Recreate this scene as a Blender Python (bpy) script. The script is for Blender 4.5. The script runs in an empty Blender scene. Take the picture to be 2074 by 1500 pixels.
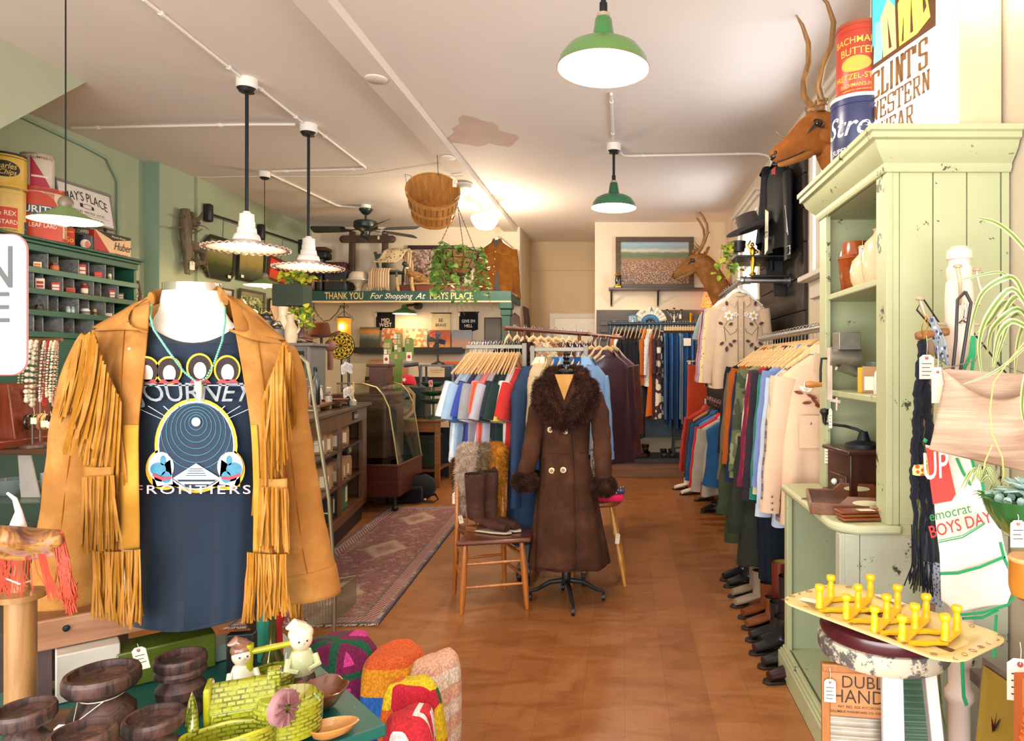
import bpy,random
from math import*
rad=radians;RN=range;EN=enumerate
from mathutils import Vector as V3,Matrix as M4
random.seed(7)
sc=bpy.context.scene
COL=sc.collection
F=1383;VX=1265;VY=736;EYE=1.53;CEIL=3.56
SLD={'sleeve_a':'sleeve','sleeve_b':'sleeve','sleeve_a_cuff':'cuff','sleeve_b_cuff':'cuff'}
FY=(1,0,0),(0,-1,0)
AN=lambda n:[2*pi*i/n for i in RN(n)]
LK=lambda a,b:a.id_data.links.new(a,b)
WX_=lambda x,d:(x-VX)*d/F
WZ_=lambda y,d:EYE+(VY-y)*d/F
# camera, sky, lights, exposure
cd=bpy.data.cameras.new('camera');cam=bpy.data.objects.new('camera',cd);COL.objects.link(cam)
cam.location=(0,0,EYE);cam.rotation_euler=(pi/2,0,0)
cd.sensor_width=36;cd.lens=36*F/2074
cd.shift_x=(1037-VX)/2074;cd.shift_y=(VY-750)/2074
cd.clip_start=.05;cd.clip_end=60
sc.camera=cam
w=bpy.data.worlds.new('daylight');sc.world=w;w.use_nodes=1
w.node_tree.nodes['Background'].inputs[0].default_value=(.8,.9,1,1)
w.node_tree.nodes['Background'].inputs[1].default_value=2.6
sc.view_settings.view_transform='Standard';sc.view_settings.look='None'
sc.view_settings.exposure=.32;sc.view_settings.gamma=1;sc.view_settings.use_curve_mapping=0
sc.cycles.max_bounces=7;sc.cycles.diffuse_bounces=4;sc.cycles.glossy_bounces=3
sc.cycles.transparent_max_bounces=8;sc.cycles.caustics_reflective=0;sc.cycles.caustics_refractive=0
sc.cycles.sample_clamp_indirect=6
sc.cycles.use_denoising=1
def lmp(kind,name,loc,power,color,rot=(0,0,0),size=None,sy=None,radius=.05,parent=None,spread=None):
 l=bpy.data.lights.new(name,kind);l.energy=power;l.color=color
 if kind=='AREA':
  l.shape='RECTANGLE';l.size=size;l.size_y=sy
  if spread:l.spread=spread
 else:l.shadow_soft_size=radius
 o=bpy.data.objects.new(name,l);COL.objects.link(o);o.location=loc;o.rotation_euler=rot
 if parent:o.parent=parent
 return o
lmp('AREA','storefront_daylight',(-1.7,-1.6,2),120,(1,.97,.93),(rad(88),0,0),6.4,3.2)
lmp('AREA','upward_fill',(-1.7,-2,.75),185,(1,.93,.86),(rad(125),0,0),6.4,1.2)  # unseen area light added to brighten the ceiling, like daylight off the ground
lmp('AREA','window_daylight',(2,4.4,2.75),42,(.85,.93,1),(0,rad(90),0),1.1,1.2)
lmp('AREA','window_daylight',(2,7.8,2.75),42,(.85,.93,1),(0,rad(90),0),1.1,1.2)
# helpers
def W(px,py,d):
 return V3(((px-VX)*d/F,d,EYE+(VY-py)*d/F))
def onz(px,py,z):
 d=(EYE-z)*F/(py-VY)
 return V3(((px-VX)*d/F,d,z))
def lin(h):
 if not isinstance(h,str):return(h[0],h[1],h[2],1)
 if len(h)==3:h=h[0]*2+h[1]*2+h[2]*2
 r=[]
 for i in(0,2,4):
  c=int(h[i:i+2],16)/255
  r.append(c/12.92 if c<=.04045 else((c+.055)/1.055)**2.4)
 return(r[0],r[1],r[2],1)
TL=M4.Translation;RT=M4.Rotation
OZ=lambda n:n.outputs[0]
NN=lambda n,k:n.nodes.new(k)
LB=lambda x,b:LK(x,b.inputs["Base Color"])
def SV(n,k,v):n.inputs[k].default_value=v
class MB:
 def __init__(s):s.v=[];s.f=[];s.m=[]
 def box(s,c,d,rot=None,m=0,taper=None):
  b=len(s.v);hx,hy,hz=d[0]/2,d[1]/2,d[2]/2
  for z in(-1,1):
   for y in(-1,1):
    for x in(-1,1):
     k=(taper if(taper and z>0)else 1)
     p=V3((x*hx*k,y*hy*k,z*hz))
     if rot is not None:p=rot@p
     s.v.append((p[0]+c[0],p[1]+c[1],p[2]+c[2]))
  for q in((0,2,3,1),(4,5,7,6),(0,1,5,4),(2,6,7,3),(0,4,6,2),(1,3,7,5)):
   s.f.append(tuple(b+i for i in q));s.m.append(m)
  return s
 def bx(s,x0,x1,y0,y1,z0,z1,m=0):
  return s.box(((x0+x1)/2,(y0+y1)/2,(z0+z1)/2),(abs(x1-x0),abs(y1-y0),abs(z1-z0)),m=m)
 def bar(s,p0,p1,wd,ht,m=0,up=(0,0,1)):
  p0=V3(p0);p1=V3(p1);t=p1-p0;L=t.length
  if L<1e-6:return s
  t/=L;u=V3(up)
  if abs(t.dot(u))>.98:u=V3((0,1,0))
  a=t.cross(u).normalized();b=a.cross(t)
  R=M4((a,t,b)).transposed()
  return s.box((p0+p1)/2,(wd,L,ht),R,m)
 def tb_(s,pts,r,n=8,m=0,closed=0,cap=1,flat=1,up=None):
  pts=[V3(p)for p in pts];N=len(pts)
  rr=r if isinstance(r,(list,tuple))else[r]*N
  b=len(s.v);pa=None
  for i,p in EN(pts):
   if closed:t=pts[(i+1)%N]-pts[i-1]
   elif i==0:t=pts[1]-pts[0]
   elif i==N-1:t=pts[-1]-pts[-2]
   else:t=pts[i+1]-pts[i-1]
   if t.length<1e-9:t=V3((0,0,1))
   t.normalize()
   if pa is None:
    u=V3(up)if up else(V3((0,0,1))if abs(t.z)<.9 else V3((1,0,0)))
    a=(u-t*u.dot(t)).normalized()
   else:
    a=pa-t*pa.dot(t)
    a=a.normalized()if a.length>1e-6 else t.orthogonal().normalized()
   pa=a;c=t.cross(a)
   for k in RN(n):
    an=2*pi*k/n
    q=p+a*(cos(an)*rr[i])+c*(sin(an)*rr[i]*flat)
    s.v.append(tuple(q))
  R=N if closed else N-1
  for i in RN(R):
   j=(i+1)%N
   for k in RN(n):
    l=(k+1)%n
    s.f.append((b+i*n+k,b+i*n+l,b+j*n+l,b+j*n+k));s.m.append(m)
  if cap and not closed:
   s.f.append(tuple(b+k for k in RN(n-1,-1,-1)));s.m.append(m)
   s.f.append(tuple(b+(N-1)*n+k for k in RN(n)));s.m.append(m)
  return s
 def cyl(s,p0,p1,r0,r1=None,n=16,m=0,cap=1):
  return s.tb_([p0,p1],[r0,r0 if r1 is None else r1],n,m,cap=cap)
 def lt(s,prof,n=24,o=(0,0,0),m=0,M=None,flute=None,a0=0,ax=1,ay=1,mats=None):
  b=len(s.v);N=len(prof)
  for i,(r,z)in EN(prof):
   for k in RN(n):
    an=2*pi*k/n+a0
    q=r;zz=z
    if flute:q,zz=flute(r,z,an)
    p=V3((q*cos(an)*ax,q*sin(an)*ay,zz))
    if M is not None:p=M@p
    s.v.append((p[0]+o[0],p[1]+o[1],p[2]+o[2]))
  for i in RN(N-1):
   for k in RN(n):
    l=(k+1)%n
    s.f.append((b+i*n+k,b+i*n+l,b+(i+1)*n+l,b+(i+1)*n+k));s.m.append(mats[i]if mats else m)
  return s
 def ball(s,c,r,n=12,k=8,m=0,M=None,fn=None):
  if not isinstance(r,(tuple,list)):r=(r,r,r)
  b=len(s.v)
  for i in RN(k+1):
   th=pi*i/k
   for j in RN(n):
    ph=2*pi*j/n
    p=V3((sin(th)*cos(ph),sin(th)*sin(ph),-cos(th)))
    if fn:p=p*fn(p)
    p=V3((p.x*r[0],p.y*r[1],p.z*r[2]))
    if M is not None:p=M@p
    s.v.append((p[0]+c[0],p[1]+c[1],p[2]+c[2]))
  for i in RN(k):
   for j in RN(n):
    l=(j+1)%n
    s.f.append((b+i*n+j,b+i*n+l,b+(i+1)*n+l,b+(i+1)*n+j));s.m.append(m)
  return s
 def grid(s,fn,nu,nv,m=0,wrap=0):
  b=len(s.v)
  for i in RN(nu+1):
   for j in RN(nv+1 if not wrap else nv):
    s.v.append(tuple(fn(i/nu,j/nv)))
  q=nv if wrap else nv+1
  for i in RN(nu):
   for j in RN(nv):
    l=(j+1)%nv if wrap else j+1
    s.f.append((b+i*q+j,b+(i+1)*q+j,b+(i+1)*q+l,b+i*q+l));s.m.append(m)
  return s
 def pz(s,poly,t,M=None,m=0,z0=0):
  b=len(s.v);n=len(poly)
  for z in(z0,z0+t):
   for x,y in poly:
    p=V3((x,y,z))
    if M is not None:p=M@p
    s.v.append(tuple(p))
  s.f.append(tuple(b+i for i in RN(n-1,-1,-1)));s.m.append(m)
  s.f.append(tuple(b+n+i for i in RN(n)));s.m.append(m)
  for i in RN(n):
   j=(i+1)%n
   s.f.append((b+i,b+j,b+n+j,b+n+i));s.m.append(m)
  return s
 def quad(s,a,b_,c,d,m=0):
  b=len(s.v);s.v+=[tuple(a),tuple(b_),tuple(c),tuple(d)];s.f.append((b,b+1,b+2,b+3));s.m.append(m);return s
 def stn(s,p,d,L,wd,droop=0,m=0,seg=2):
  d=V3(d);p=V3(p);sd=d.cross(V3((random.uniform(-1,1),random.uniform(-1,1),random.uniform(-1,1))))
  if sd.length<1e-6:return s
  sd.normalize();b=len(s.v)
  for i in RN(seg):
   q=p+d*(L*i/seg)+V3((0,0,-droop*L*(i/seg)**2));k=wd*(1-i/seg*.6)/2
   s.v.append(tuple(q-sd*k));s.v.append(tuple(q+sd*k))
  q=p+d*L+V3((0,0,-droop*L));s.v.append(tuple(q))
  for i in RN(seg-1):
   s.f.append((b+2*i,b+2*i+1,b+2*i+3,b+2*i+2));s.m.append(m)
  s.f.append((b+2*seg-2,b+2*seg-1,b+2*seg));s.m.append(m)
  return s
 def add(s,verts,faces,m=0):
  b=len(s.v);s.v+=[tuple(v)for v in verts]
  for f in faces:s.f.append(tuple(b+i for i in f));s.m.append(m)
  return s
 def mesh(s,name,mats,smooth=1,ang=40):
  me=bpy.data.meshes.new(name);me.from_pydata(s.v,[],s.f)
  if not isinstance(mats,(list,tuple)):mats=[mats]
  for mt in mats:me.materials.append(mt)
  if len(mats)>1:me.polygons.foreach_set('material_index',s.m)
  if smooth:
   me.polygons.foreach_set('use_smooth',[1]*len(me.polygons))
   try:me.set_sharp_from_angle(angle=rad(ang))
   except Exception:pass
  me.update()
  return me
 def mk(s,name,mats,parent=None,loc=None,rot=None,smooth=1,ang=40,bv=0,sub=0,solid=0):
  o=bpy.data.objects.new(name,s.mesh(name,mats,smooth,ang));COL.objects.link(o)
  if parent is not None:o.parent=parent
  if loc is not None:o.location=loc
  if rot is not None:o.rotation_euler=rot
  if solid:
   k=o.modifiers.new('solid','SOLIDIFY');k.thickness=solid;k.offset=0
  if bv:
   k=o.modifiers.new('bevel','BEVEL');k.width=bv;k.segments=2;k.limit_method='ANGLE';k.angle_limit=rad(40)
  if sub:
   k=o.modifiers.new('sub','SUBSURF');k.levels=sub;k.render_levels=sub
  return o
def tag(o,label,cat,group=None,kind=None):
 o['label']=label;o['category']=cat or o.name.split('.')[0].split('_')[-1]
 if group:o['group']=group
 if kind:o['kind']=kind
 return o
def T(name,label,cat=0,loc=(0,0,0),rz=0,group=None,rot=None):
 o=bpy.data.objects.new(name,None);COL.objects.link(o);o.location=loc
 o.rotation_euler=rot if rot is not None else(0,0,rz)
 o.empty_display_size=.05
 return tag(o,label,cat,group)
def stc(o):o['kind']='structure';return o
def smt(o,mt):
 o.material_slots[0].link='OBJECT';o.material_slots[0].material=mt
_tc={}
def txg(s,size=1,off=0,shear=0,align='CENTER',spacing=1):
 key=(s,size,off,shear,align,spacing)
 if key not in _tc:
  cu=bpy.data.curves.new('t','FONT');cu.body=s;cu.size=size;cu.offset=off;cu.shear=shear
  cu.align_x=align;cu.align_y='CENTER';cu.space_character=spacing;cu.fill_mode='FRONT';cu.resolution_u=3
  o=bpy.data.objects.new('t',cu);COL.objects.link(o)
  dg=bpy.context.evaluated_depsgraph_get();me=bpy.data.meshes.new_from_object(o.evaluated_get(dg))
  V=[v.co.copy()for v in me.vertices];Fs=[tuple(p.vertices)for p in me.polygons]
  bpy.data.objects.remove(o);bpy.data.curves.remove(cu);bpy.data.meshes.remove(me)
  _tc[key]=(V,Fs)
 return _tc[key]
def fm_(o,x,n):
 """matrix with origin o, local x axis along x, local z axis (outward) along n"""
 x=V3(x).normalized();n=V3(n).normalized();y=n.cross(x).normalized();x=y.cross(n)
 return M4(((x[0],y[0],n[0],o[0]),(x[1],y[1],n[1],o[1]),(x[2],y[2],n[2],o[2]),(0,0,0,1)))
def text(mb,s,M,size,off=0,sx=1,shear=0,m=0,align='CENTER',spacing=1,fn=None):
 V,Fs=txg(s,1,off,shear,align,spacing)
 out=[]
 for v in V:
  p=V3((v.x*size*sx,v.y*size,0))
  if fn:p=fn(p)
  out.append(M@p)
 return mb.add(out,Fs,m)
# materials
def _new(name):
 m=bpy.data.materials.new(name);m.use_nodes=1
 nt=m.node_tree;b=nt.nodes['Principled BSDF']
 return m,nt,b
def _n(nt,t,**kw):
 n=NN(nt,t)
 for k,v in kw.items():
  if k in n.inputs:n.inputs[k].default_value=v
  else:setattr(n,k,v)
 return n
def crd(nt,kind='Object',scale=(1,1,1),rot=(0,0,0)):
 tc=NN(nt,'ShaderNodeTexCoord');mp=NN(nt,'ShaderNodeMapping')
 SV(mp,'Scale',scale);SV(mp,'Rotation',rot)
 LK(tc.outputs[kind],mp.inputs[0]);return OZ(mp)
def ramp(nt,fac,stops,interp='LINEAR'):
 r=NN(nt,'ShaderNodeValToRGB');r.color_ramp.interpolation=interp
 e=r.color_ramp.elements
 while len(e)>1:e.remove(e[-1])
 for i,(p,c)in EN(stops):
  el=e[0]if i==0 else e.new(p)
  el.position=p;el.color=lin(c)
 LK(fac,r.inputs[0]);return OZ(r)
def mix(nt,fac,a,b,mode='MIX'):
 n=NN(nt,'ShaderNodeMix');n.data_type='RGBA';n.blend_type=mode
 for s_,v in((n.inputs[0],fac),(n.inputs[6],a),(n.inputs[7],b)):
  if hasattr(v,'links'):LK(v,s_)
  elif s_==n.inputs[0]or isinstance(v,float):s_.default_value=v
  else:s_.default_value=lin(v)
 return n.outputs[2]
def nz_(nt,vec,scale,detail=4,rough=.55,dist=0):
 n=NN(nt,'ShaderNodeTexNoise');SV(n,'Scale',scale);SV(n,'Detail',detail)
 SV(n,'Roughness',rough);SV(n,'Distortion',dist)
 LK(vec,n.inputs['Vector']);return n
def bump(nt,b,h,strength,dist=.01):
 n=NN(nt,'ShaderNodeBump');SV(n,'Strength',strength);SV(n,'Distance',dist)
 LK(h,n.inputs['Height']);LK(OZ(n),b.inputs['Normal'])
def dark(c,k):
 c=lin(c);return(c[0]*k,c[1]*k,c[2]*k)
def mixc(a,b,t):
 a=lin(a);b=lin(b);return tuple(a[i]*(1-t)+b[i]*t for i in RN(3))
_mc={}
def M_(c,rough=.6,metal=0,var=.12,vs=6,bmp=0,bs=60,spec=.5,ct=0,name=None,alpha=None,sheen=0):
 """plain surface with a slight noise variation"""
 key=(str(c),rough,metal,var,vs,bmp,bs,spec,ct,sheen)
 if key in _mc:return _mc[key]
 m,nt,b=_new(name or 'paint');v=crd(nt)
 if var:
  n=nz_(nt,v,vs);LB(ramp(nt,OZ(n),[(.3,dark(c,1-var)),(.7,dark(c,1+var*.6))]),b)
 else:SV(b,'Base Color',lin(c))
 SV(b,'Roughness',rough);SV(b,'Metallic',metal)
 SV(b,'Specular IOR Level',spec)
 if ct:SV(b,'Coat Weight',ct);SV(b,'Coat Roughness',.15)
 if sheen:SV(b,'Sheen Weight',sheen)
 if bmp:bump(nt,b,nz_(nt,v,bs,3).outputs[0],bmp,.004)
 _mc[key]=m;return m
def clo(c,var=.14,rough=.88,weave=260,fold=.25,vs=9):
 key=('cl',str(c),var,weave,vs)
 if key in _mc:return _mc[key]
 m,nt,b=_new('cloth');v=crd(nt)
 n=nz_(nt,v,vs,3);LB(ramp(nt,OZ(n),[(.3,dark(c,1-var)),(.7,dark(c,1+var*.5))]),b)
 SV(b,'Roughness',rough);SV(b,'Specular IOR Level',.2);SV(b,'Sheen Weight',.15)
 bump(nt,b,nz_(nt,v,weave,2).outputs[0],fold,.002)
 _mc[key]=m;return m
def dnm(c):
 m,nt,b=_new('denim');v=crd(nt);v2=crd(nt,scale=(1,1,.18))
 n=nz_(nt,v2,22,4);n2=nz_(nt,v,5,2)
 a=ramp(nt,OZ(n2),[(.3,dark(c,.55)),(.68,dark(c,1.05))])
 LB(mix(nt,OZ(n),a,dark(c,.9),'MIX'),b)
 SV(b,'Roughness',.85);SV(b,'Specular IOR Level',.2)
 bump(nt,b,nz_(nt,v,300,2).outputs[0],.3,.002);return m
def sde(c,c2=None,vs=5,bs=180,name='suede',rough=.95,amt=.3):
 m,nt,b=_new(name);v=crd(nt)
 n=nz_(nt,v,vs,6,.6);LB(ramp(nt,OZ(n),[(.3,dark(c,.78)),(.5,c),(.72,c2 or dark(c,1.2))]),b)
 SV(b,'Roughness',rough);SV(b,'Specular IOR Level',.15);SV(b,'Sheen Weight',.25)
 SV(b,'Sheen Tint',lin(c))
 bump(nt,b,nz_(nt,v,bs,4,.7).outputs[0],amt,.003);return m
def wd_(c1,c2,scale=3,axis='X',rough=.45,ring=6,ct=.15,name='wood',bmp=.1):
 key=('wd',str(c1),str(c2),scale,axis,rough,ring)
 if key in _mc:return _mc[key]
 st={'X':(.09,1,1),'Y':(1,.09,1),'Z':(1,1,.09)}[axis]
 m,nt,b=_new(name);v=crd(nt,scale=tuple(scale*k for k in st))
 n=nz_(nt,v,ring,6,.65,.6)
 col=ramp(nt,OZ(n),[(.25,c1),(.5,mixc(c1,c2,.5)),(.62,c2),(.75,c1)])
 LB(col,b);SV(b,'Roughness',rough)
 SV(b,'Coat Weight',ct);SV(b,'Coat Roughness',.2)
 bump(nt,b,OZ(n),bmp,.002);_mc[key]=m;return m
def chipped(base,chip,amt=.62,scale=7,rough=.5,name='chipped_paint',edge=.03):
 m,nt,b=_new(name);v=crd(nt)
 n=nz_(nt,v,scale,8,.72);n2=nz_(nt,v,2,3)
 f=ramp(nt,OZ(n),[(amt,(0,0,0)),(min(.99,amt+edge),(1,1,1))])
 bc=ramp(nt,OZ(n2),[(.3,dark(base,.9)),(.7,dark(base,1.06))])
 LB(mix(nt,f,bc,chip),b);SV(b,'Roughness',rough)
 bump(nt,b,OZ(n),.25,.003);return m
def gls(tint=(1,1,1),rough=0,alpha=.05,name='glass'):
 """thin clear glass: mostly see-through with a reflection at grazing angles"""
 m=bpy.data.materials.new(name);m.use_nodes=1;nt=m.node_tree
 for x in list(nt.nodes):nt.nodes.remove(x)
 o=NN(nt,'ShaderNodeOutputMaterial');tr=NN(nt,'ShaderNodeBsdfTransparent');gl=NN(nt,'ShaderNodeBsdfGlossy')
 SV(tr,0,(*tint,1));SV(gl,'Roughness',.05);SV(gl,0,(1,1,1,1))
 fr=NN(nt,'ShaderNodeLayerWeight');SV(fr,0,.5)
 pw=NN(nt,'ShaderNodeMath');pw.operation='POWER';SV(pw,1,4);LK(fr.outputs['Facing'],pw.inputs[0])
 ad=NN(nt,'ShaderNodeMath');ad.operation='MULTIPLY_ADD';SV(ad,1,.3);SV(ad,2,alpha);LK(OZ(pw),ad.inputs[0])
 mx=NN(nt,'ShaderNodeMixShader');LK(OZ(ad),mx.inputs[0]);LK(OZ(tr),mx.inputs[1]);LK(OZ(gl),mx.inputs[2])
 LK(OZ(mx),o.inputs[0]);return m
def emt(c,s,name='lamp_glow',base=None):
 m,nt,b=_new(name);SV(b,'Base Color',lin(base or c))
 SV(b,'Emission Color',lin(c));SV(b,'Emission Strength',s)
 return m
def checks(c1,c2,scale,kind='plaid',c3=None,axes=('X','Z')):
 """woven plaid: two sets of stripes over each other in object space"""
 m,nt,b=_new('plaid_cloth');v=crd(nt,scale=(scale,scale,scale))
 s_=NN(nt,'ShaderNodeSeparateXYZ');LK(v,s_.inputs[0])
 fs=[]
 for a in axes:
  f=NN(nt,'ShaderNodeMath');f.operation='FRACT';LK(s_.outputs[a],f.inputs[0])
  fs.append(ramp(nt,OZ(f),[(0,(1,1,1)),(.42,(0,0,0)),(.6,(.6,.6,.6)),(.66,(0,0,0))],'CONSTANT'))
 a=mix(nt,fs[0],c1,c2);col=mix(nt,mix(nt,.5,fs[1],(0,0,0)),a,c3 or c2)
 LB(col,b);SV(b,'Roughness',.9)
 return m
def spt(bg,stops,scale=30,thr=.28,name='printed_cloth',rand=1):
 """small scattered motifs"""
 m,nt,b=_new(name);v=crd(nt)
 vo=NN(nt,'ShaderNodeTexVoronoi');SV(vo,'Scale',scale);LK(v,vo.inputs['Vector'])
 f=ramp(nt,vo.outputs['Distance'],[(thr,(1,1,1)),(thr+.03,(0,0,0))])
 n=len(stops);rc=NN(nt,'ShaderNodeSeparateColor');LK(vo.outputs['Color'],rc.inputs[0])
 cc=ramp(nt,OZ(rc),[(i/n,c)for i,c in EN(stops)],'CONSTANT')
 LB(mix(nt,f,bg,cc),b);SV(b,'Roughness',.85);return m
def camo(cs,scale=9):
 m,nt,b=_new('camouflage_cloth');v=crd(nt)
 n=nz_(nt,v,scale,2,.5);k=len(cs)
 LB(ramp(nt,OZ(n),[(.25+.5*i/k,c)for i,c in EN(cs)],'CONSTANT'),b)
 SV(b,'Roughness',.9);return m
def pct(stops,ns=6,amt=.25,name='painted_picture',rough=.35,speck=None,spscale=40,spz=(0,.55),axis='Z',dist=.5):
 """a painted scene: colour bands up the picture, disturbed by noise, with specks of colour in a height range"""
 m,nt,b=_new(name);tc=NN(nt,'ShaderNodeTexCoord');g=tc.outputs['Generated']
 sp=NN(nt,'ShaderNodeSeparateXYZ');LK(g,sp.inputs[0])
 n=nz_(nt,g,ns,6,.65,dist)
 a=NN(nt,'ShaderNodeMath');a.operation='MULTIPLY_ADD';LK(OZ(n),a.inputs[0]);SV(a,1,amt);
 s2=NN(nt,'ShaderNodeMath');s2.operation='SUBTRACT';LK(sp.outputs[axis],s2.inputs[0]);SV(s2,1,amt/2)
 LK(OZ(s2),a.inputs[2])
 col=ramp(nt,OZ(a),stops)
 if speck:
  vo=NN(nt,'ShaderNodeTexVoronoi');SV(vo,'Scale',spscale);LK(g,vo.inputs['Vector'])
  rc=NN(nt,'ShaderNodeSeparateColor');LK(vo.outputs['Color'],rc.inputs[0])
  cc=ramp(nt,OZ(rc),[(i/len(speck),c)for i,c in EN(speck)],'CONSTANT')
  r1=ramp(nt,sp.outputs[axis],[(max(0,spz[0]),(1,1,1)),(spz[1],(1,1,1)),(min(1,spz[1]+.06),(0,0,0))])
  col=mix(nt,mix(nt,.75,(0,0,0),r1),col,cc)
 LB(col,b);SV(b,'Roughness',rough);return m
# # shared palette
BK=M_('1b1a1c',.45,var=.1);IRON=M_('23272b',.5,.6,var=.15);CHR=M_('c9c9c9',.22,1,var=.05)
STEEL=M_('8d8d8d',.35,1,var=.12);BRASS=M_('c79a3e',.3,1,var=.15);GOLD=M_('d9a52c',.28,1,var=.1)
DGREEN=M_('1c4a3c',.5,var=.14);TAGP=M_('efe2cb',.8,var=.05);TAGH=M_('a84b46',.7,var=.05);STRING=M_('eee4d2',.9,var=.05)
INK=M_('2c2624',.8,var=0);CREAM=M_('efe3cc',.5,var=.05);WHITE=M_('f2efe8',.5,var=.04)
HANGW=wd_('d8a66a','eac58e',9,'Z',.5);DW=wd_('3a2216','5a3722',5,'X',.4)
OAK=wd_('7a4a20','9a6530',4,'X',.4);CLR=gls()
def OP(f):return lambda a,*b,**k:getattr(MB(),f)(*a).mk(*b,**k)
BX,LT,TB,PZ,CYL,BAL,BAR,BOX=[OP(f)for f in('bx','lt','tb_','pz','cyl','ball','bar','box')]
def ptg(parent,p,w_=.03,h=.055,n=(0,-1,0),hang=.03,tilt=0,name='price_tag',lines=3):
 """string and manila tag as parts of a thing (p in the parent's space, the knot)"""
 p=V3(p);t=MB();nn=V3(n).normalized();x=V3((0,0,1)).cross(nn)*-1
 x=nn.cross(V3((0,0,1)))*-1
 R=RT(tilt,4,nn)
 Mx=TL(p)@R@fm_((0,0,0),x,nn)
 poly=[(-w_/2,-hang-h),(w_/2,-hang-h),(w_/2,-hang-h*.12),(w_*.25,-hang),(-w_*.25,-hang),(-w_/2,-hang-h*.12)]
 t.pz(poly,.0012,Mx,0)
 c=[(cos(a)*w_*.13,sin(a)*w_*.13-hang-h*.13)for a in[i*pi/4 for i in RN(8)]]
 t.pz(c,.0006,Mx,1,z0=.0013)
 for i in RN(lines):
  y=-hang-h*(.38+.16*i);t.pz([(-w_*.34,y),(w_*(.34-.12*(i%2)),y),(w_*(.34-.12*(i%2)),y+h*.03),(-w_*.34,y+h*.03)],.0004,Mx,2,z0=.0013)
 t.tb_([Mx@V3((0,0,0)),Mx@V3((w_*.04,-hang*.5,.001)),Mx@V3((0,-hang-h*.13,.002))],.0007,4,3)
 return t.mk(name,[TAGP,TAGH,INK,STRING],parent)
# the room
def wpt(c,vs=1.2,var=.06,rough=.75,bmp=.05):
 m,nt,b=_new('wall_paint');v=crd(nt);n=nz_(nt,v,vs,4)
 LB(ramp(nt,OZ(n),[(.3,dark(c,1-var)),(.7,dark(c,1+var*.5))]),b)
 SV(b,'Roughness',rough);SV(b,'Specular IOR Level',.25)
 bump(nt,b,nz_(nt,v,14,5).outputs[0],bmp,.01);return m
GREENW=wpt('a2ac8e');GREENP=wpt('8fa893');CREAMW=wpt('e2d0b6');HALLW=wpt('cdb794');CEILM=wpt('e6dbd2',.8,.05,bmp=.12)
def floor_mat():
 m,nt,b=_new('laminate_floor');v=crd(nt);sp=NN(nt,'ShaderNodeSeparateXYZ');LK(v,sp.inputs[0])
 def mt(op,a,k):
  n=NN(nt,'ShaderNodeMath');n.operation=op
  for i,q in EN((a,k)):
   if hasattr(q,'links'):LK(q,n.inputs[i])
   else:n.inputs[i].default_value=q
  return OZ(n)
 def rnd(a,k):
  w_=NN(nt,'ShaderNodeTexWhiteNoise');w_.noise_dimensions='2D';cb=NN(nt,'ShaderNodeCombineXYZ');LK(a,cb.inputs[0])
  if k is not None:LK(k,cb.inputs[1])
  LK(OZ(cb),w_.inputs[0]);return OZ(w_)
 xr=mt('MULTIPLY',OZ(sp),5.2);row=mt('FLOOR',xr,0);yr=mt('ADD',mt('MULTIPLY',sp.outputs[1],.75),mt('MULTIPLY',rnd(row,None),7));pk=rnd(row,mt('FLOOR',yr,0))
 ln=mt('MAXIMUM',mt('LESS_THAN',mt('FRACT',xr,0),.012),mt('LESS_THAN',mt('FRACT',yr,0),.0022))
 n=nz_(nt,crd(nt,scale=(1,2.6,1)),3.2,8,.68,.9);n3=nz_(nt,crd(nt,scale=(9,1.2,1)),3,4,.6)
 a=ramp(nt,OZ(n),[(.28,'6e3c1c'),(.45,'925a30'),(.6,'ac7444'),(.75,'804a24')])
 a=mix(nt,.3,a,mix(nt,OZ(n3),'70401e','ad7040'));a=mix(nt,.25,a,mix(nt,pk,'6e3a18','b87a46'))
 LB(mix(nt,mt('MULTIPLY',ln,.45),a,'5a2a10'),b)
 LK(ramp(nt,OZ(n),[(.2,(.28,.28,.28)),(.8,(.42,.42,.42))]),b.inputs['Roughness'])
 SV(b,'Specular IOR Level',.42)
 bump(nt,b,OZ(n),.06,.002);return m
stc(BX((-5.2,1.7,-2.2,12,-.1,0),'floor',floor_mat()))
stc(BX((-5.2,1.7,-2.2,12,CEIL,CEIL+.15),'ceiling',CEILM))
BW=10.16;BR=9.81;RW=1.44
m=MB().bx(-5,-4.84,-1.4,6.9,0,CEIL).bx(-5,-4.69,6.9,7.45,0,CEIL).bx(-5,-4.66,7.45,BW+.2,0,CEIL)
stc(m.mk('wall_left',GREENW))
stc(BX((-4.845,-4.69,6.88,6.9,0,CEIL),'trim_1',GREENP))
stc(BX((-4.66,-1.56,BW,BW+.15,0,CEIL),'wall_back',CREAMW))
stc(MB().bx(-1.68,-1.56,BW+.15,11.5,0,CEIL).bx(-1.68,.6,11.4,11.5,0,CEIL).mk('wall_hall',HALLW))
stc(BX((-1.56,.5,11.37,11.4,3.08,3.12),'trim_2',HALLW))
stc(MB().bx(-.426,RW,BR,BR+.15,0,CEIL).bx(-.426,-.3,BR+.15,11.4,0,CEIL).mk('wall_alcove',CREAMW))
m=MB()
wins=((3.7,5.12,2.19,3.25),(7.25,8.5,2.2,3.2))
m.bx(RW,RW+.16,-1.4,wins[0][0],0,CEIL);m.bx(RW,RW+.16,wins[0][1],wins[1][0],0,CEIL);m.bx(RW,RW+.16,wins[1][1],BR+.2,0,CEIL)
for y0,y1,z0,z1 in wins:m.bx(RW,RW+.16,y0,y1,0,z0);m.bx(RW,RW+.16,y0,y1,z1,CEIL)
stc(m.mk('wall_right',wpt('d6c6b0')))
WTRIM=wpt('d9d0c2',3,.04,.5)
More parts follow.
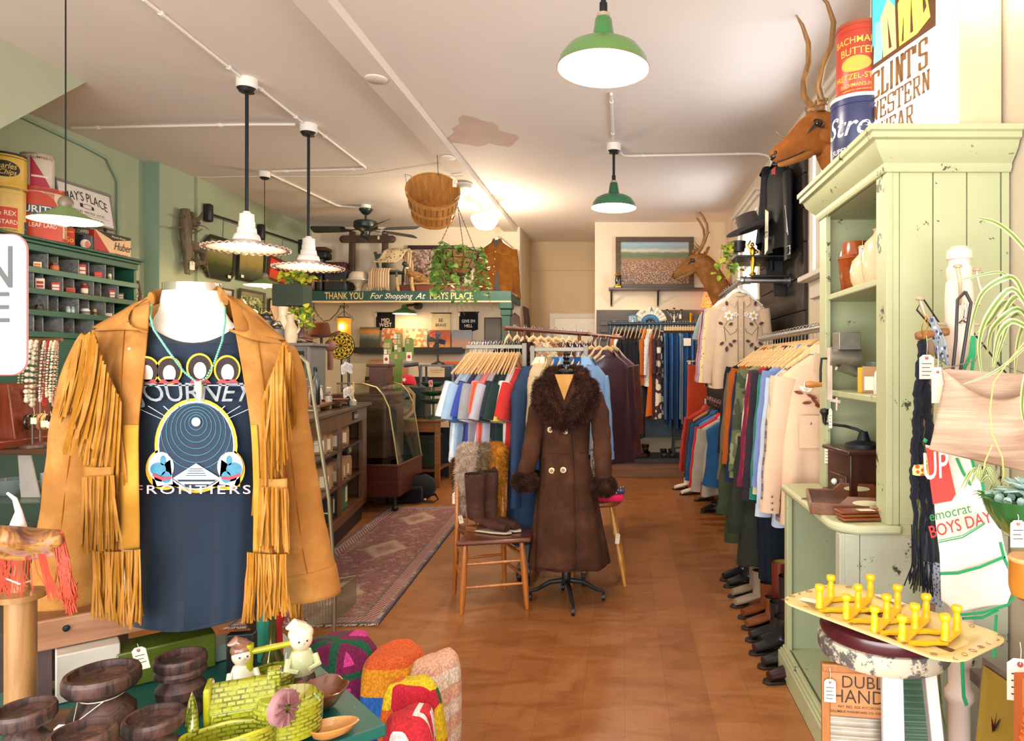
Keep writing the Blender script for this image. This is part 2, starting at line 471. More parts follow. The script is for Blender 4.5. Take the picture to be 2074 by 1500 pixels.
for i,(y0,y1,z0,z1)in EN(wins):
 wr=bpy.data.objects.new('window_%d'%(i+1),None);COL.objects.link(wr);wr['kind']='structure'
 f=MB();t=.09
 f.bx(RW-.03,RW,y0-t,y0,z0,z1+t);f.bx(RW-.03,RW,y1,y1+t,z0,z1+t);f.bx(RW-.03,RW,y0,y1,z1,z1+t)
 f.bx(RW-.06,RW,y0-t-.03,y1+t+.03,z1+t,z1+t+.05);f.bx(RW-.09,RW,y0-t-.05,y1+t+.05,z1+t+.05,z1+t+.08)
 f.bx(RW+.02,RW+.06,y0,y0+.05,z0,z1);f.bx(RW+.02,RW+.06,y1-.05,y1,z0,z1);f.bx(RW+.02,RW+.06,y0,y1,z1-.05,z1);f.bx(RW+.02,RW+.06,y0,y1,z0,z0+.05)
 f.bx(RW+.03,RW+.06,y0,y1,(z0+z1)/2-.02,(z0+z1)/2+.02)
 f.mk('window_frame',WTRIM,wr,bv=.004)
 MB().bx(RW-.11,RW+.02,y0-t-.05,y1+t+.05,z0-.04,z0).bx(RW-.03,RW,y0-t,y1+t,z0-.17,z0-.04).mk('window_sill',WTRIM,wr,bv=.006)
 BX((RW+.04,RW+.045,y0,y1,z0,z1),'pane',CLR,wr)
stc(MB().bx(-5,-4.7,-1.5,-1.3,0,CEIL).bx(RW-.1,RW+.16,-1.5,-1.3,0,CEIL).bx(-4.7,RW-.1,-1.5,-1.3,3.45,CEIL).bx(-4.7,RW-.1,-1.5,-1.3,0,.35).mk('wall_front',CREAMW))
stc(BX((-1.8,-1.6,-1.4,BW,CEIL-.07,CEIL),'trim_3',wpt('e6d9cc',1,.04),bv=.004))
m=MB();y1,y0=4.93,2.6;z0=CEIL-(y1-y0)*.84
m.pz([(y0,z0),(y1,CEIL),(y0,CEIL)],.95,M4(((0,0,1,-4.84),(1,0,0,0),(0,1,0,0),(0,0,0,1))))
stc(m.mk('wall_stairs',wpt('aeb296')))
stc(BX((-4.66,-1.56,BW-.015,BW,0,.14),'baseboard_back',WTRIM))
stc(BX((RW-.015,RW,-1.3,BR,0,.14),'baseboard_right',WTRIM))
stc(BX((-4.84,-4.825,-1.3,6.88,0,.14),'baseboard_left',WTRIM))
dr=bpy.data.objects.new('door_1',None);COL.objects.link(dr);dr['kind']='structure'
DP=M_('e8e2d6',.5,var=.03)
m=MB().bx(-1.16,-.36,11.33,11.37,0,2.28)
for x0,x1 in((-1.08,-.8),(-.72,-.44)):
 for z0,z1 in((.2,1),(1.12,1.75),(1.85,2.18)):m.bx(x0,x1,11.32,11.33,z0,z1)
m.mk('door_leaf',DP,dr,bv=.004)
MB().bx(-1.24,-1.16,11.32,11.4,0,2.36).bx(-.36,-.3,11.32,11.4,0,2.36).bx(-1.16,-.36,11.32,11.4,2.28,2.36).mk('door_frame',WTRIM,dr)
PL=wd_('6e4a2c','8c6238',3,'X',.5);
m=MB().bx(-.4,RW-.02,9.12,BR-.02,.2,.26,1).bx(-.38,RW-.02,9.16,BR-.02,0,.2,0)
o=m.mk('platform',[PL,M_('2c2f33',.5)],bv=.004);tag(o,'low dark platform with wooden front along alcove wall under jeans rail','platform')
# conduits, boxes and pendants on the ceiling
def cp_(px,py,dz=0):
 d=(CEIL-dz-EYE)*F/(VY-py);return V3(((px-VX)*d/F,d,CEIL-dz))
CONDM=M_('ece4da',.45,var=.03)
def cdt(pts,label,r=.011,mat=CONDM,extra=None):
 t=MB();P=[cp_(x,y,.012)for x,y in pts]
 if extra:P+=[V3(e)for e in extra]
 Q=[P[0]]
 for i in RN(1,len(P)-1):
  a=P[i]+(P[i-1]-P[i])*min(.4,.06/max((P[i-1]-P[i]).length,.06));b_=P[i]+(P[i+1]-P[i])*min(.4,.06/max((P[i+1]-P[i]).length,.06))
  Q+=[a,(a+b_+P[i]*2)/4,b_]
 Q.append(P[-1]);t.tb_(Q,r,8)
 for i in RN(len(P)-1):
  L=(P[i+1]-P[i]).length
  for k in(.15,.85):
   if L>.5:
    c=P[i].lerp(P[i+1],k);d_=(P[i+1]-P[i]).normalized();t.tb_([c-d_*.012,c+d_*.012],r*1.5,8)
 o=t.mk('conduit',mat);tag(o,label,'conduit');return o
cdt([(290,-2),(488,156)],'white conduit on ceiling leading from front to nearer white pendant')
cdt([(512,168),(612,247)],'white conduit on ceiling between two white ruffled pendants')
cdt([(640,262),(744,342),(552,347)],'white conduit on ceiling bending back to small far pendant box')
cdt([(146,259),(500,252),(598,252)],'white conduit across ceiling from green wall to second white pendant')
cdt([(548,353),(685,417),(742,421)],'white conduit on ceiling running from far pendant to black ceiling fan')
cdt([(1238,190),(1242,282)],'white conduit on ceiling between two green barn pendants')
cdt([(1250,300),(1262,316),(1536,311)],'white conduit on ceiling from farther green pendant to right wall',extra=[(RW-.02,6.6,CEIL-.03),(RW-.02,6.6,CEIL-.55)])
t=MB().tb_([cp_(398,358,.006),cp_(430,359,.01),cp_(470,357,.006),cp_(560,357,.006),cp_(720,357,.006),cp_(938,356,.09)],.004,6)
tag(t.mk('wire',CONDM),'thin white wire stapled across ceiling to smoke detector','wire')
P=[(-4.82,4.8,CEIL-.02),(-4.82,6.1,CEIL-.09),(-4.82,6.36,CEIL-.12),(-4.82,6.5,CEIL-.3),(-4.82,6.5,2.2)]
tag(TB((P,.013,8),'conduit',GREENP),'green painted conduit bending down left wall beside shop sign','conduit')
def pendant_white(px,py,label,zs):
 c=cp_(px,py);t=T('pendant_lamp',label,0,(c.x,c.y,0),group='white ruffled glass pendants')
 LT(([(0,CEIL),(.07,CEIL),(.07,CEIL-.07),(0,CEIL-.07)],20),'ceiling_box',CONDM,t)
 LT(([(.066,CEIL-.071),(.05,CEIL-.095),(.02,CEIL-.1),(0,CEIL-.1)],20),'canopy',BK,t)
 MB().cyl((0,0,CEIL-.09),(0,0,zs+.19),.012,n=10).mk('rod',IRON,t)
 PORC=M_('eeeae4',.25,var=.02,ct=.5)
 LT(([(0,.215),(.022,.215),(.03,.2),(.048,.195),(.05,.14),(.054,.138),(.054,.1),(.062,.095),(.066,.06),(.082,.045),(.09,.02),(.092,0),(.07,0)],28,(0,0,zs)),'fitter',PORC,t)
 g=MB();NR=34
 def fl(r,z,an):
  k=max(0,(r-.09)/.2);return r*(1+.006*k*cos(an*NR)),z+.006*k*cos(an*NR)
 g.lt([(.075,.012),(.1,0),(.15,-.018),(.2,-.034),(.245,-.047),(.285,-.05)],240,(0,0,zs),flute=fl)
 m_,nt,b=_new('ruffled_milk_glass');SV(b,'Base Color',lin('b3948a'));SV(b,'Roughness',.2)
 SV(b,'Transmission Weight',.15);SV(b,'Coat Weight',.4)
 g.mk('glass_shade',m_,t,solid=.004)
 rim=MB().tb_([(.286*(1+.006*cos(a*NR))*cos(a),.286*(1+.006*cos(a*NR))*sin(a),zs-.05+.006*cos(a*NR))for a in AN(240)],.0026,5,closed=1)
 rim.mk('rim',M_('e0cfc6',.3,var=0),t)
 BAL(((0,0,zs-.01),(.034,.034,.045)),'bulb',emt('ffd9a0',22),t)
 lmp('POINT','pendant_light',(c.x,c.y,zs-.08),26,(1,.78,.52),radius=.05)
pendant_white(500,160,'nearer of two white ruffled pendants, above suede fringed jacket',W(497,489,4.87).z)
pendant_white(625,252,'second white ruffled pendant, smaller in view, before thank you shelf',W(625,530,5.8).z)
def pendant_green(x,y,zs,r,label,rod=1):
 t=T('pendant_lamp',label,0,(x,y,0),group='green enamel barn pendants')
 GR=M_('55803f' if y<4 else '2f6b4a',.3,var=.06,ct=.5)
 LT(([(0,CEIL),(.065,CEIL),(.065,CEIL-.065),(0,CEIL-.065)],20),'ceiling_box',CONDM,t)
 LT(([(.06,CEIL-.066),(.045,CEIL-.085),(0,CEIL-.09)],20),'canopy',BK,t)
 k=r/.21;m=MB().cyl((0,0,CEIL-.08),(0,0,zs+.25*k),.012,n=10).cyl((0,0,zs+.245*k),(0,0,zs+.3*k),.018,n=10);m.mk('rod',IRON,t)
 LT(([(0,.25*k),(.03*k,.25*k),(.033*k,.235*k),(.022,.225*k)],16,(0,0,zs)),'collar',M_('b9a894',.4,.4),t)
 LT(([(0,.235*k),(.028*k,.235*k),(.038*k,.225*k),(.05*k,.14*k),(.052*k,.13*k),(.045*k,.125*k)],28,(0,0,zs)),'neck',M_('35743a' if y<4 else '1e5a3c',.25,var=.05,ct=.6),t)
 LT(([(.045*k,.13*k),(.06*k,.125*k),(.12*k,.11*k),(.165*k,.085*k),(.195*k,.045*k),(.21*k,0),(.206*k,0)],48,(0,0,zs)),'shade',GR,t)
 LT(([(0,.115*k),(.06*k,.115*k),(.118*k,.1*k),(.16*k,.078*k),(.19*k,.042*k),(.2065*k,0)],48,(0,0,zs)),'shade_lining',emt('fff2d8',2.2,'lit_enamel','fff8ee'),t)
 MB().tb_([(.209*k*cos(a),.209*k*sin(a),zs)for a in AN(60)],.0022,5,closed=1).mk('rim',M_('7a4a28',.4),t)
 BAL(((0,0,zs+.05*k),(.035*k,.035*k,.05*k)),'bulb',emt('fff0d0',30),t)
 lmp('POINT','pendant_light',(x,y,zs-.03),48,(1,.86,.68),radius=.08)
pendant_green(-.096,3.1,W(1222,140,3.1).z,.21,'large green enamel pendant, nearest lamp over aisle')
pendant_green(-.1,6.32,W(1241,421,6.32).z,.21,'green enamel pendant farther down aisle over racks')
def pendant_cone(x,y,zs,r,label,top=1):
 t=T('pendant_lamp',label,0,(x,y,0),group='flat green cone pendants on thin cords')
 if top:
  LT(([(0,CEIL),(.055,CEIL),(.055,CEIL-.06),(0,CEIL-.06)],20),'ceiling_box',CONDM,t)
  LT(([(.05,CEIL-.061),(.03,CEIL-.08),(0,CEIL-.08)],20),'canopy',BK,t)
 MB().cyl((0,0,CEIL-.05),(0,0,zs+.13),.004,n=6).mk('cord',IRON,t)
 BAL(((0,0,zs+.095),(.036,.036,.042)),'socket_cap',M_('7c705e',.5,.3),t)
 LT(([(.03,.075),(.06,.055),(r*.75,.018),(r,0)],40,(0,0,zs)),'shade',M_('6f8d4e',.35,var=.05,ct=.3),t)
 LT(([(0,.068),(.03,.068),(.06,.048),(r*.75,.013),(r-.001,-.001)],40,(0,0,zs)),'shade_lining',M_('fff6dc',.5,var=0),t)
 BAL(((0,0,zs+.005),(.03,.03,.036)),'bulb',emt('ffd080',25),t)
 lmp('POINT','pendant_light',(x,y,zs-.055),14,(1,.68,.34),radius=.04)
c=W(133,447,3.72);pendant_cone(c.x,c.y,c.z,.165,'flat green cone pendant on black cord in front of tin cans',0)
c=W(536,578,7.24);pendant_cone(c.x,c.y,c.z,.2,'small far green cone pendant before wall of pictures')
c=W(982,405,8.4);t=T('ceiling_lamp','white schoolhouse globe lamp with cream fitter on ceiling beam',0,(-1.72,8.4,0))
zt=CEIL-.07
LT(([(0,zt),(.075,zt),(.075,zt-.015),(.055,zt-.035),(.035,zt-.07),(.05,zt-.09),(.055,zt-.11),(0,zt-.11)],28),'fitter',M_('d9c8a8',.35,.2),t)
LT(([(.05,zt-.1),(.07,zt-.115),(.16,zt-.15),(.17,zt-.175),(.155,zt-.22),(.125,zt-.27),(.09,zt-.3),(0,zt-.315)],40),'globe',emt('fff0cf',5.5,'lit_globe','ffffff'),t)
lmp('POINT','globe_light',(-1.72,8.4,zt-.5),80,(1,.82,.6),radius=.1)
lmp('POINT','globe_light',(-1.72,8.05,zt-.1),5,(1,.7,.4),radius=.12)
tag(LT(([(0,0),(.085,0),(.088,-.02),(.07,-.03),(.06,-.05),(0,-.055)],24,(-1.74,7.45,CEIL-.07)),'smoke_detector',M_('eee8e0',.4)),'round white smoke detector on ceiling beam behind bushel basket','smoke detector')
tag(LT(([(0,0),(.075,0),(.075,-.008),(.07,-.012),(0,-.013)],28,(-1.71,4.7,CEIL-.07)),'cover_plate',M_('e2d6cb',.5)),'flat round cover plate on ceiling beam, nearest front','cover plate')
tag(LT(([(0,0),(.07,0),(.07,-.008),(0,-.012)],28,(-1.68,6.5,CEIL-.07)),'cover_plate',M_('eee6dc',.5)),'flat round cover plate on beam above bushel basket','cover plate')
pm=MB();pts=[]
for i in RN(26):
 a=2*pi*i/26;k=1+.22*sin(3*a)+.12*sin(7*a+1)
 pts.append((-1.27+.28*k*cos(a),6.05+.36*k*sin(a)))
pm.pz(pts,.002,TL((0,0,CEIL-.002)));stc(pm.mk('trim_4',wpt('cdb2a2',5,.1)))
c=cp_(757,425);fx,fy=c.x,8.75;t=T('ceiling_fan','black five-blade ceiling fan with short down rod before thank you shelf','ceiling fan',(fx,fy,0))
FB=M_('26302c',.35,.3,var=.1)
LT(([(0,CEIL),(.06,CEIL),(.06,CEIL-.05),(0,CEIL-.05)],20),'ceiling_box',CONDM,t)
LT(([(0,CEIL-.05),(.085,CEIL-.05),(.085,CEIL-.065),(.05,CEIL-.11),(.025,CEIL-.125),(0,CEIL-.125)],24),'canopy',FB,t)
CYL(((0,0,CEIL-.12),(0,0,CEIL-.22),.013),'rod',FB,t)
zf=W(757,455,8.75).z
LT(([(0,zf+.06),(.05,zf+.055),(.13,zf+.045),(.148,zf+.03),(.15,zf-.03),(.14,zf-.05),(.1,zf-.07),(.06,zf-.09),(.05,zf-.13),(.03,zf-.14),(0,zf-.142)],32),'motor',FB,t)
for i,an in EN((185,113,25,-6,-50)):
 an=[178,112,48,-8,-50][i];R=RT(rad(an),4,'Z')
 b_=MB();Mx=R@TL((.26,0,zf-.06))@RT(rad(26),4,'X')
 b_.pz([(0,-.05),(.06,-.06),(.42,-.068),(.45,-.05),(.45,.05),(.42,.068),(.06,.06),(0,.05)],.008,Mx);bl=b_.mk('blade',M_('1f2a27',.4,var=.2),t)
 h=MB().bar(R@V3((.09,0,zf-.06)),R@V3((.2,0,zf-.065)),.03,.008);h.pz([(.18,-.02),(.24,-.045),(.33,-.03),(.34,0),(.33,.03),(.24,.045),(.18,.02)],.006,R@TL((0,0,zf-.072))@RT(rad(12),4,'X'));h.mk('blade_iron',FB,t)
# clothes, hangers and rails
_gm={}
def _lerp(a,b,t):return a+(b-a)*t
def shell(kind,var):
 """garment pieces in local space: x across the shoulders, y through, z down from the rail"""
 key=(kind,var)
 if key in _gm:return _gm[key]
 rg=random.Random(hash(kind)%1000+var*17);out={}
 P={'tee':(-.15,.215,-.83,.235,.035,.25,.078),'shirt':(-.118,.225,-.92,.24,.045,.6,.062),'jacket':(-.112,.24,-.8,.25,.07,.62,.075),'coat':(-.14,.235,-1.15,.29,.08,.63,.078),'dress':(-.16,.19,-1.25,.3,.05,0,0),'long':(-.15,.21,-1.42,.27,.055,.5,.06),'blouse':(-.12,.21,-.85,.25,.045,.42,.075),'vest':(-.12,.21,-.78,.24,.05,0,0),'fur':(-.13,.24,-.9,.27,.1,.5,.09)}
 if kind in P:
  nz,sw,hz,hw,th,sl,sr=P[kind]
  NV=36;ph=rg.uniform(0,6);fa=.012 if kind in('tee','shirt','blouse')else .01
  rings=[(.055,nz,1),(.11,nz-.015,1),(sw*.8,nz-.03,1),(sw,nz-.045,1),(sw*.98,nz-.16,.25),(sw*.93,nz-.26,0)]
  for i in RN(1,9):
   k=i/8;rings.append((_lerp(sw*.93,hw,k),_lerp(nz-.26,hz,k),0))
  m=MB()
  def pt(u,v):
   i=min(len(rings)-1,int(round(u*(len(rings)-1))));w_,z,sl_=rings[i]
   a=2*pi*v;c=cos(a);s_=sin(a);x=w_*(abs(c)**.75)*(1 if c>0 else-1)
   k=max(0,(i-4)/9)
   t=th*(.55+.45*min(1,i/4))*(1+.5*k)*(abs(s_)**.8)*(1 if s_>0 else-1)
   fold=fa*k*2*sin(x*38+ph+2*k)*(1 if s_>0 else-1)*(abs(s_)**.5)+.012*k*sin(x*14+ph*2)
   zz=z-sl_*(.72 if kind=='tee' else .44)*max(0,abs(x)-.055)-(.012*sin(a*2+ph)if i>10 else 0)
   return(x+.01*k*sin(ph*3+k*5),t+fold,zz)
  m.grid(pt,len(rings)-1,NV,wrap=1);out['body']=m
  if sl:
   for sd,nm in((-1,'sleeve_a'),(1,'sleeve_b')):
    q=MB();x0=sw*.93;z0=nz-.13;n=10;pts=[];rr=[]
    out_=.4 if kind=='tee' else .17
    yb=rg.uniform(-.03,.03)
    for i in RN(n+1):
     k=i/n
     pts.append((sd*(x0+sl*k*out_*(1-.25*k)-.015),yb*k,z0-sl*k*(.9 if kind=='tee' else .97)))
     rr.append(sr*(1.12-.42*k+.05*sin(k*17+ph))if kind!='tee' else sr*(1.12-.05*k))
    q.tb_(pts,rr,14,flat=.55 if kind!='fur' else .9,up=(1,0,0));out[nm]=q
    if kind in('shirt','jacket','coat','blouse'):
     c=MB();e=V3(pts[-1]);d_=(e-V3(pts[-2])).normalized()
     c.tb_([e-d_*.002,e+d_*.055],[rr[-1]*1.02+.003,rr[-1]*1+.003],14,flat=.58,up=(1,0,0));out[nm+'_cuff']=c
  if kind in('shirt','jacket','coat','blouse','long'):
   c=MB();ch=.045 if kind=='shirt' else .06
   c.grid(lambda u,v:((.06+.05*max(0,u-.4))*cos(-pi*.5+pi*2*(.06+.88*v)),(.048+.06*max(0,u-.4))*sin(-pi*.5+pi*2*(.06+.88*v)),nz-.012+(.04*min(1,u/.4))-max(0,u-.4)/.6*(ch+.02*sin(pi*v)*0)-(.02*(1-abs(2*v-1))if u==0 else 0)),5,22)
   out['collar']=c
 elif kind in('pants','skirt'):
  m=MB();L=1.02 if kind=='pants' else .95;ph=rg.uniform(0,6)
  m.grid(lambda u,v:((.175-(.02 if kind=='pants' else-.05)*u)*(abs(cos(2*pi*v))**.7)*(1 if cos(2*pi*v)>0 else-1),(.03+.012*sin(u*3+ph))*sin(2*pi*v)+.01*u*sin(5*cos(2*pi*v)*3+ph),-.1-L*u+.006*sin(2*pi*v*3)),12,28,wrap=1)
  out['body']=m
  b=MB().grid(lambda u,v:((.18)*(abs(cos(2*pi*v))**.7)*(1 if cos(2*pi*v)>0 else-1),.036*sin(2*pi*v),-.098-.04*u),1,28,wrap=1);out['waistband']=b
 _gm[key]={k:v.mesh({'sleeve_a':'sleeve','sleeve_b':'sleeve'}.get(k,k),[BK],ang=70)for k,v in out.items()}
 return _gm[key]
def lkm(name,me,mt,parent):
 o=bpy.data.objects.new(name,me);COL.objects.link(o)
 if parent is not None:o.parent=parent
 if mt is not None:smt(o,mt)
 return o
def gmt(kind,loc,rz,mt,label,group=None,name=None,trim=None,var=None,scale=(1,1,1),tagp=None,cat=None,tilt=0):
 nm=name or{'tee':'tee_shirt','shirt':'western_shirt','jacket':'jacket','coat':'coat','dress':'dress','long':'long_dress','blouse':'blouse','vest':'vest','pants':'trousers','skirt':'skirt','fur':'fur_coat'}[kind]
 t=T(nm,label,cat or nm.replace('_',' '),loc,0,group,rot=(0,tilt,rz));t.scale=scale
 s_=shell(kind,random.randrange(3)if var is None else var)
 par={}
 for k,me in s_.items():
  pn=SLD.get(k,k)
  pp=par.get(k.replace('_cuff',''),t)if k.endswith('_cuff')else t
  o=lkm(pn,me,(trim if trim and pn in('cuff','collar','waistband')else mt),pp);par[k]=o
 if tagp:
  ptg(t,tagp,.032,.06)
 return t
_hg=None
def hgr(loc,rz,label,group,wd=.2,mt=None,name='clothes_hanger',clip=0):
 global _hg
 key=(wd,clip)
 if _hg is None:_hg={}
 if key not in _hg:
  h=MB();pts=[(-.019*cos(a),0,0+.019*sin(a))for a in[rad(x)for x in RN(-30,200,23)]]
  pts=[(x,0,z)for x,_,z in pts]
  h.tb_(pts+[(0,0,-.04),(0,0,-.085)],.0022,6)
  b=MB()
  if not clip:
   P=[(-wd,0,-.225),(-wd*.6,0,-.165),(-.05,0,-.105),(0,0,-.082),(.05,0,-.105),(wd*.6,0,-.165),(wd,0,-.225)]
   b.tb_(P,[.01,.013,.017,.019,.017,.013,.01],10,flat=.42,up=(0,0,1))
  else:
   b.tb_([(-.16,0,-.08),(.16,0,-.08)],.006,8)
   b.box((-.12,0,-.095),(.02,.03,.05));b.box((.12,0,-.095),(.02,.03,.05))
  _hg[key]=(h.mesh('hook',[CHR]),b.mesh('hanger_arm',[HANGW]))
 t=T(name,label,'hanger',loc,rz,group)
 h,b=_hg[key];lkm('hook',h,None,t);o=lkm('hanger_arm',b,mt,t)
 return t
def post(m,x,y,z0,z1,s_=.03,k=0):m.bx(x-s_/2,x+s_/2,y-s_/2,y+s_/2,z0,z1,k)
RACKM=M_('7d7568',.45,.6,var=.1)
def caster(m,x,y,z=.09,k=1):
 m.bx(x-.014,x+.014,y-.02,y+.02,z-.035,z,k);m.cyl((x-.012,y,.036),(x+.012,y,.036),.035,n=16,m=k);m.bx(x-.02,x-.015,y-.02,y+.02,.03,z,k)
def rolling_rack(x0,x1,y0,y1,zt,label,legs):
 t=T('clothes_rack',label,'clothes rack',((x0+x1)/2,(y0+y1)/2,0));ox,oy=(x0+x1)/2,(y0+y1)/2
 r=MB().bx(x0-ox,x1-ox,-.012,.012,zt-.03,zt,0);r.mk('rail',M_('8a8476',.4,.5),t,bv=.003)
 for x in legs:
  p=MB();post(p,x-ox,0,.12,zt+.012,.032);p.bx(x-ox-.016,x-ox+.016,-.26,.26,.09,.12);p.mk('post',RACKM,t,bv=.003)
  for y in(-.24,.24):
   c=MB();caster(c,x-ox,y);c.mk('caster',[CHR,BK],t)
 if len(legs)>1:
  BX((legs[0]-ox,legs[-1]-ox,-.015,.015,.09,.12),'base_rail',M_('5b7076',.5,.3),t)
 return t
YT=5.05;ZT=1.67
TX0=(950-VX)*YT/F;TX1=(1066-VX)*YT/F
rolling_rack(TX0-.02,TX1,YT,YT,ZT,'steel rolling rack holding row of colourful tee shirts',[TX1-.014])
tees=[('a9c3dc','pale blue'),('dfe9f2','white and blue'),('9fc0de','sky blue'),('2f5f9a','royal blue'),('343750','dark slate'),('3c4fa8','cobalt'),('9a9ba2','heather grey'),('e9e6e2','white'),('ee8b95','pink'),('e4572c','orange'),('b9b6c6','lilac grey'),('232a35','charcoal'),('20262c','washed black'),('222f38','blue black'),('1d3531','dark green'),('efd25a','yellow'),('e8dcd8','off white'),('d4302c','red'),('b9302a','brick red')]
nT=len(tees)
for i,(c,nme)in EN(tees):
 k=i/(nT-1);x=TX0+.01+(TX1-TX0-.06)*k;rz=rad(68+16*k)
 a=tees[i-1][1]if i else None;b2=tees[i+1][1]if i<nT-1 else None
 lb='%s tee shirt on rolling rack, '%nme+('between %s and %s'%(a,b2)if a and b2 else('first in the row' if not a else 'last in the row'))
 lf=(0,.02,-.01,.015)[i%4]
 gmt('tee',(x,YT+lf,ZT-.03),rz,clo(c),lb,'tee shirts on rolling rack',trim=None,scale=(1.08+.05*(i*7%4),1,.93+.035*(i*5%4)),tagp=((-.2,-.05,-.6-.03*(i%3))if i in(2,8,10,13,16)else None),tilt=0)
 hgr((x,YT+lf,ZT+.014),rz,'light wooden hanger carrying a tee shirt on rolling rack rail','wooden hangers on tee shirt rail',wd=.23)
DEN=[dnm(c)for c in('2f4462','1f3f70','46679a','6d8fb8','1b2f50','86a5c8')]
gmt('coat',(TX1+.04,YT-.12,ZT-.03),rad(82),DEN[0],'long blue denim jacket beside red tee shirts, next to suede coat',scale=(1.2,1,1.15),name='denim_jacket')
YD=4.95;DX0=(1073-VX)*YD/F;DX1=(1192-VX)*YD/F
rolling_rack(DX0,DX1,YD,YD,WZ_(703,YD),'steel rolling rack holding denim and shearling jackets behind dress form',[DX0+.02,DX1-.02])
dj=[('c9b28e','cream shearling lined'),('8a7a58','olive tan'),('2a5a96','mid blue denim'),('6d9cc8','light blue denim'),('3c5878','slate denim'),('20457e','dark blue denim'),('8fb2d8','bleached denim')]
for i,(c,nme)in EN(dj):
 x=DX0+.09+(DX1-DX0-.11)*i/(len(dj)-1);rz=rad(82-4*i)
 gmt('jacket',(x,YD,WZ_(703,YD)+.01),rz,dnm(c)if 'denim' in nme else sde(c),nme+' jacket on steel rack behind brown suede coat','jackets behind dress form',trim=(sde('e8dcc0')if 'shearling' in nme else None),scale=(.95,1,.95))
 hgr((x,YD,WZ_(703,YD)+.012),rz,'light wooden hanger carrying a jacket behind suede coat','wooden hangers behind dress form')
A=W(1020,664,5.75);B=W(1196,677,6.95)
COPPER=M_('6a3a28',.4,.3)
t=T('clothes_rack','dark brown wooden rail with angled brackets carrying furs and leather coats','clothes rack',((A.x+B.x)/2,(A.y+B.y)/2,0));off=V3(((A.x+B.x)/2,(A.y+B.y)/2,0))
MB().cyl(A-off,B-off,.02,n=14).mk('rail',COPPER,t)
for k in(.2,.85):
 p=(A-off).lerp(B-off,k);m=MB().cyl((p.x,p.y+0,.03),p,.018,n=10);m.bar(p+V3((-.16 if k<.5 else .16,0,-.02))+V3((0,.05,0)),p+V3((0,.02,-.3)),.03,.03);m.mk('post',COPPER,t)
 BX((p.x-.03,p.x+.03,p.y-.3,p.y+.3,0,.04),'foot',COPPER,t)
furs=[('fur','17130f','black fur coat'),('fur','1d1512','second black fur coat'),('fur','2a1a12','dark brown fur coat'),('fur','c9a184','blush fur coat'),('fur','e3cda6','cream fur coat'),('fur','8f5f38','tan fur coat'),('fur','5c3a26','chestnut fur jacket'),('coat','43211b','oxblood leather coat'),('coat','502c24','brown leather coat'),('coat','4b3038','plum leather coat'),('coat','3a2430','dark plum leather coat'),('coat','5c2a22','rust leather coat')]
def lthr(c):return M_(c,.38,var=.2,vs=4,bmp=.15,bs=30,ct=.1)
def add_fur(mb,me_obj_verts,polys,n,L,wd,droop=.3,m=0,jit=.5,grow=None):
 """short tapered hairs scattered over a surface"""
 ar=[];tot=0
 for f in polys:
  a,b_,c=[me_obj_verts[f[k]]for k in(0,1,2)];s_=((b_-a).cross(c-a)).length;tot+=s_;ar.append(tot)
 import bisect
 for i in RN(n):
  f=polys[bisect.bisect_left(ar,random.random()*tot)];vs=[me_obj_verts[k]for k in f]
  u,v=random.random(),random.random()
  p=vs[0].lerp(vs[1],u).lerp((vs[3]if len(vs)>3 else vs[2]).lerp(vs[2],u),v)
  nn=(vs[1]-vs[0]).cross(vs[-1]-vs[0])
  if nn.length<1e-9:continue
  nn.normalize();d_=(nn+V3((random.gauss(0,jit),random.gauss(0,jit),random.gauss(0,jit)))).normalized()
  mb.stn(p,d_,L*random.uniform(.6,1.25),wd,droop,m)
_furm={}
def fur_mesh(kind,var,n=2600,L=.035):
 k=(kind,var)
 if k not in _furm:
  mb=MB();s_=shell(kind,var)
  for nm in('body','sleeve_a','sleeve_b'):
   me=s_[nm];add_fur(mb,[v.co.copy()for v in me.vertices],[tuple(p.vertices)for p in me.polygons if len(p.vertices)==4],n if nm=='body' else n//3,L,.006)
  _furm[k]=mb.mesh('fur_pile',[BK])
 return _furm[k]
for i,(k_,c,nme)in EN(furs):
 k=(i+.6)/len(furs);p=A.lerp(B,k);rz=rad(80-6*i)if k_=='fur' else rad(62+4*(i-7))
 mt=sde(c)if k_=='fur' else lthr(c)
 g=gmt(k_,(p.x,p.y,p.z+.02),rz,mt,nme+' on dark brown wooden rail','furs and leathers on brown rail',var=i%2,scale=(1,1,1)if k_=='fur' else(1.05,1,1),name='fur_coat' if k_=='fur' else 'leather_coat')
 if k_=='fur':lkm('fur_pile',fur_mesh('fur',i%2),mt,g)
 hgr((p.x,p.y,p.z+.022),rz,'light wooden hanger on dark brown rail of furs and leathers','wooden hangers on brown rail')
for i,(c,px,d)in EN((('3f1d18',1212,6.1),('4a2a33',1228,6),('40242e',1244,5.95),('5a3029',1256,6.2))):
 p=W(px-14,684,d);
 gmt('coat',(p.x,p.y,p.z),rad(52-4*i),lthr(c),['dark oxblood','plum brown','deep plum','russet'][i]+' leather coat fanned out at right end of brown rail','furs and leathers on brown rail',name='leather_coat',var=i%3,scale=(1.05,1,.95))
 hgr((p.x,p.y,p.z),rad(52-4*i),'light wooden hanger holding a leather coat at end of brown rail','wooden hangers on brown rail')
MB_r=MB().cyl(W(1190,677,6.9),W(1262,684,5.9),.016,n=12);tag(MB_r.mk('rail',COPPER),'short dark brown rail turning forward with fanned leather coats','rail')
YB=9.25;ZB=WZ_(655,YB);x0=W(1236,655,YB).x;x1=W(1412,655,YB).x
PIPE=M_('3f5563',.4,.7)
t=T('clothes_rack','dark blue-grey pipe rack before alcove wall holding dresses and jeans','clothes rack',(x0,YB,.26))
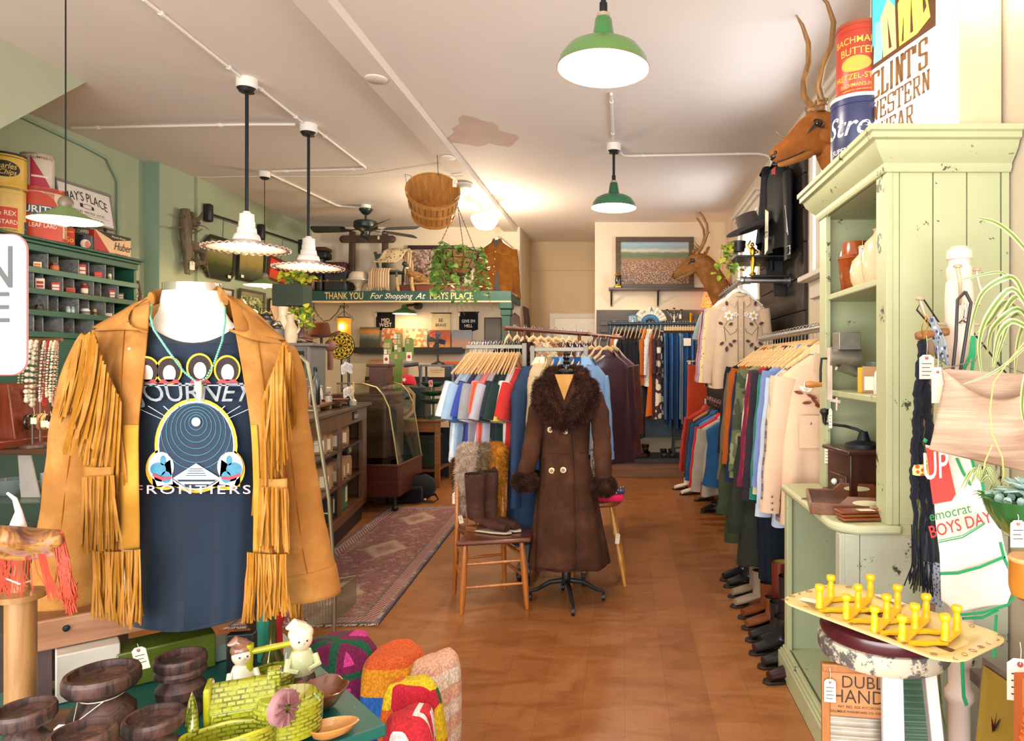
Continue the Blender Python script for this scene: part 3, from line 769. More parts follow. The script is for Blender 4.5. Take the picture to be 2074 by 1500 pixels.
MB().cyl((0,0,ZB-.26),(x1-x0,0,ZB-.26),.02,n=14).ball((0,0,ZB-.26),.034).mk('rail',PIPE,t)
MB().cyl((0,0,0),(0,0,ZB-.26),.018,n=12).mk('post',PIPE,t);MB().cyl((x1-x0,0,0),(x1-x0,0,ZB-.26),.018,n=12).mk('post',PIPE,t)
BX((0,x1-x0,0,.03,ZB-.36,ZB-.3),'header_board',M_('2b4a5c',.5),t)
FLOR=spt('16151c',['a8366e','5c2f7a','c9c0b0','2f5a3c'],22,.24);WPR=spt('3a2a30',['e8dcc6','d9c4a4','e8dcc6'],9,.42);LACE=spt('e9e6e4',['8f8f96','b9b9c0'],60,.3)
bk=[('dress','b5642f','rust',None),('dress','e6e6ea','white lace',LACE),('long','17161c','black',None),('dress','','black floral',FLOR),('long','15151a','plain black',None),('long','1b1b22','midnight',None),('long','14141a','jet black',None),('dress','2a3a3c','dark green',None),('blouse','c05f1e','burnt orange',None),('blouse','','white speckled',LACE),('dress','d0641c','bright orange',None),('long','4a2c30','wine',None),('long','','brown and white print',WPR)]
nb=len(bk);xa=x0+.06
for i,(k_,c,nme,mt)in EN(bk):
 x=xa+.052*i;rz=rad(78-2*(i%3));pr=bk[i-1][2]if i else None
 gmt(k_,(x,YB,ZB+.015),rz,mt or clo(c),nme+(' blouse' if k_=='blouse' else ' dress')+' on alcove pipe rail'+(', next to the %s one'%pr if pr else ', at its left end'),'dresses on alcove rail',scale=(1,.8,1 if k_!='long' else(1.1 if i<8 else .9)))
 hgr((x,YB,ZB+.02),rz,'light wooden hanger holding a dress on alcove pipe rail','wooden hangers on alcove rail')
jn=['5f87ad','23406b','2f5688','3d70aa','1f3b62','2a5590','8aa0b5','6f8496','27518c','33609c','1c355c','4f7fb4','2b5288','6c95c4']
for i,c in EN(jn):
 x=xa+.052*nb+.012+.034*i
 t=gmt('pants',(x,YB,ZB-.03),rad(84-3*(i%2)),dnm(c),'folded blue jeans in denim row of alcove rail','blue jeans on alcove rail',name='jeans',cat='jeans',scale=(1,.75,1.12+.06*(i%3)),tagp=None)
 hgr((x,YB,ZB+.02),rad(84),'clip hanger holding jeans on alcove pipe rail','clip hangers holding jeans',clip=1)
m=MB().pz([(-.05,0),(.05,0),(.05,.1),(-.05,.1)],.002,fm_(W(1392,700,9.05),*FY));tag(m.mk('paper_tag',TAGP),'square white paper tag hanging among blue jeans','tag')
for i,(px,py,h)in EN(((1256,745,.2),(1268,770,.21),(1273,748,.2))):
 m=MB().pz([(-.04,-h),(.04,-h),(.04,0),(-.04,0)],.002,fm_(W(px,py-20,9.04),*FY))
 text(m,'STANDARD',fm_(W(px,py-20,9.04)+V3((0,-.004,-h/2)),(0,0,-1),(0,-1,0)),.03,.001,m=1)
 tag(m.mk('paper_tag',[TAGP,INK]),['long white printed tag, topmost of three on black dresses','long white printed tag, lowest of three on black dresses','narrow white printed tag, rightmost of three on black dresses'][i],'tag')
t=T('old_door','weathered dark panelled door standing sideways behind alcove pipe rail',0,(0,9.55,.26))
OD=wd_('3b332c','55493e',4,'X',.6)
BX((x0-.2,RW-.03,0,.05,.3,2.02),'door_board',OD,t)
for a,b_ in((.4,1),(1.1,1.85)):
 BX((x0-.08,x0+.5,-.015,0,a,b_),'panel',OD,t,bv=.012);BX((x0+.6,x0+1.2,-.015,0,a,b_),'panel',OD,t,bv=.012)
m=MB()
for i in RN(9):m.bx(x0-.15,x0+.25,-.03,-.016,1+.1*i,1.07+.1*i)
m.mk('louver',OD,t,bv=.008)
tag(BX((WX_(1300,9.6),WX_(1410,9.6),9.5,9.54,WZ_(884,9.6),WZ_(780,9.6)),'painted_board',M_('2f5264',.45,var=.25,vs=4)),'dark teal painted board standing low behind jeans','board')
t=T('stool','black wooden ladder-back stool on platform under jeans',0,(W(1383,920,9.5).x,9.42,.26))
for sx in(-.13,.13):
 for sy in(-.1,.06):BAR(((sx*1.15,sy,0),(sx*.9,sy,.62),.03,.03),'leg',BK,t)
for z in(.12,.24,.36):BAR(((-.14,-.1,z),(.14,-.1,z),.018,.02),'rung',BK,t)
BX((-.15,.15,-.14,.1,.62,.65),'seat',BK,t,bv=.006)
d0=5.8;a=W(1503,568,d0);b_=W(1465,594,6.85);a2=V3((a.x,a.y,a.z));end=V3((a.x,7.1,a.z))
GALV=M_('a9a9ab',.35,.9)
t=T('clothes_rail','galvanised pipe rail elbowing out from dark boards with western shirts',0,(a.x,a.y,a.z));
WB=1.4
MB().cyl((0,0,0),(WB-a.x,0,0),.022,n=14).mk('arm',GALV,t);MB().cyl((0,.02,0),(0,end.y-a.y,0),.02,n=14).mk('rail',GALV,t)
MB().ball((0,0,0),.036).cyl((.02,0,0),(.07,0,0),.03).cyl((0,.02,0),(0,.07,0),.03).mk('elbow',GALV,t)
MB().cyl((WB-a.x-.012,0,0),(WB-a.x,0,0),.055,n=20).cyl((WB-a.x-.05,0,0),(WB-a.x-.01,0,0),.03).mk('flange',GALV,t)
up=[('blouse','','dark paisley',spt('24282c',['7a5a40','9a8a6a'],40,.3)),('blouse','','grey floral',spt('4a4c50',['b07a50','8a8c90','c06050'],34,.3)),('tee','7f8f92','grey green',None),('shirt','c98a86','dusty pink',None),('shirt','','black ditsy floral',spt('1e1d22',['b0503a','8f8a5a'],50,.3)),('shirt','','lavender and pink',clo('b99ac0')),('shirt','','pale yellow sprigged',spt('ecd196',['7a4a52','8a5a5a'],42,.22))]
RLx=a.x
for i,(k_,c,nme,mt)in EN(up):
 y=6.85-.13*i
 gmt(k_,(RLx,y,a.z+.012),rad(14+2*i),mt or clo(c),nme+(' shirt')+' on upper pipe rail behind embroidered shirt','shirts on upper pipe rail',scale=(1.05+.03*i,1,1))
 hgr((RLx,y,a.z+.016),rad(14+2*i),'white hanger on upper pipe rail on right','hangers on upper pipe rail',mt=WHITE)
EMB=clo('dcc0a0',.05)
es=T('embroidered_shirt','beige western shirt with white and brown rose embroidery on both yokes',0,(RLx-.01,5.88,a.z+.012),rad(2))
for k,me in shell('shirt',0).items():
 pn=SLD.get(k,k)
 if k in('collar',):continue
 lkm(pn,me,EMB,es)
def collar_points(parent,z,y,mt,s_=1,open_=.02):
 for sd in(-1,1):
  m=MB().pz([(open_*sd,0),(.075*sd*s_,.03),(.085*sd*s_,-.05*s_),(.05*sd*s_,-.085*s_)][::sd],.006,fm_((0,y,z),*FY))
  m.mk('collar_point',mt,parent,bv=.002)
collar_points(es,-.155,-.052,EMB)
m=MB().tb_([(.062*cos(q),.04*sin(q)*1.1,-.13)for q in AN(20)],.016,6,closed=1,flat=.6,up=(0,0,1));m.mk('collar_band',EMB,es)
m=MB().bx(-.022,.022,-.066,-.058,-.86,-.19);m.mk('placket',clo('d3b594',.05),es)
m=MB().tb_([(-.024,-.064,-.19),(-.024,-.069,-.86)],.0022,4).tb_([(.024,-.064,-.19),(.024,-.069,-.86)],.0022,4);m.mk('piping',M_('4a3230'),es)
for i in RN(7):MB().lt([(0,0),(.007,0),(.006,.003),(0,.004)],10,M=fm_((0,-.067,-.24-.09*i),*FY)).mk('snap_button',M_('f0e6d6',.2,.2),es)
def rose_spray(parent,cx,cz,y,sd,s_=1,c1='f0ecea',c2='5a3034',leaf='5a3034',name='embroidery'):
 m=MB();Mx=fm_((cx,y,cz),*FY)
 def pet(x,yy,r,a0,n,k):
  for i in RN(n):
   a=a0+2*pi*i/n;q=[(x+r*.9*cos(a)+r*.55*cos(b)*cos(a)-r*.42*sin(b)*sin(a),yy+r*.9*sin(a)+r*.55*cos(b)*sin(a)+r*.42*sin(b)*cos(a))for b in AN(8)]
   m.pz(q,.0015+.0003*i,Mx,k)
 pet(0,0,.022*s_,.3,6,0);m.pz([(.012*s_*cos(b),.012*s_*sin(b))for b in AN(8)],.004,Mx,2)
 pet(-.045*sd*s_,.012,.012*s_,0,5,0);pet(.03*sd*s_,.045*s_,.01*s_,0,5,0)
 m.tb_([Mx@V3((0,-.02*s_,.001)),Mx@V3((.03*sd*s_,-.07*s_,.001)),Mx@V3((-.01*sd*s_,-.12*s_,.001)),Mx@V3((-.045*sd*s_,-.1*s_,.001)),Mx@V3((-.05*sd*s_,-.08*s_,.001))],.0022,4,1)
 m.tb_([Mx@V3((.03*sd*s_,-.07*s_,.001)),Mx@V3((.02*sd*s_,-.16*s_,.001))],.0022,4,1)
 for(lx,ly,an,L)in((.01,.06,1.4,.035),(.035,-.055,.4,.035),(0,-.06,2.6,.03),(.03,-.165,-.6,.035),(0,-.17,-2.3,.035),(.012,-.19,-1.5,.04),(-.02,-.165,2.8,.03)):
  an=an if sd>0 else pi-an;q=[(lx*sd*s_+L*s_*t_*cos(an)-sg*.011*s_*sin(pi*t_)*sin(an),ly*s_+L*s_*t_*sin(an)+sg*.011*s_*sin(pi*t_)*cos(an))for t_,sg in((0,1),(.3,1),(.7,1),(1,1),(.7,-1),(.3,-1))]
  m.pz(q,.002,Mx,1)
 return m.mk(name,[M_(c1,.7),M_(leaf,.7),M_('c9a24a',.6)],parent)
rose_spray(es,-.105,-.31,-.074,-1,1.35);rose_spray(es,.105,-.31,-.074,1,1.35)
m=MB().bx(-.024,.024,.02,.024,-.165,-.135);m.mk('neck_label',M_('2c3a4a',.6),es)
MB().bx(-.07,.07,-.03,-.028,-.16,-.13)
hgr((RLx-.01,5.88,a.z+.016),0,'white hanger inside collar of beige embroidered shirt',None,mt=WHITE)
YL0,YL1=6.2,8.3;XL=.98;ZL=1.12
t=T('clothes_rack','low chrome rail under upper shirts carrying short jackets','clothes rack',(XL,7.2,0))
CYL(((0,YL0-7.2,ZL),(0,YL1-7.2,ZL),.016),'rail',CHR,t)
for y in(YL0,YL1):CYL(((0,y-7.2,0),(0,y-7.2,ZL),.014),'post',CHR,t)
lo=[('c23326','red'),('8c1f1c','dark red'),('b37a26','mustard'),('24303a','charcoal'),('2d5a88','denim blue'),('5d86b4','light denim'),('cf2a2c','bright red'),('b8ab98','stone'),('2a5c8c','faded blue')]
for i,(c,nme)in EN(lo[::-1]):
 y=YL0+.1+.2*i
 gmt('vest' if i%3==0 else 'shirt',(XL,y,ZL+.012),rad(8),dnm(c)if 'blue' in nme or 'denim' in nme else clo(c),nme+' garment on low chrome rail beyond near rack','short jackets on low rail',name='jacket',cat='jacket',scale=(1.12,1,.92))
 hgr((XL,y,ZL+.014),rad(8),'dark hanger on low chrome rail','hangers on low chrome rail',mt=BK)
gmt('skirt',(W(1412,720,8.6).x,8.6,W(1412,720,8.6).z),rad(30),clo('b8401f'),'long rust orange skirt by corner beside jeans',scale=(.8,1,1.2));hgr((W(1412,720,8.6).x,8.6,W(1412,720,8.6).z+.01),rad(30),'clip hanger holding rust orange skirt',None,clip=1)
XR=1.055;ZR=1.72;Y0,Y1=3.55,5.3
t=T('clothes_rack','chrome rack along right wall packed with shirts and flannels, nearest rack','clothes rack',(XR,4.6,0))
MB().cyl((0,Y0-4.6,ZR),(0,Y1-4.6,ZR),.02,n=16).mk('rail',GALV,t)
for y in(Y0+.1,Y1-.03):MB().cyl((.05,y-4.6,.03),(.05,y-4.6,ZR-.02),.016).bx(-.2,.25,y-4.6-.02,y-4.6+.02,0,.03).mk('post',GALV,t)
CAMO=camo(['3a4030','5c6344','8a8a62','262a22'],8);FLAN=checks('b3231d','2a1f2a',11,c3='27382f');GRID=checks('c9b8a0','6a5a5a',16,c3='b8a48c')
nr=[('jacket','20242a','black wool',None,1.06),('jacket','6b5a44','khaki canvas',None,1.1),('jacket','8a6a44','tan barn',None,1.1),('jacket','2a3140','dark navy work',None,1.1),('jacket','a5521f','rust corduroy',None,1.1),('jacket','23304a','navy',None,1.06),('jacket','b06a28','caramel',None,1.06),('jacket','77875c','sage army',None,1.1),('jacket','','camouflage',CAMO,1.1),('shirt','e8d6be','cream',None,1.06),('vest','2f3326','dark olive',None,1.06),('jacket','6a2440','maroon',None,1.1),('shirt','','red plaid flannel',FLAN,1.1),('jacket','2c2a33','charcoal check',None,1.06),('shirt','1f7a6a','teal',None,1.1),('shirt','d8c9a0','pale khaki',None,1.1),('shirt','7384b8','periwinkle',None,1.1),('shirt','bcc8da','pale blue chambray',None,1.1),('shirt','','tan windowpane check',GRID,1.1)]
for i,(k_,c,nme,mt,s_)in EN(nr):
 y=Y1-.12-(Y1-Y0-.24)*i/len(nr);rz=rad(14+(i*5%4)*3)
 gmt(k_,(XR,y,ZR+.012),rz,mt or(clo(c)if k_!='jacket' else sde(c)),nme+' '+{'jacket':'jacket','shirt':'shirt','vest':'vest'}[k_]+' on near rack along right wall','clothes on near right rack',name={'jacket':'jacket','shirt':'shirt','vest':'vest'}[k_],scale=(s_,1,s_*(.92+.05*(i*7%4))))
 hgr((XR,y,ZR+.014),rz,'light wooden hanger on packed near right rack','wooden hangers on near right rack',wd=.23)
PNK=clo('dfbd9f',.05)
ps=T('western_shirt','pale peach western shirt with a magnolia embroidered above pocket, front of near rack',0,(XR+.02,3.62,ZR+.012),rad(3));ps.scale=(1.1,1,1.12)
for k,me in shell('shirt',1).items():
 pn=SLD.get(k,k)
 o=lkm(pn,me,PNK,ps)
collar_points(ps,-.155,-.058,PNK,1.1)
fl_=MB();Mx=fm_((-.13,-.085,-.31),*FY)
for an,L,w_ in((1.7,.05,.02),(1.1,.045,.02),(2.4,.045,.02),(.5,.035,.017)):
 fl_.pz([(L*t_*cos(an)-sg*w_*.5*sin(pi*t_)*sin(an),L*t_*sin(an)+sg*w_*.5*sin(pi*t_)*cos(an))for t_,sg in((0,1),(.3,1),(.7,1),(1,1),(.7,-1),(.3,-1))],.002,Mx,0)
for ox,oy,an,L in((0,-.01,-.4,.06),(-.01,-.01,2.9,.05),(.02,-.02,-.8,.07),(.03,-.05,3.2,.05),(.04,-.06,-.3,.04)):
 fl_.pz([(ox+L*t_*cos(an)-sg*.009*sin(pi*t_)*sin(an),oy+L*t_*sin(an)+sg*.009*sin(pi*t_)*cos(an))for t_,sg in((0,1),(.3,1),(.7,1),(1,1),(.7,-1),(.3,-1))],.002,Mx,1)
fl_.mk('embroidery',[M_('f3e9dc',.7),M_('7c3b2a',.7)],ps)
m=MB().pz([(-.055,0),(.055,0),(.055,-.028),(.01,-.042),(0,-.05),(-.01,-.042),(-.055,-.028)],.004,fm_((-.11,-.088,-.42),*FY));m.pz([(-.052,-.03),(.052,-.03),(.052,-.15),(-.052,-.15)],.002,fm_((-.11,-.089,-.42),*FY));m.mk('pocket',PNK,ps,bv=.001)
MB().lt([(0,0),(.006,0),(.005,.003),(0,.004)],10,M=fm_((-.11,-.095,-.455),*FY)).mk('snap_button',CHR,ps)
for i in RN(3):MB().lt([(0,0),(.006,0),(.005,.003),(0,.004)],10,M=fm_((-.28,-.04,-.8-.03*i),*FY)).mk('snap_button',CHR,ps)
hgr((XR+.02,3.62,ZR+.014),0,'light wooden hanger inside pale peach western shirt',None,wd=.22)
for i,(c,nme,y)in EN((('3b4230','dark olive long coat',4.9),('2c2f28','black green long coat',4.35))):
 gmt('coat',(XR-.02,y,1.3),rad(6),sde(c),nme+' hanging low beneath near rack',None,scale=(1.1,1,.9))
for i,(c,y)in EN((('142644',5.15),('101c30',4.7),('18202c',4.2))):
 gmt('pants',(XR-.05,y,1.18),rad(6),dnm(c),['dark indigo rolled jeans hanging lowest, farthest under near rack','dark navy trousers under near rack','black jeans under near rack behind boots'][i],None,name='jeans',cat='jeans',scale=(1.2,1.6,.86))
# the green hutch on the right
HG=chipped('b1b68e','2f3a2c',.615,9,.45,edge=.02);HG2=chipped('b8bba5','2f3a2c',.62,7,.45);HIN=chipped('a2ac89','33402f',.63,8,.5)
hy0,hy1=2.54,3.4;hx=.977;lx=.8;wx=RW-.01;zc=.93;zt=2.27
t=T('hutch','tall pale green chipped-paint hutch with open shelves and stepped counter',0,(0,0,0));HU=t
TH=.045
def boards(m,x0,x1,y0,y1,z0,z1,n,gap=.004):
 """upright boards of a panel lying in the XZ plane"""
 for i in RN(n):
  a=x0+(x1-x0)*i/n;b_=x0+(x1-x0)*(i+1)/n;m.bx(a+gap/2,b_-gap/2,y0,y1,z0,z1)
m=MB().bx(hx,hx+.045,hy0,hy0+.03,zc,zt);m.bx(hx+.05,wx,hy0+.001,hy0+.03,zc-.04,zc);boards(m,hx+.045,wx-.03,hy0,hy0+.025,zc,zt,3);m.bx(wx-.028,wx,hy0-.004,hy0+.03,zc,zt);m.mk('side_panel',HG,t,bv=.002)
BX((hx,wx,hy1-.03,hy1,zc,zt),'side_panel',HG,t,bv=.002)
m=MB()
for i in RN(4):m.bx(wx-.025,wx,hy0+.03+.2*i,hy0+.028+.2*(i+1),zc,zt)
m.mk('back_panel',HIN,t,bv=.002)
BX((hx-.005,hx+.02,hy0-.004,hy0+.1,zc,zt),'front_stile',HG,t,bv=.003);BX((hx-.005,hx+.02,hy1-.1,hy1+.004,zc,zt),'front_stile',HG,t,bv=.003)
def shelfz(py):
 return EYE+(VY-py)*hy0/F
S1,S2,S3=shelfz(555),shelfz(805)-0,shelfz(905)
for z,y0_,y1_,x1_ in((S1,hy0+.03,hy1-.03,wx-.02),(S2,hy0+.03,hy1-.03,wx-.02)):
 BX((hx+.005,x1_,y0_,y1_,z-.028,z),'shelf',HG,t,bv=.005)
 BX((wx-.05,wx-.025,y0_,y1_,z-.1,z-.028),'shelf_cleat',HG,t)
BX((hx+.12,wx-.02,hy0+.03,hy0+.42,S3-.025,S3),'short_shelf',HG,t,bv=.005)
BX((hx+.14,hx+.16,hy0+.38,hy0+.41,S3-.07,S3-.025),'shelf_cleat',HG,t)
prof=[(0,0),(.012,0),(.02,.015),(.02,.03),(.035,.045),(.06,.075),(.07,.1),(.085,.105),(.085,.125),(.095,.13),(.095,.15),(0,.15)]
m=MB();b=0
path=[]
for(o_,z)in prof:
 path.append([(wx,hy0-o_,zt-.03+z),(hx-o_,hy0-o_,zt-.03+z),(hx-o_,hy1+o_,zt-.03+z),(wx,hy1+o_,zt-.03+z)])
for r in path:m.v+=r
for i in RN(len(prof)-1):
 for k in RN(3):m.f.append((i*4+k,i*4+k+1,(i+1)*4+k+1,(i+1)*4+k));m.m.append(0)
m.mk('cornice',HG,t)
BX((hx-.09,wx,hy0-.09,hy1+.09,zt+.1,zt+.118),'top_board',HG,t,bv=.004)
BX((hx+.01,wx,hy0+.01,hy1-.01,zt-.03,zt-.005),'ceiling_board',HIN,t)
m=MB().pz([(lx,hy0+.03),(lx+.06,hy0-.02),(hx+.05,hy0-.02),(hx+.05,hy0+.03),(wx,hy0+.03),(wx,hy1+.03),(lx-.01,hy1+.03),(lx-.02,hy1),(lx-.02,hy0+.07)],.035,TL((0,0,zc-.035)));m.mk('counter_board',chipped('bbbe98','2f3a2c',.6,8),t,bv=.012)
m=MB().bx(lx+.022,lx+.075,hy0,hy0+.03,0,zc-.035);m.bx(lx+.078,wx,hy0+.004,hy0+.028,0,zc-.035);m.mk('lower_side_panel',HG2,t,bv=.002)
BX((lx,wx,hy1-.03,hy1,0,zc-.035),'lower_side_panel',HIN,t,bv=.002)
BX((lx,lx+.022,hy0,hy0+.05,.1,zc-.035),'lower_stile',HG2,t,bv=.002);BX((lx-.004,lx+.022,hy1-.055,hy1,.1,zc-.035),'lower_stile',HG,t,bv=.003)
BX((wx-.03,wx,hy0+.03,hy1-.03,0,zc-.04),'lower_back_panel',HIN,t)
BX((lx+.02,wx-.03,hy0+.03,hy1-.03,.1,.125),'bottom_board',HIN,t)
BX((lx+.2,wx-.03,hy0+.03,hy0+.36,.5,.525),'lower_shelf',HIN,t)
MB().bx(lx-.012,lx+.01,hy0-.01,hy1+.012,0,.13).bx(lx-.03,lx-.01,hy0-.03,hy1+.03,0,.1).bx(lx-.022,lx-.01,hy0-.02,hy1+.02,.1,.115).mk('plinth',HG,t,bv=.005)
zT=zt+.118
RLAC=M_('a53a24',.4,.2,var=.2,vs=9)
def can(name,loc,r,h,body,label,lid='c9b89a',bands=(),cat='tin can',group=None,rz=0,handle=0):
 t=T(name,label,cat,loc,rz,group)
 p=[(0,0),(r*.98,0),(r,.004)]
 for b_ in(.06,.1):p+=[(r,h*b_-.003),(r*.985,h*b_),(r,h*b_+.003)]
 p+=[(r,h*.88),(r*.985,h*.885),(r,h*.89),(r,h),(r*.97,h)]
 LT((p,36),'can_body',body,t)
 LT(([(r*1.015,h-.012),(r*1.02,h+.004),(r*.96,h+.006),(r*.95,h-.002),(0,h-.002)],36),'lid',M_(lid,.35,.4),t)
 return t
def wtx(parent,s,r,z,size,c,ang=-90,sx=1,off=.004,shear=0,arc=0,name='lettering'):
 m=MB()
 def fn(p):return p
 V,Fs=txg(s,1,off,shear)
 out=[]
 for v in V:
  x=v.x*size*sx;a=rad(ang)+x/r
  out.append((1.004*r*cos(a)+.0006*cos(a),1.004*r*sin(a),z+v.y*size-arc*(x/r)**2))
 m.add(out,Fs);return m.mk(name,M_(c,.5,var=0),parent)
def band(parent,r,z0,z1,c,a0=0,a1=360,name='label_band'):
 m=MB();n=40;m.grid(lambda u,v:(1.003*r*cos(rad(a0+(a1-a0)*v)),1.003*r*sin(rad(a0+(a1-a0)*v)),z0+(z1-z0)*u),1,n);return m.mk(name,M_(c,.45,var=.08),parent)
def patch(parent,r,ang,z,rx,rz_,c,name='label_oval',k=1.004,sides=32):
 m2=MB().grid(lambda u,v:((k*r*cos(rad(ang)+u*rx*cos(2*pi*v)/r)),(k*r*sin(rad(ang)+u*rx*cos(2*pi*v)/r)),z+u*rz_*sin(2*pi*v)),5,sides,wrap=1)
 return m2.mk(name,M_(c,.45,var=.05),parent)
bl=can('tin_can',(hx+.1,3.14,zT),.125,.34,M_('262b55',.35,.1,var=.15),'large navy blue lard tin with white script on hutch top, under red tin','e6ded0')
wtx(bl,'Streck',.125,.2,.13,'f0e8da',ang=-112,shear=.35,off=.006);wtx(bl,'SUPERIOR BRAND',.125,.095,.032,'f0e8da',ang=-112,off=.004);wtx(bl,'KETTLE RENDERED',.125,.065,.022,'f0e8da',ang=-112,off=.003);wtx(bl,'LARD',.125,.025,.05,'f0e8da',ang=-112,off=.006)
rd=can('tin_can',(hx+.115,3.15,zT+.346),.112,.33,M_('b03a26',.4,.1,var=.2),'red pretzel tin with yellow lettering, stacked on navy lard tin','a5523a')
wtx(rd,"BACHMAN'S",.112,.245,.042,'e8b84c',ang=-118,off=.004);wtx(rd,'BUTTER',.112,.195,.046,'e8b84c',ang=-118,off=.004)
patch(rd,.112,-122,.14,.07,.035,'d9a443');wtx(rd,'PRETZEL-STICKS',.112,.082,.036,'e8b84c',ang=-112,off=.004);wtx(rd,"BACHMAN'S.INC",.112,.045,.022,'e8b84c',ang=-118,off=.002);wtx(rd,'READING PA. U.S.A. 2 POUNDS',.112,.022,.01,'e8b84c',ang=-118)
ux=V3((-.25,1,0)).normalized();nx=V3((-1,-.25,0)).normalized()
near=V3((1.235,2.53,zT));LL,LH=.54,.92
sg=T('lightbox_sign','glowing white lightbox sign reading CLINTS WESTERN WEAR on top of the hutch',0,near)
def SG(u,z,o_=0):return ux*u+V3((0,0,z))+nx*o_
m=MB();c_=ux*(LL/2)-nx*.1+V3((0,0,LH/2));R=M4((ux,-nx,V3((0,0,1)))).transposed();m.box(c_,(LL,.19,LH),R);m.mk('housing',M_('d9c2a0',.5,var=.06),sg,bv=.004)
Mf=fm_((0,0,0),-ux,nx)
def sgp(u,z,o_=.004):return SG(u,z,o_)
m=MB().box(ux*(LL/2)+nx*0+V3((0,0,LH/2)),(LL-.01,.012,LH-.01),R);m.mk('face',emt('fff6e6',2.6,'lit_sign_face','ffffff'),sg)
def fpl(pts,c,o_=.008,name='printed_shape',ems=.9):
 pts=[(a,b_+.045)for a,b_ in pts];m=MB().pz([(-(u),z)for u,z in pts],.0006,fm_(nx*o_,-ux,nx));
 mm=emt(c,ems,'lit_print',c);return m.mk(name,mm,sg)
def slab(s,u,z,H,wf=1,c='7a5228'):
 """slab-serif western capitals drawn as strokes; u is the left end seen by the reader, going towards the near edge"""
 L={'C':[((.9,.75),(.9,1)),((.9,.98),(.12,.98)),((.12,1),(.12,0)),((.12,.02),(.9,.02)),((.9,0),(.9,.25))],'L':[((.25,0),(.25,1)),((0,.98),(.5,.98)),((0,.02),(.9,.02)),((.9,0),(.9,.3))],'I':[((.4,0),(.4,1)),((.1,.98),(.7,.98)),((.1,.02),(.7,.02))],'N':[((.2,0),(.2,1)),((.2,1),(.8,0)),((.8,0),(.8,1)),((0,.98),(.35,.98)),((0,.02),(.4,.02)),((.6,.98),(1,.98))],'T':[((.5,0),(.5,1)),((0,.98),(1,.98)),((0,.72),(0,1)),((1,.72),(1,1)),((.25,.02),(.75,.02))],"'":[((.2,1),(.1,.7))],'S':[((.88,.75),(.88,1)),((.88,.98),(.12,.98)),((.12,1),(.12,.5)),((.12,.52),(.88,.46)),((.88,.5),(.88,0)),((.88,.02),(.12,.02)),((.12,0),(.12,.28))],'W':[((.1,1),(.3,0)),((.3,0),(.5,.8)),((.5,.8),(.7,0)),((.7,0),(.9,1)),((0,.98),(.25,.98)),((.75,.98),(1,.98)),((.4,.98),(.6,.98))],'E':[((.2,0),(.2,1)),((0,.98),(.9,.98)),((0,.02),(.9,.02)),((.2,.5),(.65,.5)),((.9,.75),(.9,1)),((.9,0),(.9,.25)),((.65,.35),(.65,.65))],'R':[((.2,0),(.2,1)),((0,.98),(.8,.98)),((.82,1),(.82,.5)),((.8,.5),(.2,.5)),((.5,.5),(.85,0)),((0,.02),(.4,.02)),((.75,.02),(1,.02))],'A':[((.1,0),(.45,1)),((.55,1),(.9,0)),((.3,.35),(.7,.35)),((0,.02),(.3,.02)),((.7,.02),(1,.02)),((.35,.98),(.65,.98))]}
 m=MB();M0=fm_(nx*.009,-ux,nx);x=-u
 for ch in s:
  wd=wf*(H*.62 if ch!="'" else H*.25)
  if ch=='I':wd=wf*H*.42
  for(a,b_)in L[ch]:
   p=V3((x+a[0]*wd*.86,z+a[1]*H));q=V3((x+b_[0]*wd*.86,z+b_[1]*H));d_=(q-p)
   if d_.length<1e-5:continue
   thin=abs(d_.y)<abs(d_.x)*.3
   hw=H*(.055 if thin else .085);d_.normalize();n_=V3((-d_.y,d_.x))*hw
   m.pz([tuple(p-n_),tuple(q-n_),tuple(q+n_),tuple(p+n_)],.0006,M0)
  x+=wd
 return m.mk('lettering',emt(c,.22,'lit_print',c),sg)
slab("CLINT'S",.52,.31,.115,.86);slab('WESTERN',.522,.212,.08,1.12);slab('WEAR',.455,.112,.08,1.12)
fpl([(.11,.4),(.53,.4),(.53,.83),(.11,.83)],'5a3218',.0076,ems=.3)
fpl([(.36,.56),(.52,.5),(.52,.82),(.36,.82)],'3fb8c8',.0083);fpl([(.14,.6),(.2,.6),(.21,.82),(.14,.82)],'3fb8c8',.0083)
fpl([(.45,.42),(.51,.42),(.5,.6),(.44,.58)],'7ad0e0',.0088);fpl([(.35,.42),(.44,.42),(.46,.6),(.41,.66),(.36,.6)],'f0c078',.0089)
fpl([(.33,.64),(.42,.66),(.44,.73),(.36,.74),(.32,.7)],'d05a6a',.0094);fpl([(.34,.73),(.41,.73),(.43,.8),(.38,.83),(.34,.79)],'fff4e0',.0095,ems=2)
fpl([(.14,.45),(.22,.42),(.33,.42),(.34,.6),(.28,.68),(.18,.64)],'f6dc4a',.0089,ems=1.4);fpl([(.2,.67),(.28,.67),(.29,.76),(.24,.79),(.2,.74)],'fff4e0',.0094,ems=2)
fpl([(.24,.44),(.26,.44),(.255,.6)],'5a3218',.0096,ems=.3);fpl([(.16,.5),(.18,.48),(.19,.62)],'5a3218',.0096,ems=.3);fpl([(.3,.43),(.315,.43),(.3,.56)],'5a3218',.0096,ems=.3);fpl([(.38,.44),(.4,.44),(.41,.58)],'5a3218',.0096,ems=.3)
fpl([(.34,.79),(.44,.8),(.42,.86),(.34,.86)],'5a3218',.0097,ems=.3);fpl([(.19,.76),(.3,.77),(.28,.86),(.2,.86)],'5a3218',.0097,ems=.3)
e0=SG(-.012,.66)-nx*.13;m=MB().tb_([e0,e0-ux*.03,e0-ux*.03+V3((0,0,.02)),e0-ux*.03+V3((0,0,.13)),e0+V3((0,0,.15))],.011,10,flat=.7);m.mk('carry_handle',M_('8a7658',.5,.3),sg)
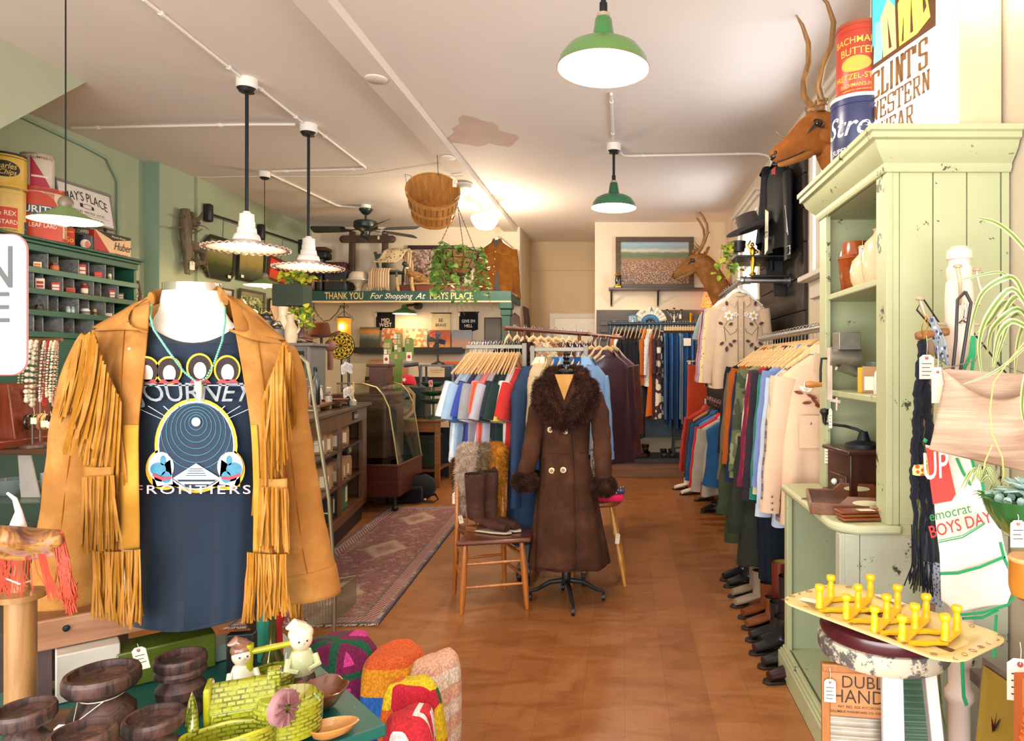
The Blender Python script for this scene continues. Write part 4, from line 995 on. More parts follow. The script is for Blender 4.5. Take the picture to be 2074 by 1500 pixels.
m=MB().box(e0+V3((0,0,.075))+ux*.008,(.006,.03,.15),R);m.mk('handle_plate',M_('b07a42',.5,.3,var=.3),sg)
m=MB().lt([(0,0),(.01,0),(.008,.008),(0,.009)],12,M=fm_(SG(-.001,.72)-nx*.055,nx,-ux));m.mk('screw_head',STEEL,sg)
lmp('POINT','sign_glow',(1.34,2.44,zT+.55),2.2,(1,.85,.6),radius=.05)
def lth(name,label,cat,loc,prof,mt,n=28,part=None,group=None,**kw):
 o=MB().lt(prof,n,**kw).mk(name,mt,None,loc);return tag(o,label,cat,group)
BRG=M_('8f4316',.15,var=.35,vs=10,ct=.8);STW=M_('dfc09a',.2,var=.08,ct=.7)
lth('crock','brown glazed faceted stoneware crock on top shelf of hutch','crock',(hx+.1,3.17,S1),[(0,0),(.066,0),(.072,.01),(.078,.07),(.084,.145),(.088,.15),(.085,.158),(.076,.165),(.066,.225),(.064,.228),(.056,.228),(.054,.2),(0,.19)],BRG,n=10)
t=T('stoneware_jug','cream stoneware jug with narrow neck, middle of hutch top shelf',0,(hx+.08,2.98,S1));LT(([(0,0),(.055,0),(.068,.03),(.072,.07),(.062,.115),(.034,.145),(.03,.165),(.037,.175),(.034,.18),(.022,.17),(0,.16)],28),'jug_body',STW,t);TB(([(0,-.03,.165),(0,-.06,.155),(0,-.07,.13),(0,-.062,.11)],.007,8),'handle',STW,t);ptg(t,(-.03,-.03,.2),.03,.05,n=(-1,-1,0))
t=T('stoneware_jug','taller cream stoneware jug partly behind hutch stile',0,(hx+.092,2.83,S1));LT(([(0,0),(.07,0),(.082,.04),(.084,.12),(.07,.17),(.04,.2),(.032,.215),(.04,.225),(.03,.228),(0,.22)],28),'jug_body',STW,t);TB(([(0,.03,.21),(0,.065,.2),(0,.075,.17),(0,.065,.15)],.008,8),'handle',STW,t)
t=T('rotary_grater','tin rotary grater clamped on middle shelf edge with wooden crank',0,(hx+.02,3.16,S2));TIN=M_('a8a498',.4,.8,var=.3,vs=12)
BX((-.02,.08,-.05,.05,.19,.27),'hopper',TIN,t,bv=.003)
m=MB().tb_([(-.05,0,.16),(.09,0,.15)],[.045,.045],14);m.tb_([(0,0,.13),(.085,0,.08)],[.04,.02],10);m.mk('drum',TIN,t)
MB().bar((-.05,-.005,-.04),(-.05,-.005,.2),.02,.02).bar((-.05,0,-.04),(0,0,-.05),.015,.015).cyl((-.015,0,-.09),(-.015,0,-.03),.005).mk('clamp',M_('d9c3ae',.5,var=.3,vs=14),t)
TB(([(-.05,0,.15),(-.085,0,.15),(-.09,0,.1),(-.09,0,.04)],.006,8),'crank',IRON,t)
MB().lt([(0,0),(.011,0),(.013,.03),(.017,.05),(.012,.075),(0,.078)],14,M=fm_((-.085,0,.03),(0,0,1),(-1,0,0))).mk('crank_knob',wd_('a86a30','c98a48',8),t)
ptg(t,(-.05,-.02,-.05),.02,.09,n=(-1,-.6,0),lines=4)
t=T('glass_jar','clear glass canning jar with grey zinc lid on middle hutch shelf',0,(hx+.15,3.06,S2));LT(([(0,0),(.05,0),(.056,.01),(.056,.09),(.045,.11),(.045,.12)],24),'jar_glass',CLR,t);LT(([(.049,.105),(.049,.135),(.045,.138),(0,.138)],24),'zinc_lid',M_('5f6a64',.5,.6),t);LT(([(0,.004),(.045,.004),(.045,.05),(0,.055)],16),'jar_contents',M_('6a5f4a',.8,var=.4,vs=40),t)
t=T('tea_box','yellow box with red lettering on middle hutch shelf before jar',0,(hx+.088,3,S2),.35);BX((-.035,.035,-.02,.02,0,.11),'carton',M_('e0a92c',.5),t,bv=.002)
m=MB();text(m,'de',fm_((-.005,-.021,.09),*FY),.03,.004);text(m,'Te',fm_((0,-.021,.06),*FY),.04,.005);m.mk('lettering',M_('b0321e',.5,var=0),t);m=MB().lt([(0,0),(.022,0)],20,M=fm_((0,-.0208,.028),*FY));m.mk('label_spot',M_('b8442a',.5,var=0),t)
def pbg(loc,rz,label,group,w_=.075,h=.12,d_=.05,mt=None,lb=1):
 t=T('paper_bag',label,0,loc,rz,group)
 m=MB();w2,d2=w_/2,d_/2
 m.v+=[(-w2,-d2,0),(w2,-d2,0),(w2,d2,0),(-w2,d2,0),(-w2*1.03,-d2*1.05,h*.72),(w2*1.03,-d2*1.05,h*.72),(w2*1.03,d2*1.05,h*.72),(-w2*1.03,d2*1.05,h*.72),(-w2,-.004,h),(w2,-.004,h),(w2,.004,h),(-w2,.004,h)]
 m.f+=[(3,2,1,0),(0,1,5,4),(1,2,6,5),(2,3,7,6),(3,0,4,7),(4,5,9,8),(5,6,10,9),(6,7,11,10),(7,4,8,11),(8,9,10,11)];m.m+=[0]*10
 m.mk('bag_body',mt or KRAFT,t,bv=.003)
 if lb:BX((-w2*.62,w2*.62,-d2*1.05-.002,-d2*1.05,h*.12,h*.62),'bag_label',TAGP,t)
 return t
KRAFT=M_('a98058',.8,var=.12,vs=18)
pbg((hx+.072,2.92,S2),-.5,'small kraft paper bag with white label on middle hutch shelf',None,.06,.115,.04)
lth('enamel_cup','white rounded ceramic shaker at near end of middle hutch shelf','shaker',(hx+.095,2.84,S2),[(0,0),(.035,0),(.036,.05),(.03,.09),(.015,.11),(0,.112)],M_('e6dcd2',.3,ct=.4))
t=T('coffee_grinder','dark wooden box coffee mill with long iron crank on hutch counter','coffee grinder',(hx+.115,3.12,zc),.12);DW2=wd_('2c1712','4a261a',5,'Z',.35)
BX((-.12,.12,-.12,.12,.01,.2),'mill_box',DW2,t,bv=.004);BX((-.14,.14,-.14,.14,0,.015),'mill_base',DW2,t,bv=.005);BX((-.14,.14,-.14,.14,.2,.218),'mill_lid',DW2,t,bv=.005)
dr_=BX((-.127,-.12,-.09,.09,.03,.1),'drawer',DW2,t,bv=.003);BAL(((-.14,0,.065),.014),'knob',WHITE,dr_)
LT(([(0,.218),(.085,.218),(.08,.235),(.03,.25),(.018,.29),(0,.29)],24),'iron_top',IRON,t);MB().tb_([(0,0,.285),(-.03,.01,.3),(-.06,.06,.31),(-.1,.2,.31)],.007,8,flat=.5).mk('crank',IRON,t)
LT(([(0,.31),(.008,.31),(.012,.33),(.014,.35),(.024,.365),(.02,.38),(0,.385)],16,(-.1,.2,0)),'crank_knob',BK,t);ptg(t,(-.1,.17,.31),.028,.09,n=(-1,-.5,0),hang=.1,lines=5)
t=T('serving_tray','brown wooden tray with cutout handles on hutch counter',0,(.985,2.84,zc),rad(78));TW=wd_('5a3012','7a4520',4,'X',.3,ct=.4)
L_,B_=.21,.16;m=MB().bx(-B_,B_,-L_,L_,0,.008);m.mk('tray_bottom',TW,t)
for sy in(-1,1):BX((-B_,B_,sy*L_-.005,sy*L_+.005,0,.045),'tray_side',TW,t,bv=.002)
for sx in(-1,1):
 m=MB().pz([(-L_,0),(L_,0),(L_,.045),(.1,.045),(.07,.075),(-.07,.075),(-.1,.045),(-L_,.045)],.01,M4(((0,0,1,sx*B_-.005),(1,0,0,0),(0,1,0,0),(0,0,0,1))));m.mk('tray_side',TW,t,bv=.002)
 m=MB().pz([(.055*cos(a)*(1),.052+.011*sin(a))for a in AN(20)],.0112,M4(((0,0,1,sx*B_-.0056),(1,0,0,0),(0,1,0,0),(0,0,0,1))));m.mk('hand_hole',M_('c9c493',.6),t)
t=T('wooden_boards','bundle of carved brown wooden servers tied with twine, edge of hutch counter','servers',(.97,2.62,zc+.001),rad(8))
for i in RN(3):
 m=MB().pz([(-.15,-.03),(.02,-.035),(.17,-.012),(.17,.018),(.02,.035),(-.15,.035)],.01,TL((0,.012*i,.004+.011*i)));m.mk('board',wd_('6a3216','8c4a22',5,'X',.35),t,bv=.003)
MB().tb_([(0,-.04,0),(0,-.042,.035),(0,.04,.04),(0,.06,0)],.004,6).tb_([(0,0,.045),(.03,-.02,.05),(.05,0,.045),(.02,.02,.045),(0,0,.045),(-.03,-.01,.05),(-.02,.02,.045),(0,0,.047)],.004,6).mk('twine',M_('b08a68',.9),t)
PZ(([(-.06,-.02),(0,-.025),(0,.01),(-.06,.012)],.001,TL((-.02,0,.04))),'price_tag',TAGP,t)
# mounted deer heads
FURD=sde('8f5526','a86a34',9,200,'deer_hide',amt=.5)
def deer(loc,s_,label,hide,tan,yaw=0,big=1,pitch=0):
 """head and neck mount facing -X, neck base at the wall (local origin), s_ = overall scale"""
 t=T('deer_head',label,'deer head',loc,0);t.rotation_euler=(0,pitch,yaw);t.scale=(s_,s_,s_)
 P=[((.02,0,-.34),(.2,.17)),((-.05,0,-.22),(.19,.155)),((-.12,0,-.08),(.165,.13)),((-.19,0,.04),(.15,.115)),((-.25,0,.115),(.142,.105)),((-.31,0,.135),(.135,.098)),((-.365,0,.12),(.122,.088)),((-.42,0,.085),(.1,.07)),((-.475,0,.05),(.078,.055)),((-.53,0,.018),(.062,.046)),((-.58,0,-.01),(.052,.042)),((-.61,0,-.028),(.042,.036)),((-.632,0,-.042),(.018,.018))]
 m=MB();n=22;N=len(P)
 for i,(c,(rv,rh))in EN(P):
  c=V3(c);tn=V3(P[min(N-1,i+1)][0])-V3(P[max(0,i-1)][0]);tn.normalize();side=V3((0,1,0));upv=side.cross(tn)*-1
  if upv.z<0:upv=-upv
  if i<3:upv=(upv+V3((-.5,0,.3))).normalized()
  for k in RN(n):
   a=2*pi*k/n;q=rv*cos(a);h=rh*sin(a)
   if q<0 and i>4:h*=.86
   m.v.append(tuple(c+upv*q+side*h))
 for i in RN(N-1):
  for k in RN(n):m.f.append((i*n+k,i*n+(k+1)%n,(i+1)*n+(k+1)%n,(i+1)*n+k));m.m.append(0)
 m.f.append(tuple((N-1)*n+k for k in RN(n)));m.m.append(0)
 for sy in(-1,1):m.ball((-.375,sy*.062,.175),(.05,.026,.03),10,6);m.ball((-.31,sy*.07,.1),(.07,.03,.055),10,6)
 m.mk('hide',hide,t,sub=1)
 j=MB().tb_([(-.36,0,.04),(-.44,0,0),(-.52,0,-.04),(-.575,0,-.068),(-.592,0,-.075)],[.045,.038,.028,.02,.008],12,flat=.9);j.mk('lower_jaw',tan,t,sub=1)
 DK=M_('1f1512',.35)
 j=MB()
 for sy in(-1,1):
  j.tb_([(-.45,sy*.052,0),(-.51,sy*.045,-.028),(-.565,sy*.036,-.052),(-.612,sy*.018,-.066)],.0036,6);j.ball((-.618,sy*.024,-.014),(.012,.01,.012),10,6)
 j.ball((-.622,0,-.03),(.016,.028,.02),12,8);j.mk('nose_and_mouth',DK,t)
 for sy in(-1,1):
  e=MB().ball((-.385,sy*.086,.15),(.021,.012,.016),14,10);e.mk('eye',M_('0e0b0a',.05,ct=1),t)
  e=MB().tb_([(-.385+.027*cos(a),sy*(.088-.01*cos(a)*-1),.15+.019*sin(a)-.01*cos(a))for a in AN(16)],.0045,6,closed=1).tb_([(-.408,sy*.083,.14),(-.43,sy*.075,.115),(-.445,sy*.068,.095)],[.008,.006,.002],6);e.mk('eyelid',DK,t)
  m=MB().grid(lambda u,v:(-.235+.03*u+.02*sin(pi*v)*u,sy*(.075+.13*u+(v-.5)*0),.2+.1*u+(v-.5)*.085*sin(pi*min(1,u*1+.08))**.6),8,6);m.mk('ear',hide,t,solid=.012,sub=1)
  if big:
   A1=[(-.345,.05,.235),(-.345,.055,.3),(-.38,.075,.36),(-.37,.1,.46),(-.325,.12,.58),(-.32,.13,.7),(-.36,.13,.8),(-.42,.115,.86)]
  else:A1=[(-.345,.045,.235),(-.28,.07,.3),(-.24,.12,.38),(-.21,.16,.48),(-.22,.17,.58),(-.27,.165,.68),(-.31,.16,.73)]
  A1=[(x,sy*y,z)for x,y,z in A1];an=MB().tb_(A1,[.026,.023,.019,.017,.0165,.015,.011,.003][:len(A1)],12)
  an.ball((-.347,sy*.052,.275),(.034,.034,.022),12,8,fn=lambda p:1+.18*sin(p.x*13+p.y*11+p.z*7))
  for k in RN(7):
   a=k*.9;an.ball((-.347+.03*cos(a),sy*.052+.03*sin(a),.28+.012*sin(k*2.3)),.012,6,4)
  if not big:an.tb_([A1[1],(-.33,A1[1][1]*1.1,.34),(-.36,A1[1][1]*1.15,.385)],[.014,.009,.002],8);an.tb_([A1[2],(-.2,A1[2][1],.47),(-.17,A1[2][1]*.95,.5)],[.01,.007,.002],8)
  an.mk('antler',ANT,t)
 return t
ANT=wd_('5a3a1e','a8783e',6,'Z',.45,5)
dl=W(1562,322,3.85)
deer((1.425,3.98,dl.z+.03),1,'large tan deer head with tall curved antlers on right wall beside hutch',FURD,sde('9a6632',None,9),yaw=rad(16))
d2=W(1374,560,9.25)
deer((1.33,9.25,d2.z+.045),1.08,'smaller brown deer head at back right corner before battle painting',sde('86592f','a5743f',9,200,'deer_hide'),sde('8a6438',None,9),big=0)
# dark board wall with lthr jacket, hat and shelves
BRD=wd_('15100d','2e2019',3,'Z',.6,bmp=.6)
m=MB()
for i in RN(10):
 m.bx(WB+.003,RW-.001,5.35,7.1,.6+.27*i,.865+.27*i)
o=m.mk('board_panel',BRD,bv=.006);tag(o,'panel of wide dark rough boards fixed to right wall between windows','wall panel')
LJ=M_('101013',.58,var=.25,vs=5,bmp=.25,bs=30,spec=.3)
lj=T('leather_jacket','black leather motorcycle jacket with zipped cuff on dark boards',0,(WB-.1,5.75,3.34),rad(96));lj.scale=(1,.9,1.1)
for k,me in shell('jacket',2).items():
 pn=SLD.get(k,k);lkm(pn,me,LJ,lj)
MB().tb_([(-.33,.05,-.7),(-.325,.055,-.6),(-.31,.06,-.5)],.005,6).tb_([(-.34,.045,-.72),(-.33,.055,-.6)],.004,6).mk('zipper',CHR,lj)
BX((-.08,.02,.055,.065,-.42,-.16),'lining',M_('b0182a',.5),lj)
MB().tb_([(-.37,.04,-.8),(-.3,.045,-.8),(-.3,.045,-.86),(-.37,.04,-.86)],.005,6,closed=1).mk('buckle',CHR,lj)
hgr((WB-.1,5.75,3.35),rad(96),'hanger holding black leather motorcycle jacket',None,mt=DW)
lj2=T('leather_coat','second black leather coat behind motorcycle jacket on boards',0,(WB-.1,6.25,3.4),rad(80));lj2.scale=(1.1,.8,1)
for k,me in shell('jacket',1).items():lkm(SLD.get(k,k),me,M_('1c1e24',.8,var=.2,spec=.2),lj2)
o=TB(([(RW-.04,5.62,3.36),(WB-.13,5.6,3.4),(WB-.16,5.59,3.43)],[.008,.009,.012],10),'coat_peg',M_('b79a80',.5));tag(o,'pale turned peg sticking out above black leather jacket','peg')
def hat(loc,s_,c,label,band_c,rz=0,tilt=(0,0),flat=1,brim=.17,group=None,curl=.03,name='hat'):
 t=T(name,label,'hat',loc,0,group,rot=(tilt[0],tilt[1],rz));t.scale=(s_,s_,s_);f=clo(c,.15,fold=.1)
 m=MB().grid(lambda u,v:((.085+(brim-.085)*u)*cos(2*pi*v)*.92,(.085+(brim-.085)*u)*sin(2*pi*v)*1.08,.004+curl*u*u*(cos(4*pi*v)*.5+.5 if not flat else .35)),5,40,wrap=1);m.mk('brim',f,t,solid=.004)
 pr=[(.088,0),(.087,.03),(.084,.09),(.078,.112),(.05,.118),(0,.108 if flat else .095)]if flat else[(.088,0),(.086,.04),(.08,.1),(.068,.13),(.04,.125),(0,.105)]
 MB().lt(pr,36,ax=.92,ay=1.08,flute=(None if flat else(lambda r,z,a:(r*(1-.12*(z/.13)*abs(sin(a))),z)))).mk('crown',f,t);MB().lt([(.0895,.002),(.089,.028)],36,ax=.92,ay=1.08).mk('hat_band',M_(band_c,.6),t)
 return t
hat(W(1520,466,5.9),1.25,'4a403a','dark grey brown felt hat with flat crown on a peg above pipe rail','3a2418',tilt=(0,rad(-18)),brim=.185)
sh=T('wall_shelf','black bracket shelf below felt hat, upper of two by boards',0,(1.15,6.05,WZ_(525,6.05)));BX((-.2,.25,-.25,.3,-.02,0),'shelf_board',BK,sh,bv=.004);BX((.1,.25,-.02,.02,-.2,-.02),'bracket',BK,sh)
sh=T('wall_shelf','black bracket shelf under gold statuette, lower of two by boards',0,(1.2,5.95,WZ_(562,5.95)));BX((-.12,.2,-.2,.2,-.02,0),'shelf_board',BK,sh,bv=.004);BX((.1,.2,-.02,.02,-.16,-.02),'bracket',BK,sh)
def statuette(loc,s_,label):
 m=MB().lt([(0,0),(.03,0),(.028,.012),(.014,.02),(.012,.04)],14);m.tb_([(0,0,.03),(.004,0,.09),(.006,0,.14),(0,0,.18)],[.011,.02,.024,.018],10);m.tb_([(0,0,.17),(0,0,.21),(0,0,.235),(0,0,.245)],[.016,.028,.022,.01],10);m.ball((0,0,.265),(.016,.016,.02));m.tb_([(.024,0,.225),(.045,0,.2),(.02,-.01,.185)],[.009,.008,.006],8);m.tb_([(-.024,0,.225),(-.04,0,.26),(-.015,0,.3)],[.009,.008,.006],8)
 o=m.mk('statuette',GOLD,None,loc);o.scale=(s_,s_,s_);return tag(o,label,'statuette')
statuette((1.09,5.82,WZ_(562,5.95)),1,'small gold figure statuette on lower black shelf')
def lfm(mb,p,d_,up,L,wd,m=0,fold=.15,heart=1):
 d_=V3(d_).normalized();up=V3(up);s_=d_.cross(up)
 if s_.length<1e-4:s_=d_.orthogonal()
 s_.normalize();n_=s_.cross(d_);pts=[(0,0),(.12,.34),(.38,.5),(.7,.32),(1,0)]if heart else[(0,.02),(.3,.5),(.6,.42),(1,0)]
 b=len(mb.v)
 for t_,w_ in pts:
  c=p+d_*(L*t_)-n_*(.12*L*t_*t_)
  mb.v+=[tuple(c-s_*wd*w_+n_*fold*wd*w_),tuple(c),tuple(c+s_*wd*w_+n_*fold*wd*w_)]
 for i in RN(len(pts)-1):
  for k in(0,1):mb.f.append((b+3*i+k,b+3*i+k+1,b+3*(i+1)+k+1,b+3*(i+1)+k));mb.m.append(m)
def leafmat(a,b_,name='leaf'):
 m,nt,bs=_new(name);oi=NN(nt,'ShaderNodeTexCoord');n=nz_(nt,oi.outputs['Object'],14,2)
 LB(ramp(nt,OZ(n),[(.38,a),(.62,b_)]),bs);SV(bs,'Roughness',.6);SV(bs,'Specular IOR Level',.2)
 return m
IVY=leafmat('35672a','8fb04a');POTH=leafmat('3f7a26','c9c23a')
def vpl(name,loc,label,nv,L,leaves,size,mt,spread=.1,up=.05,pot=None,seed=1,hang=1,ydir=None):
 rg=random.Random(seed);t=T(name,label,'plant',loc);st=MB();lf=MB()
 for i in RN(nv):
  a=rg.uniform(0,6.28);p=V3((spread*cos(a),spread*sin(a),up));pts=[V3((0,0,up*.4)),p];dr=V3((cos(a),sin(a),.5))
  ll=L*rg.uniform(.35,1)
  for k in RN(9):
   dr=(dr*.6+V3((rg.gauss(0,.35),rg.gauss(0,.35),-.95*hang))).normalized();p=p+dr*ll/9;pts.append(p.copy())
  st.tb_(pts,.0018,5)
  for k in RN(int(leaves)):
   q=pts[min(len(pts)-1,1+int(k*9/leaves))]+V3((rg.gauss(0,.012),rg.gauss(0,.012),rg.gauss(0,.015)))
   d_=V3((rg.gauss(0,1),rg.gauss(0,1)-.4,rg.uniform(-1,.3)-.2));s_=size*rg.uniform(.6,1.25)
   lfm(lf,q,d_,(rg.gauss(0,.4),-.6+rg.gauss(0,.4),1),s_,s_*.8)
 st.mk('stem',M_('5f7a34',.6),t);lf.mk('leaves',mt,t)
 return t
t=vpl('trailing_pothos',W(1496,505,6),'trailing yellow green pothos spilling over upper black shelf',8,.42,6,.07,POTH,spread=.1,seed=5)
LT(([(0,-.02),(.05,-.02),(.065,.07),(.06,.07),(0,.06)],20),'pot',BK,t)
m=MB().pz([(-.03,-.18),(.02,-.15),(.03,.16),(-.02,.19)],.004,fm_(W(1553,470,5.6),(.3,-1,0),(-1,-.3,0)));text(m,'ES',fm_(W(1553,475,5.6)+V3((-.006,0,0)),(0,0,-1),(-1,-.3,0)),.06,.004,m=1);tag(m.mk('paper_sign',[TAGP,INK]),'narrow white printed card in front of black leather jackets','sign')
# right foreground: stool, tray, ct tree and what hangs on it
zS=.84;sc_=onz(1788,1240,zS);sx,sy=sc_.x,sc_.y
SWH=chipped('c9c0a8','5a5654',.5,9,.5)
t=T('stool','round stool with dark red padded seat, flaking white rim and white legs',0,(sx,sy,0),rad(35))
LT(([(0,zS),(.1,zS),(.14,zS-.006),(.164,zS-.022),(.169,zS-.042),(.163,zS-.058),(0,zS-.058)],48),'seat_pad',M_('4a1420',.28,var=.25,vs=5,ct=.4),t)
LT(([(.164,zS-.055),(.171,zS-.057),(.175,zS-.066),(.174,zS-.095),(.167,zS-.108),(.12,zS-.11),(0,zS-.11)],48),'seat_rim',SWH,t)
WHL=chipped('e6e3e2','8a8480',.74,8,.45)
for i in RN(4):
 a=rad(45+90*i);m=MB();p0=V3((.115*cos(a),.115*sin(a),zS-.11));p1=V3((.19*cos(a),.19*sin(a),0));m.bar(p1,p0,.052,.032,up=(cos(a),sin(a),0));m.mk('leg',WHL,t,bv=.004)
for i in RN(4):
 a=rad(45+90*i);b_=a+pi/2;r_=.165;BAR(((r_*cos(a),r_*sin(a),.26),(r_*cos(b_),r_*sin(b_),.26),.022,.022),'stretcher',WHL,t)
zt_=.865;A_=onz(1576,1207,zt_+.025);B_2=onz(1733,1180,zt_+0);C_=onz(2040,1289,zt_);D_=onz(1893,1326,zt_)
cx=(A_+B_2+C_+D_)/4;lx_=((C_-B_2)+(D_-A_)).normalized();tl=.52;tw=.275
t=T('tole_tray','pale yellow rectangular metal tray with rounded corners on red stool',0,(cx.x-.005,cx.y,zS+.006),atan2(lx_.y,lx_.x));TRAY=t
def rrect(w_,h,r,n=6):
 p=[]
 for cx_,cy_,a0 in((w_/2-r,h/2-r,0),(-w_/2+r,h/2-r,90),(-w_/2+r,-h/2+r,180),(w_/2-r,-h/2+r,270)):
  for i in RN(n+1):a=rad(a0+90*i/n);p.append((cx_+r*cos(a),cy_+r*sin(a)))
 return p
m=MB();rings=[(tl-.14,tw-.12,.03,0),(tl-.13,tw-.11,.035,.001),(tl-.1,tw-.08,.045,.012),(tl-.01,tw-.01,.06,.021),(tl,tw,.065,.019),(tl,tw,.065,.0165),(tl-.01,tw-.01,.06,.0185)]
for(a,b_,r,z)in rings:m.v+=[(x,y,z)for x,y in rrect(a,b_,r)]
n=28
m.f.append(tuple(RN(n)));m.m.append(0)
for i in RN(len(rings)-1):
 for k in RN(n):m.f.append((i*n+k,i*n+(k+1)%n,(i+1)*n+(k+1)%n,(i+1)*n+k));m.m.append(0)
m.mk('tray_body',chipped('dfc98c','7a5a34',.73,10,.3),t)
m=MB();rg=random.Random(3);BR_=M_('7a4a28',.5,var=0)
for i in RN(26):
 u=i/26*4;s_=int(u);f=u-s_;x,y=[(tl*.46*(1-2*f),tw*.43),(-tl*.47,tw*.43*(1-2*f)),(-tl*.46*(1-2*f),-tw*.43),(tl*.47,-tw*.43*(1-2*f))][s_]
 k=rg.randrange(3);q=TL((x,y,.0215))@RT(rg.uniform(0,6),4,'Z')
 if k==0:m.tb_([q@V3((.009*cos(a),.006*sin(a),0))for a in[i_*pi/5 for i_ in RN(10)]],.0007,4,closed=1)
 elif k==1:
  for dx in(-.003,.003):m.tb_([q@V3((dx,-.008,0)),q@V3((dx,.008,0))],.0007,4);m.tb_([q@V3((-.008,dx,0)),q@V3((.008,dx,0))],.0007,4)
 else:m.tb_([q@V3((-.008,0,0)),q@V3((0,.007,0)),q@V3((.008,0,0))],.0007,4)
o=m.mk('painted_marks',BR_,t);o['kind']='stuff'
m=MB()
for x,y,L,a in((-.1,.02,.09,.3),(-.02,-.03,.11,-.4),(.08,.02,.09,.8),(.14,-.02,.07,0),(-.05,.04,.06,2)):
 m.pz([(x+L*t_*cos(a)-sg*.012*sin(pi*t_)*sin(a),y+L*t_*sin(a)+sg*.012*sin(pi*t_)*cos(a))for t_,sg in((0,1),(.3,1),(.7,1),(1,1),(.7,-1),(.3,-1))],.0004,TL((0,0,.0012)))
m.mk('painted_scene',M_('5a3a26',.5,var=.3),t)
PZ(([(-.035,-.012),(.03,-.014),(.03,.014),(-.03,.016)],.001,TL((-tl*.38,-tw*.2,.016))@RT(.4,4,'Z')),'price_tag',TAGP,t)
PZ(([(-.05,-.008),(.04,-.01),(.04,.01),(-.05,.01)],.001,TL((-tl*.12,tw*.43,.022))@RT(-.1,4,'Z')),'price_tag',TAGP,t)
YEL=M_('f0b90e',.35,var=.06,ct=.25)
t=T('peg_rack','bright yellow accordion peg rack with a dozen knobbed pegs on tray','peg rack',(cx.x,cx.y,zS+.005));
def peg(p):
 return MB().lt([(0,0),(.012,0),(.01,.006),(.0085,.018),(.0095,.032),(.0072,.042),(.0072,.045),(.0125,.05),(.0135,.056),(.0115,.062),(0,.065)],18,(p[0],p[1],p[2]))
allp=[(1660,1228),(1683,1207),(1714,1250),(1738,1228),(1763,1206),(1771,1276),(1796,1250),(1818,1229),(1827,1296),(1853,1270),(1876,1249),(1914,1293),(1938,1274)]
zz=zS+.022;W_=[onz(x,y,zz)for x,y in allp];base=V3((cx.x,cx.y,zS+.005))
for k,p in EN(W_):
 q=p-base;q.z=.015;peg(q).mk('peg',YEL,t)
def slat(a,b_):
 p,q=W_[a]-base,W_[b_]-base;p.z=q.z=.008;d_=(q-p).normalized();L=(q-p).length;n_=V3((-d_.y,d_.x,0))
 m=MB();poly=[]
 for f,w_ in((-.05,.008),(0,.013),(.12,.012),(.3,.007),(.5,.012),(.7,.007),(.88,.012),(1,.013),(1.05,.008)):poly.append(tuple((p+d_*L*f+n_*w_).xy))
 for f,w_ in((1.05,.008),(1,.013),(.88,.012),(.7,.007),(.5,.012),(.3,.007),(.12,.012),(0,.013),(-.05,.008)):poly.append(tuple((p+d_*L*f-n_*w_).xy))
 m.pz(poly,.009,TL((0,0,.004)));m.mk('slat',YEL,t,bv=.002)
for a,b_ in((0,3),(1,4),(2,6),(3,7),(5,9),(6,10),(8,11),(9,12)):slat(a,b_)
for a,b_ in((1,0),(4,2),(7,5),(10,8),(12,11)):
 p,q=W_[a]-base,W_[b_]-base;p.z=q.z=.013;BAR((p,q,.022,.008),'slat',YEL,t,bv=.002)
p=onz(1690,1325,.7);WDB=wd_('8a5226','a86c38',4,'Z',.4)
t=T('washboard','wooden washboard lettered DUBL HANDI with ribbed metal face on stool',0,(.625,1.8,0));t.rotation_euler=(rad(-2),0,rad(-8))
wb=.1;zb=.715
BX((-wb,-wb+.022,-.01,.01,0,zb),'side_rail',WDB,t,bv=.003);BX((wb-.022,wb,-.01,.01,0,zb),'side_rail',WDB,t,bv=.003)
BX((-wb,wb,-.012,.012,zb-.01,zb+.012),'top_rail',WDB,t,bv=.004)
BX((-wb+.022,wb-.022,-.004,.008,zb-.125,zb-.01),'head_board',wd_('a06a3c','b9804a',4,'X',.5),t)
m=MB();M0=fm_((0,-.0052,0),*FY)
text(m,'DUBL',fm_((.005,-.0052,zb-.036),*FY),.046,-.004,.95);text(m,'HANDI',fm_((0,-.0052,zb-.074),*FY),.05,-.004,.95);text(m,'PAT. REG. SIZE ACCORDING',fm_((0,-.0052,zb-.1),*FY),.009,.002);text(m,'COLUMBUS WASHBOARD CO. COLUMBUS',fm_((0,-.0052,zb-.113),*FY),.0085,.006)
m.mk('lettering',M_('2c1c12',.6,var=0),t)
m=MB().grid(lambda u,v:(-wb+.022+(2*wb-.044)*v,0+.006*sin(u*2*pi*20),.1+(zb-.225)*u),160,6);m.mk('ribbed_plate',M_('b8b0a4',.35,.8,var=.2,vs=20),t)
ptg(t,(-wb+.02,-.016,zb+.005),.03,.06,hang=.03,lines=4)
t=T('washboard','larger washboard with ribbed green glass face, partly behind stool legs',0,(.86,2.08,0));t.rotation_euler=(rad(-5),0,rad(-4))
m=MB().grid(lambda u,v:(-.1+.19*v,.005*sin(u*2*pi*34),.06+.66*u),240,4);m.mk('glass_plate',M_('5f8a78',.15,var=.1,ct=.6),t)
BX((.09,.105,-.012,.012,0,.78),'side_rail',wd_('6a5034','8a6c48',4,'Z',.5),t);BX((-.115,-.1,-.012,.012,0,.78),'side_rail',wd_('6a5034','8a6c48',4,'Z',.5),t)
ctx,cty=W(1943,700,2.27).x,2.27
CTW=chipped('e6d0c2','6a3a2a',.73,10,.45)
t=T('coat_tree','off-white chipped turned post coat tree with iron hooks beside hutch','coat tree',(ctx,cty,0))
zt2=WZ_(497,cty);k=1383/cty
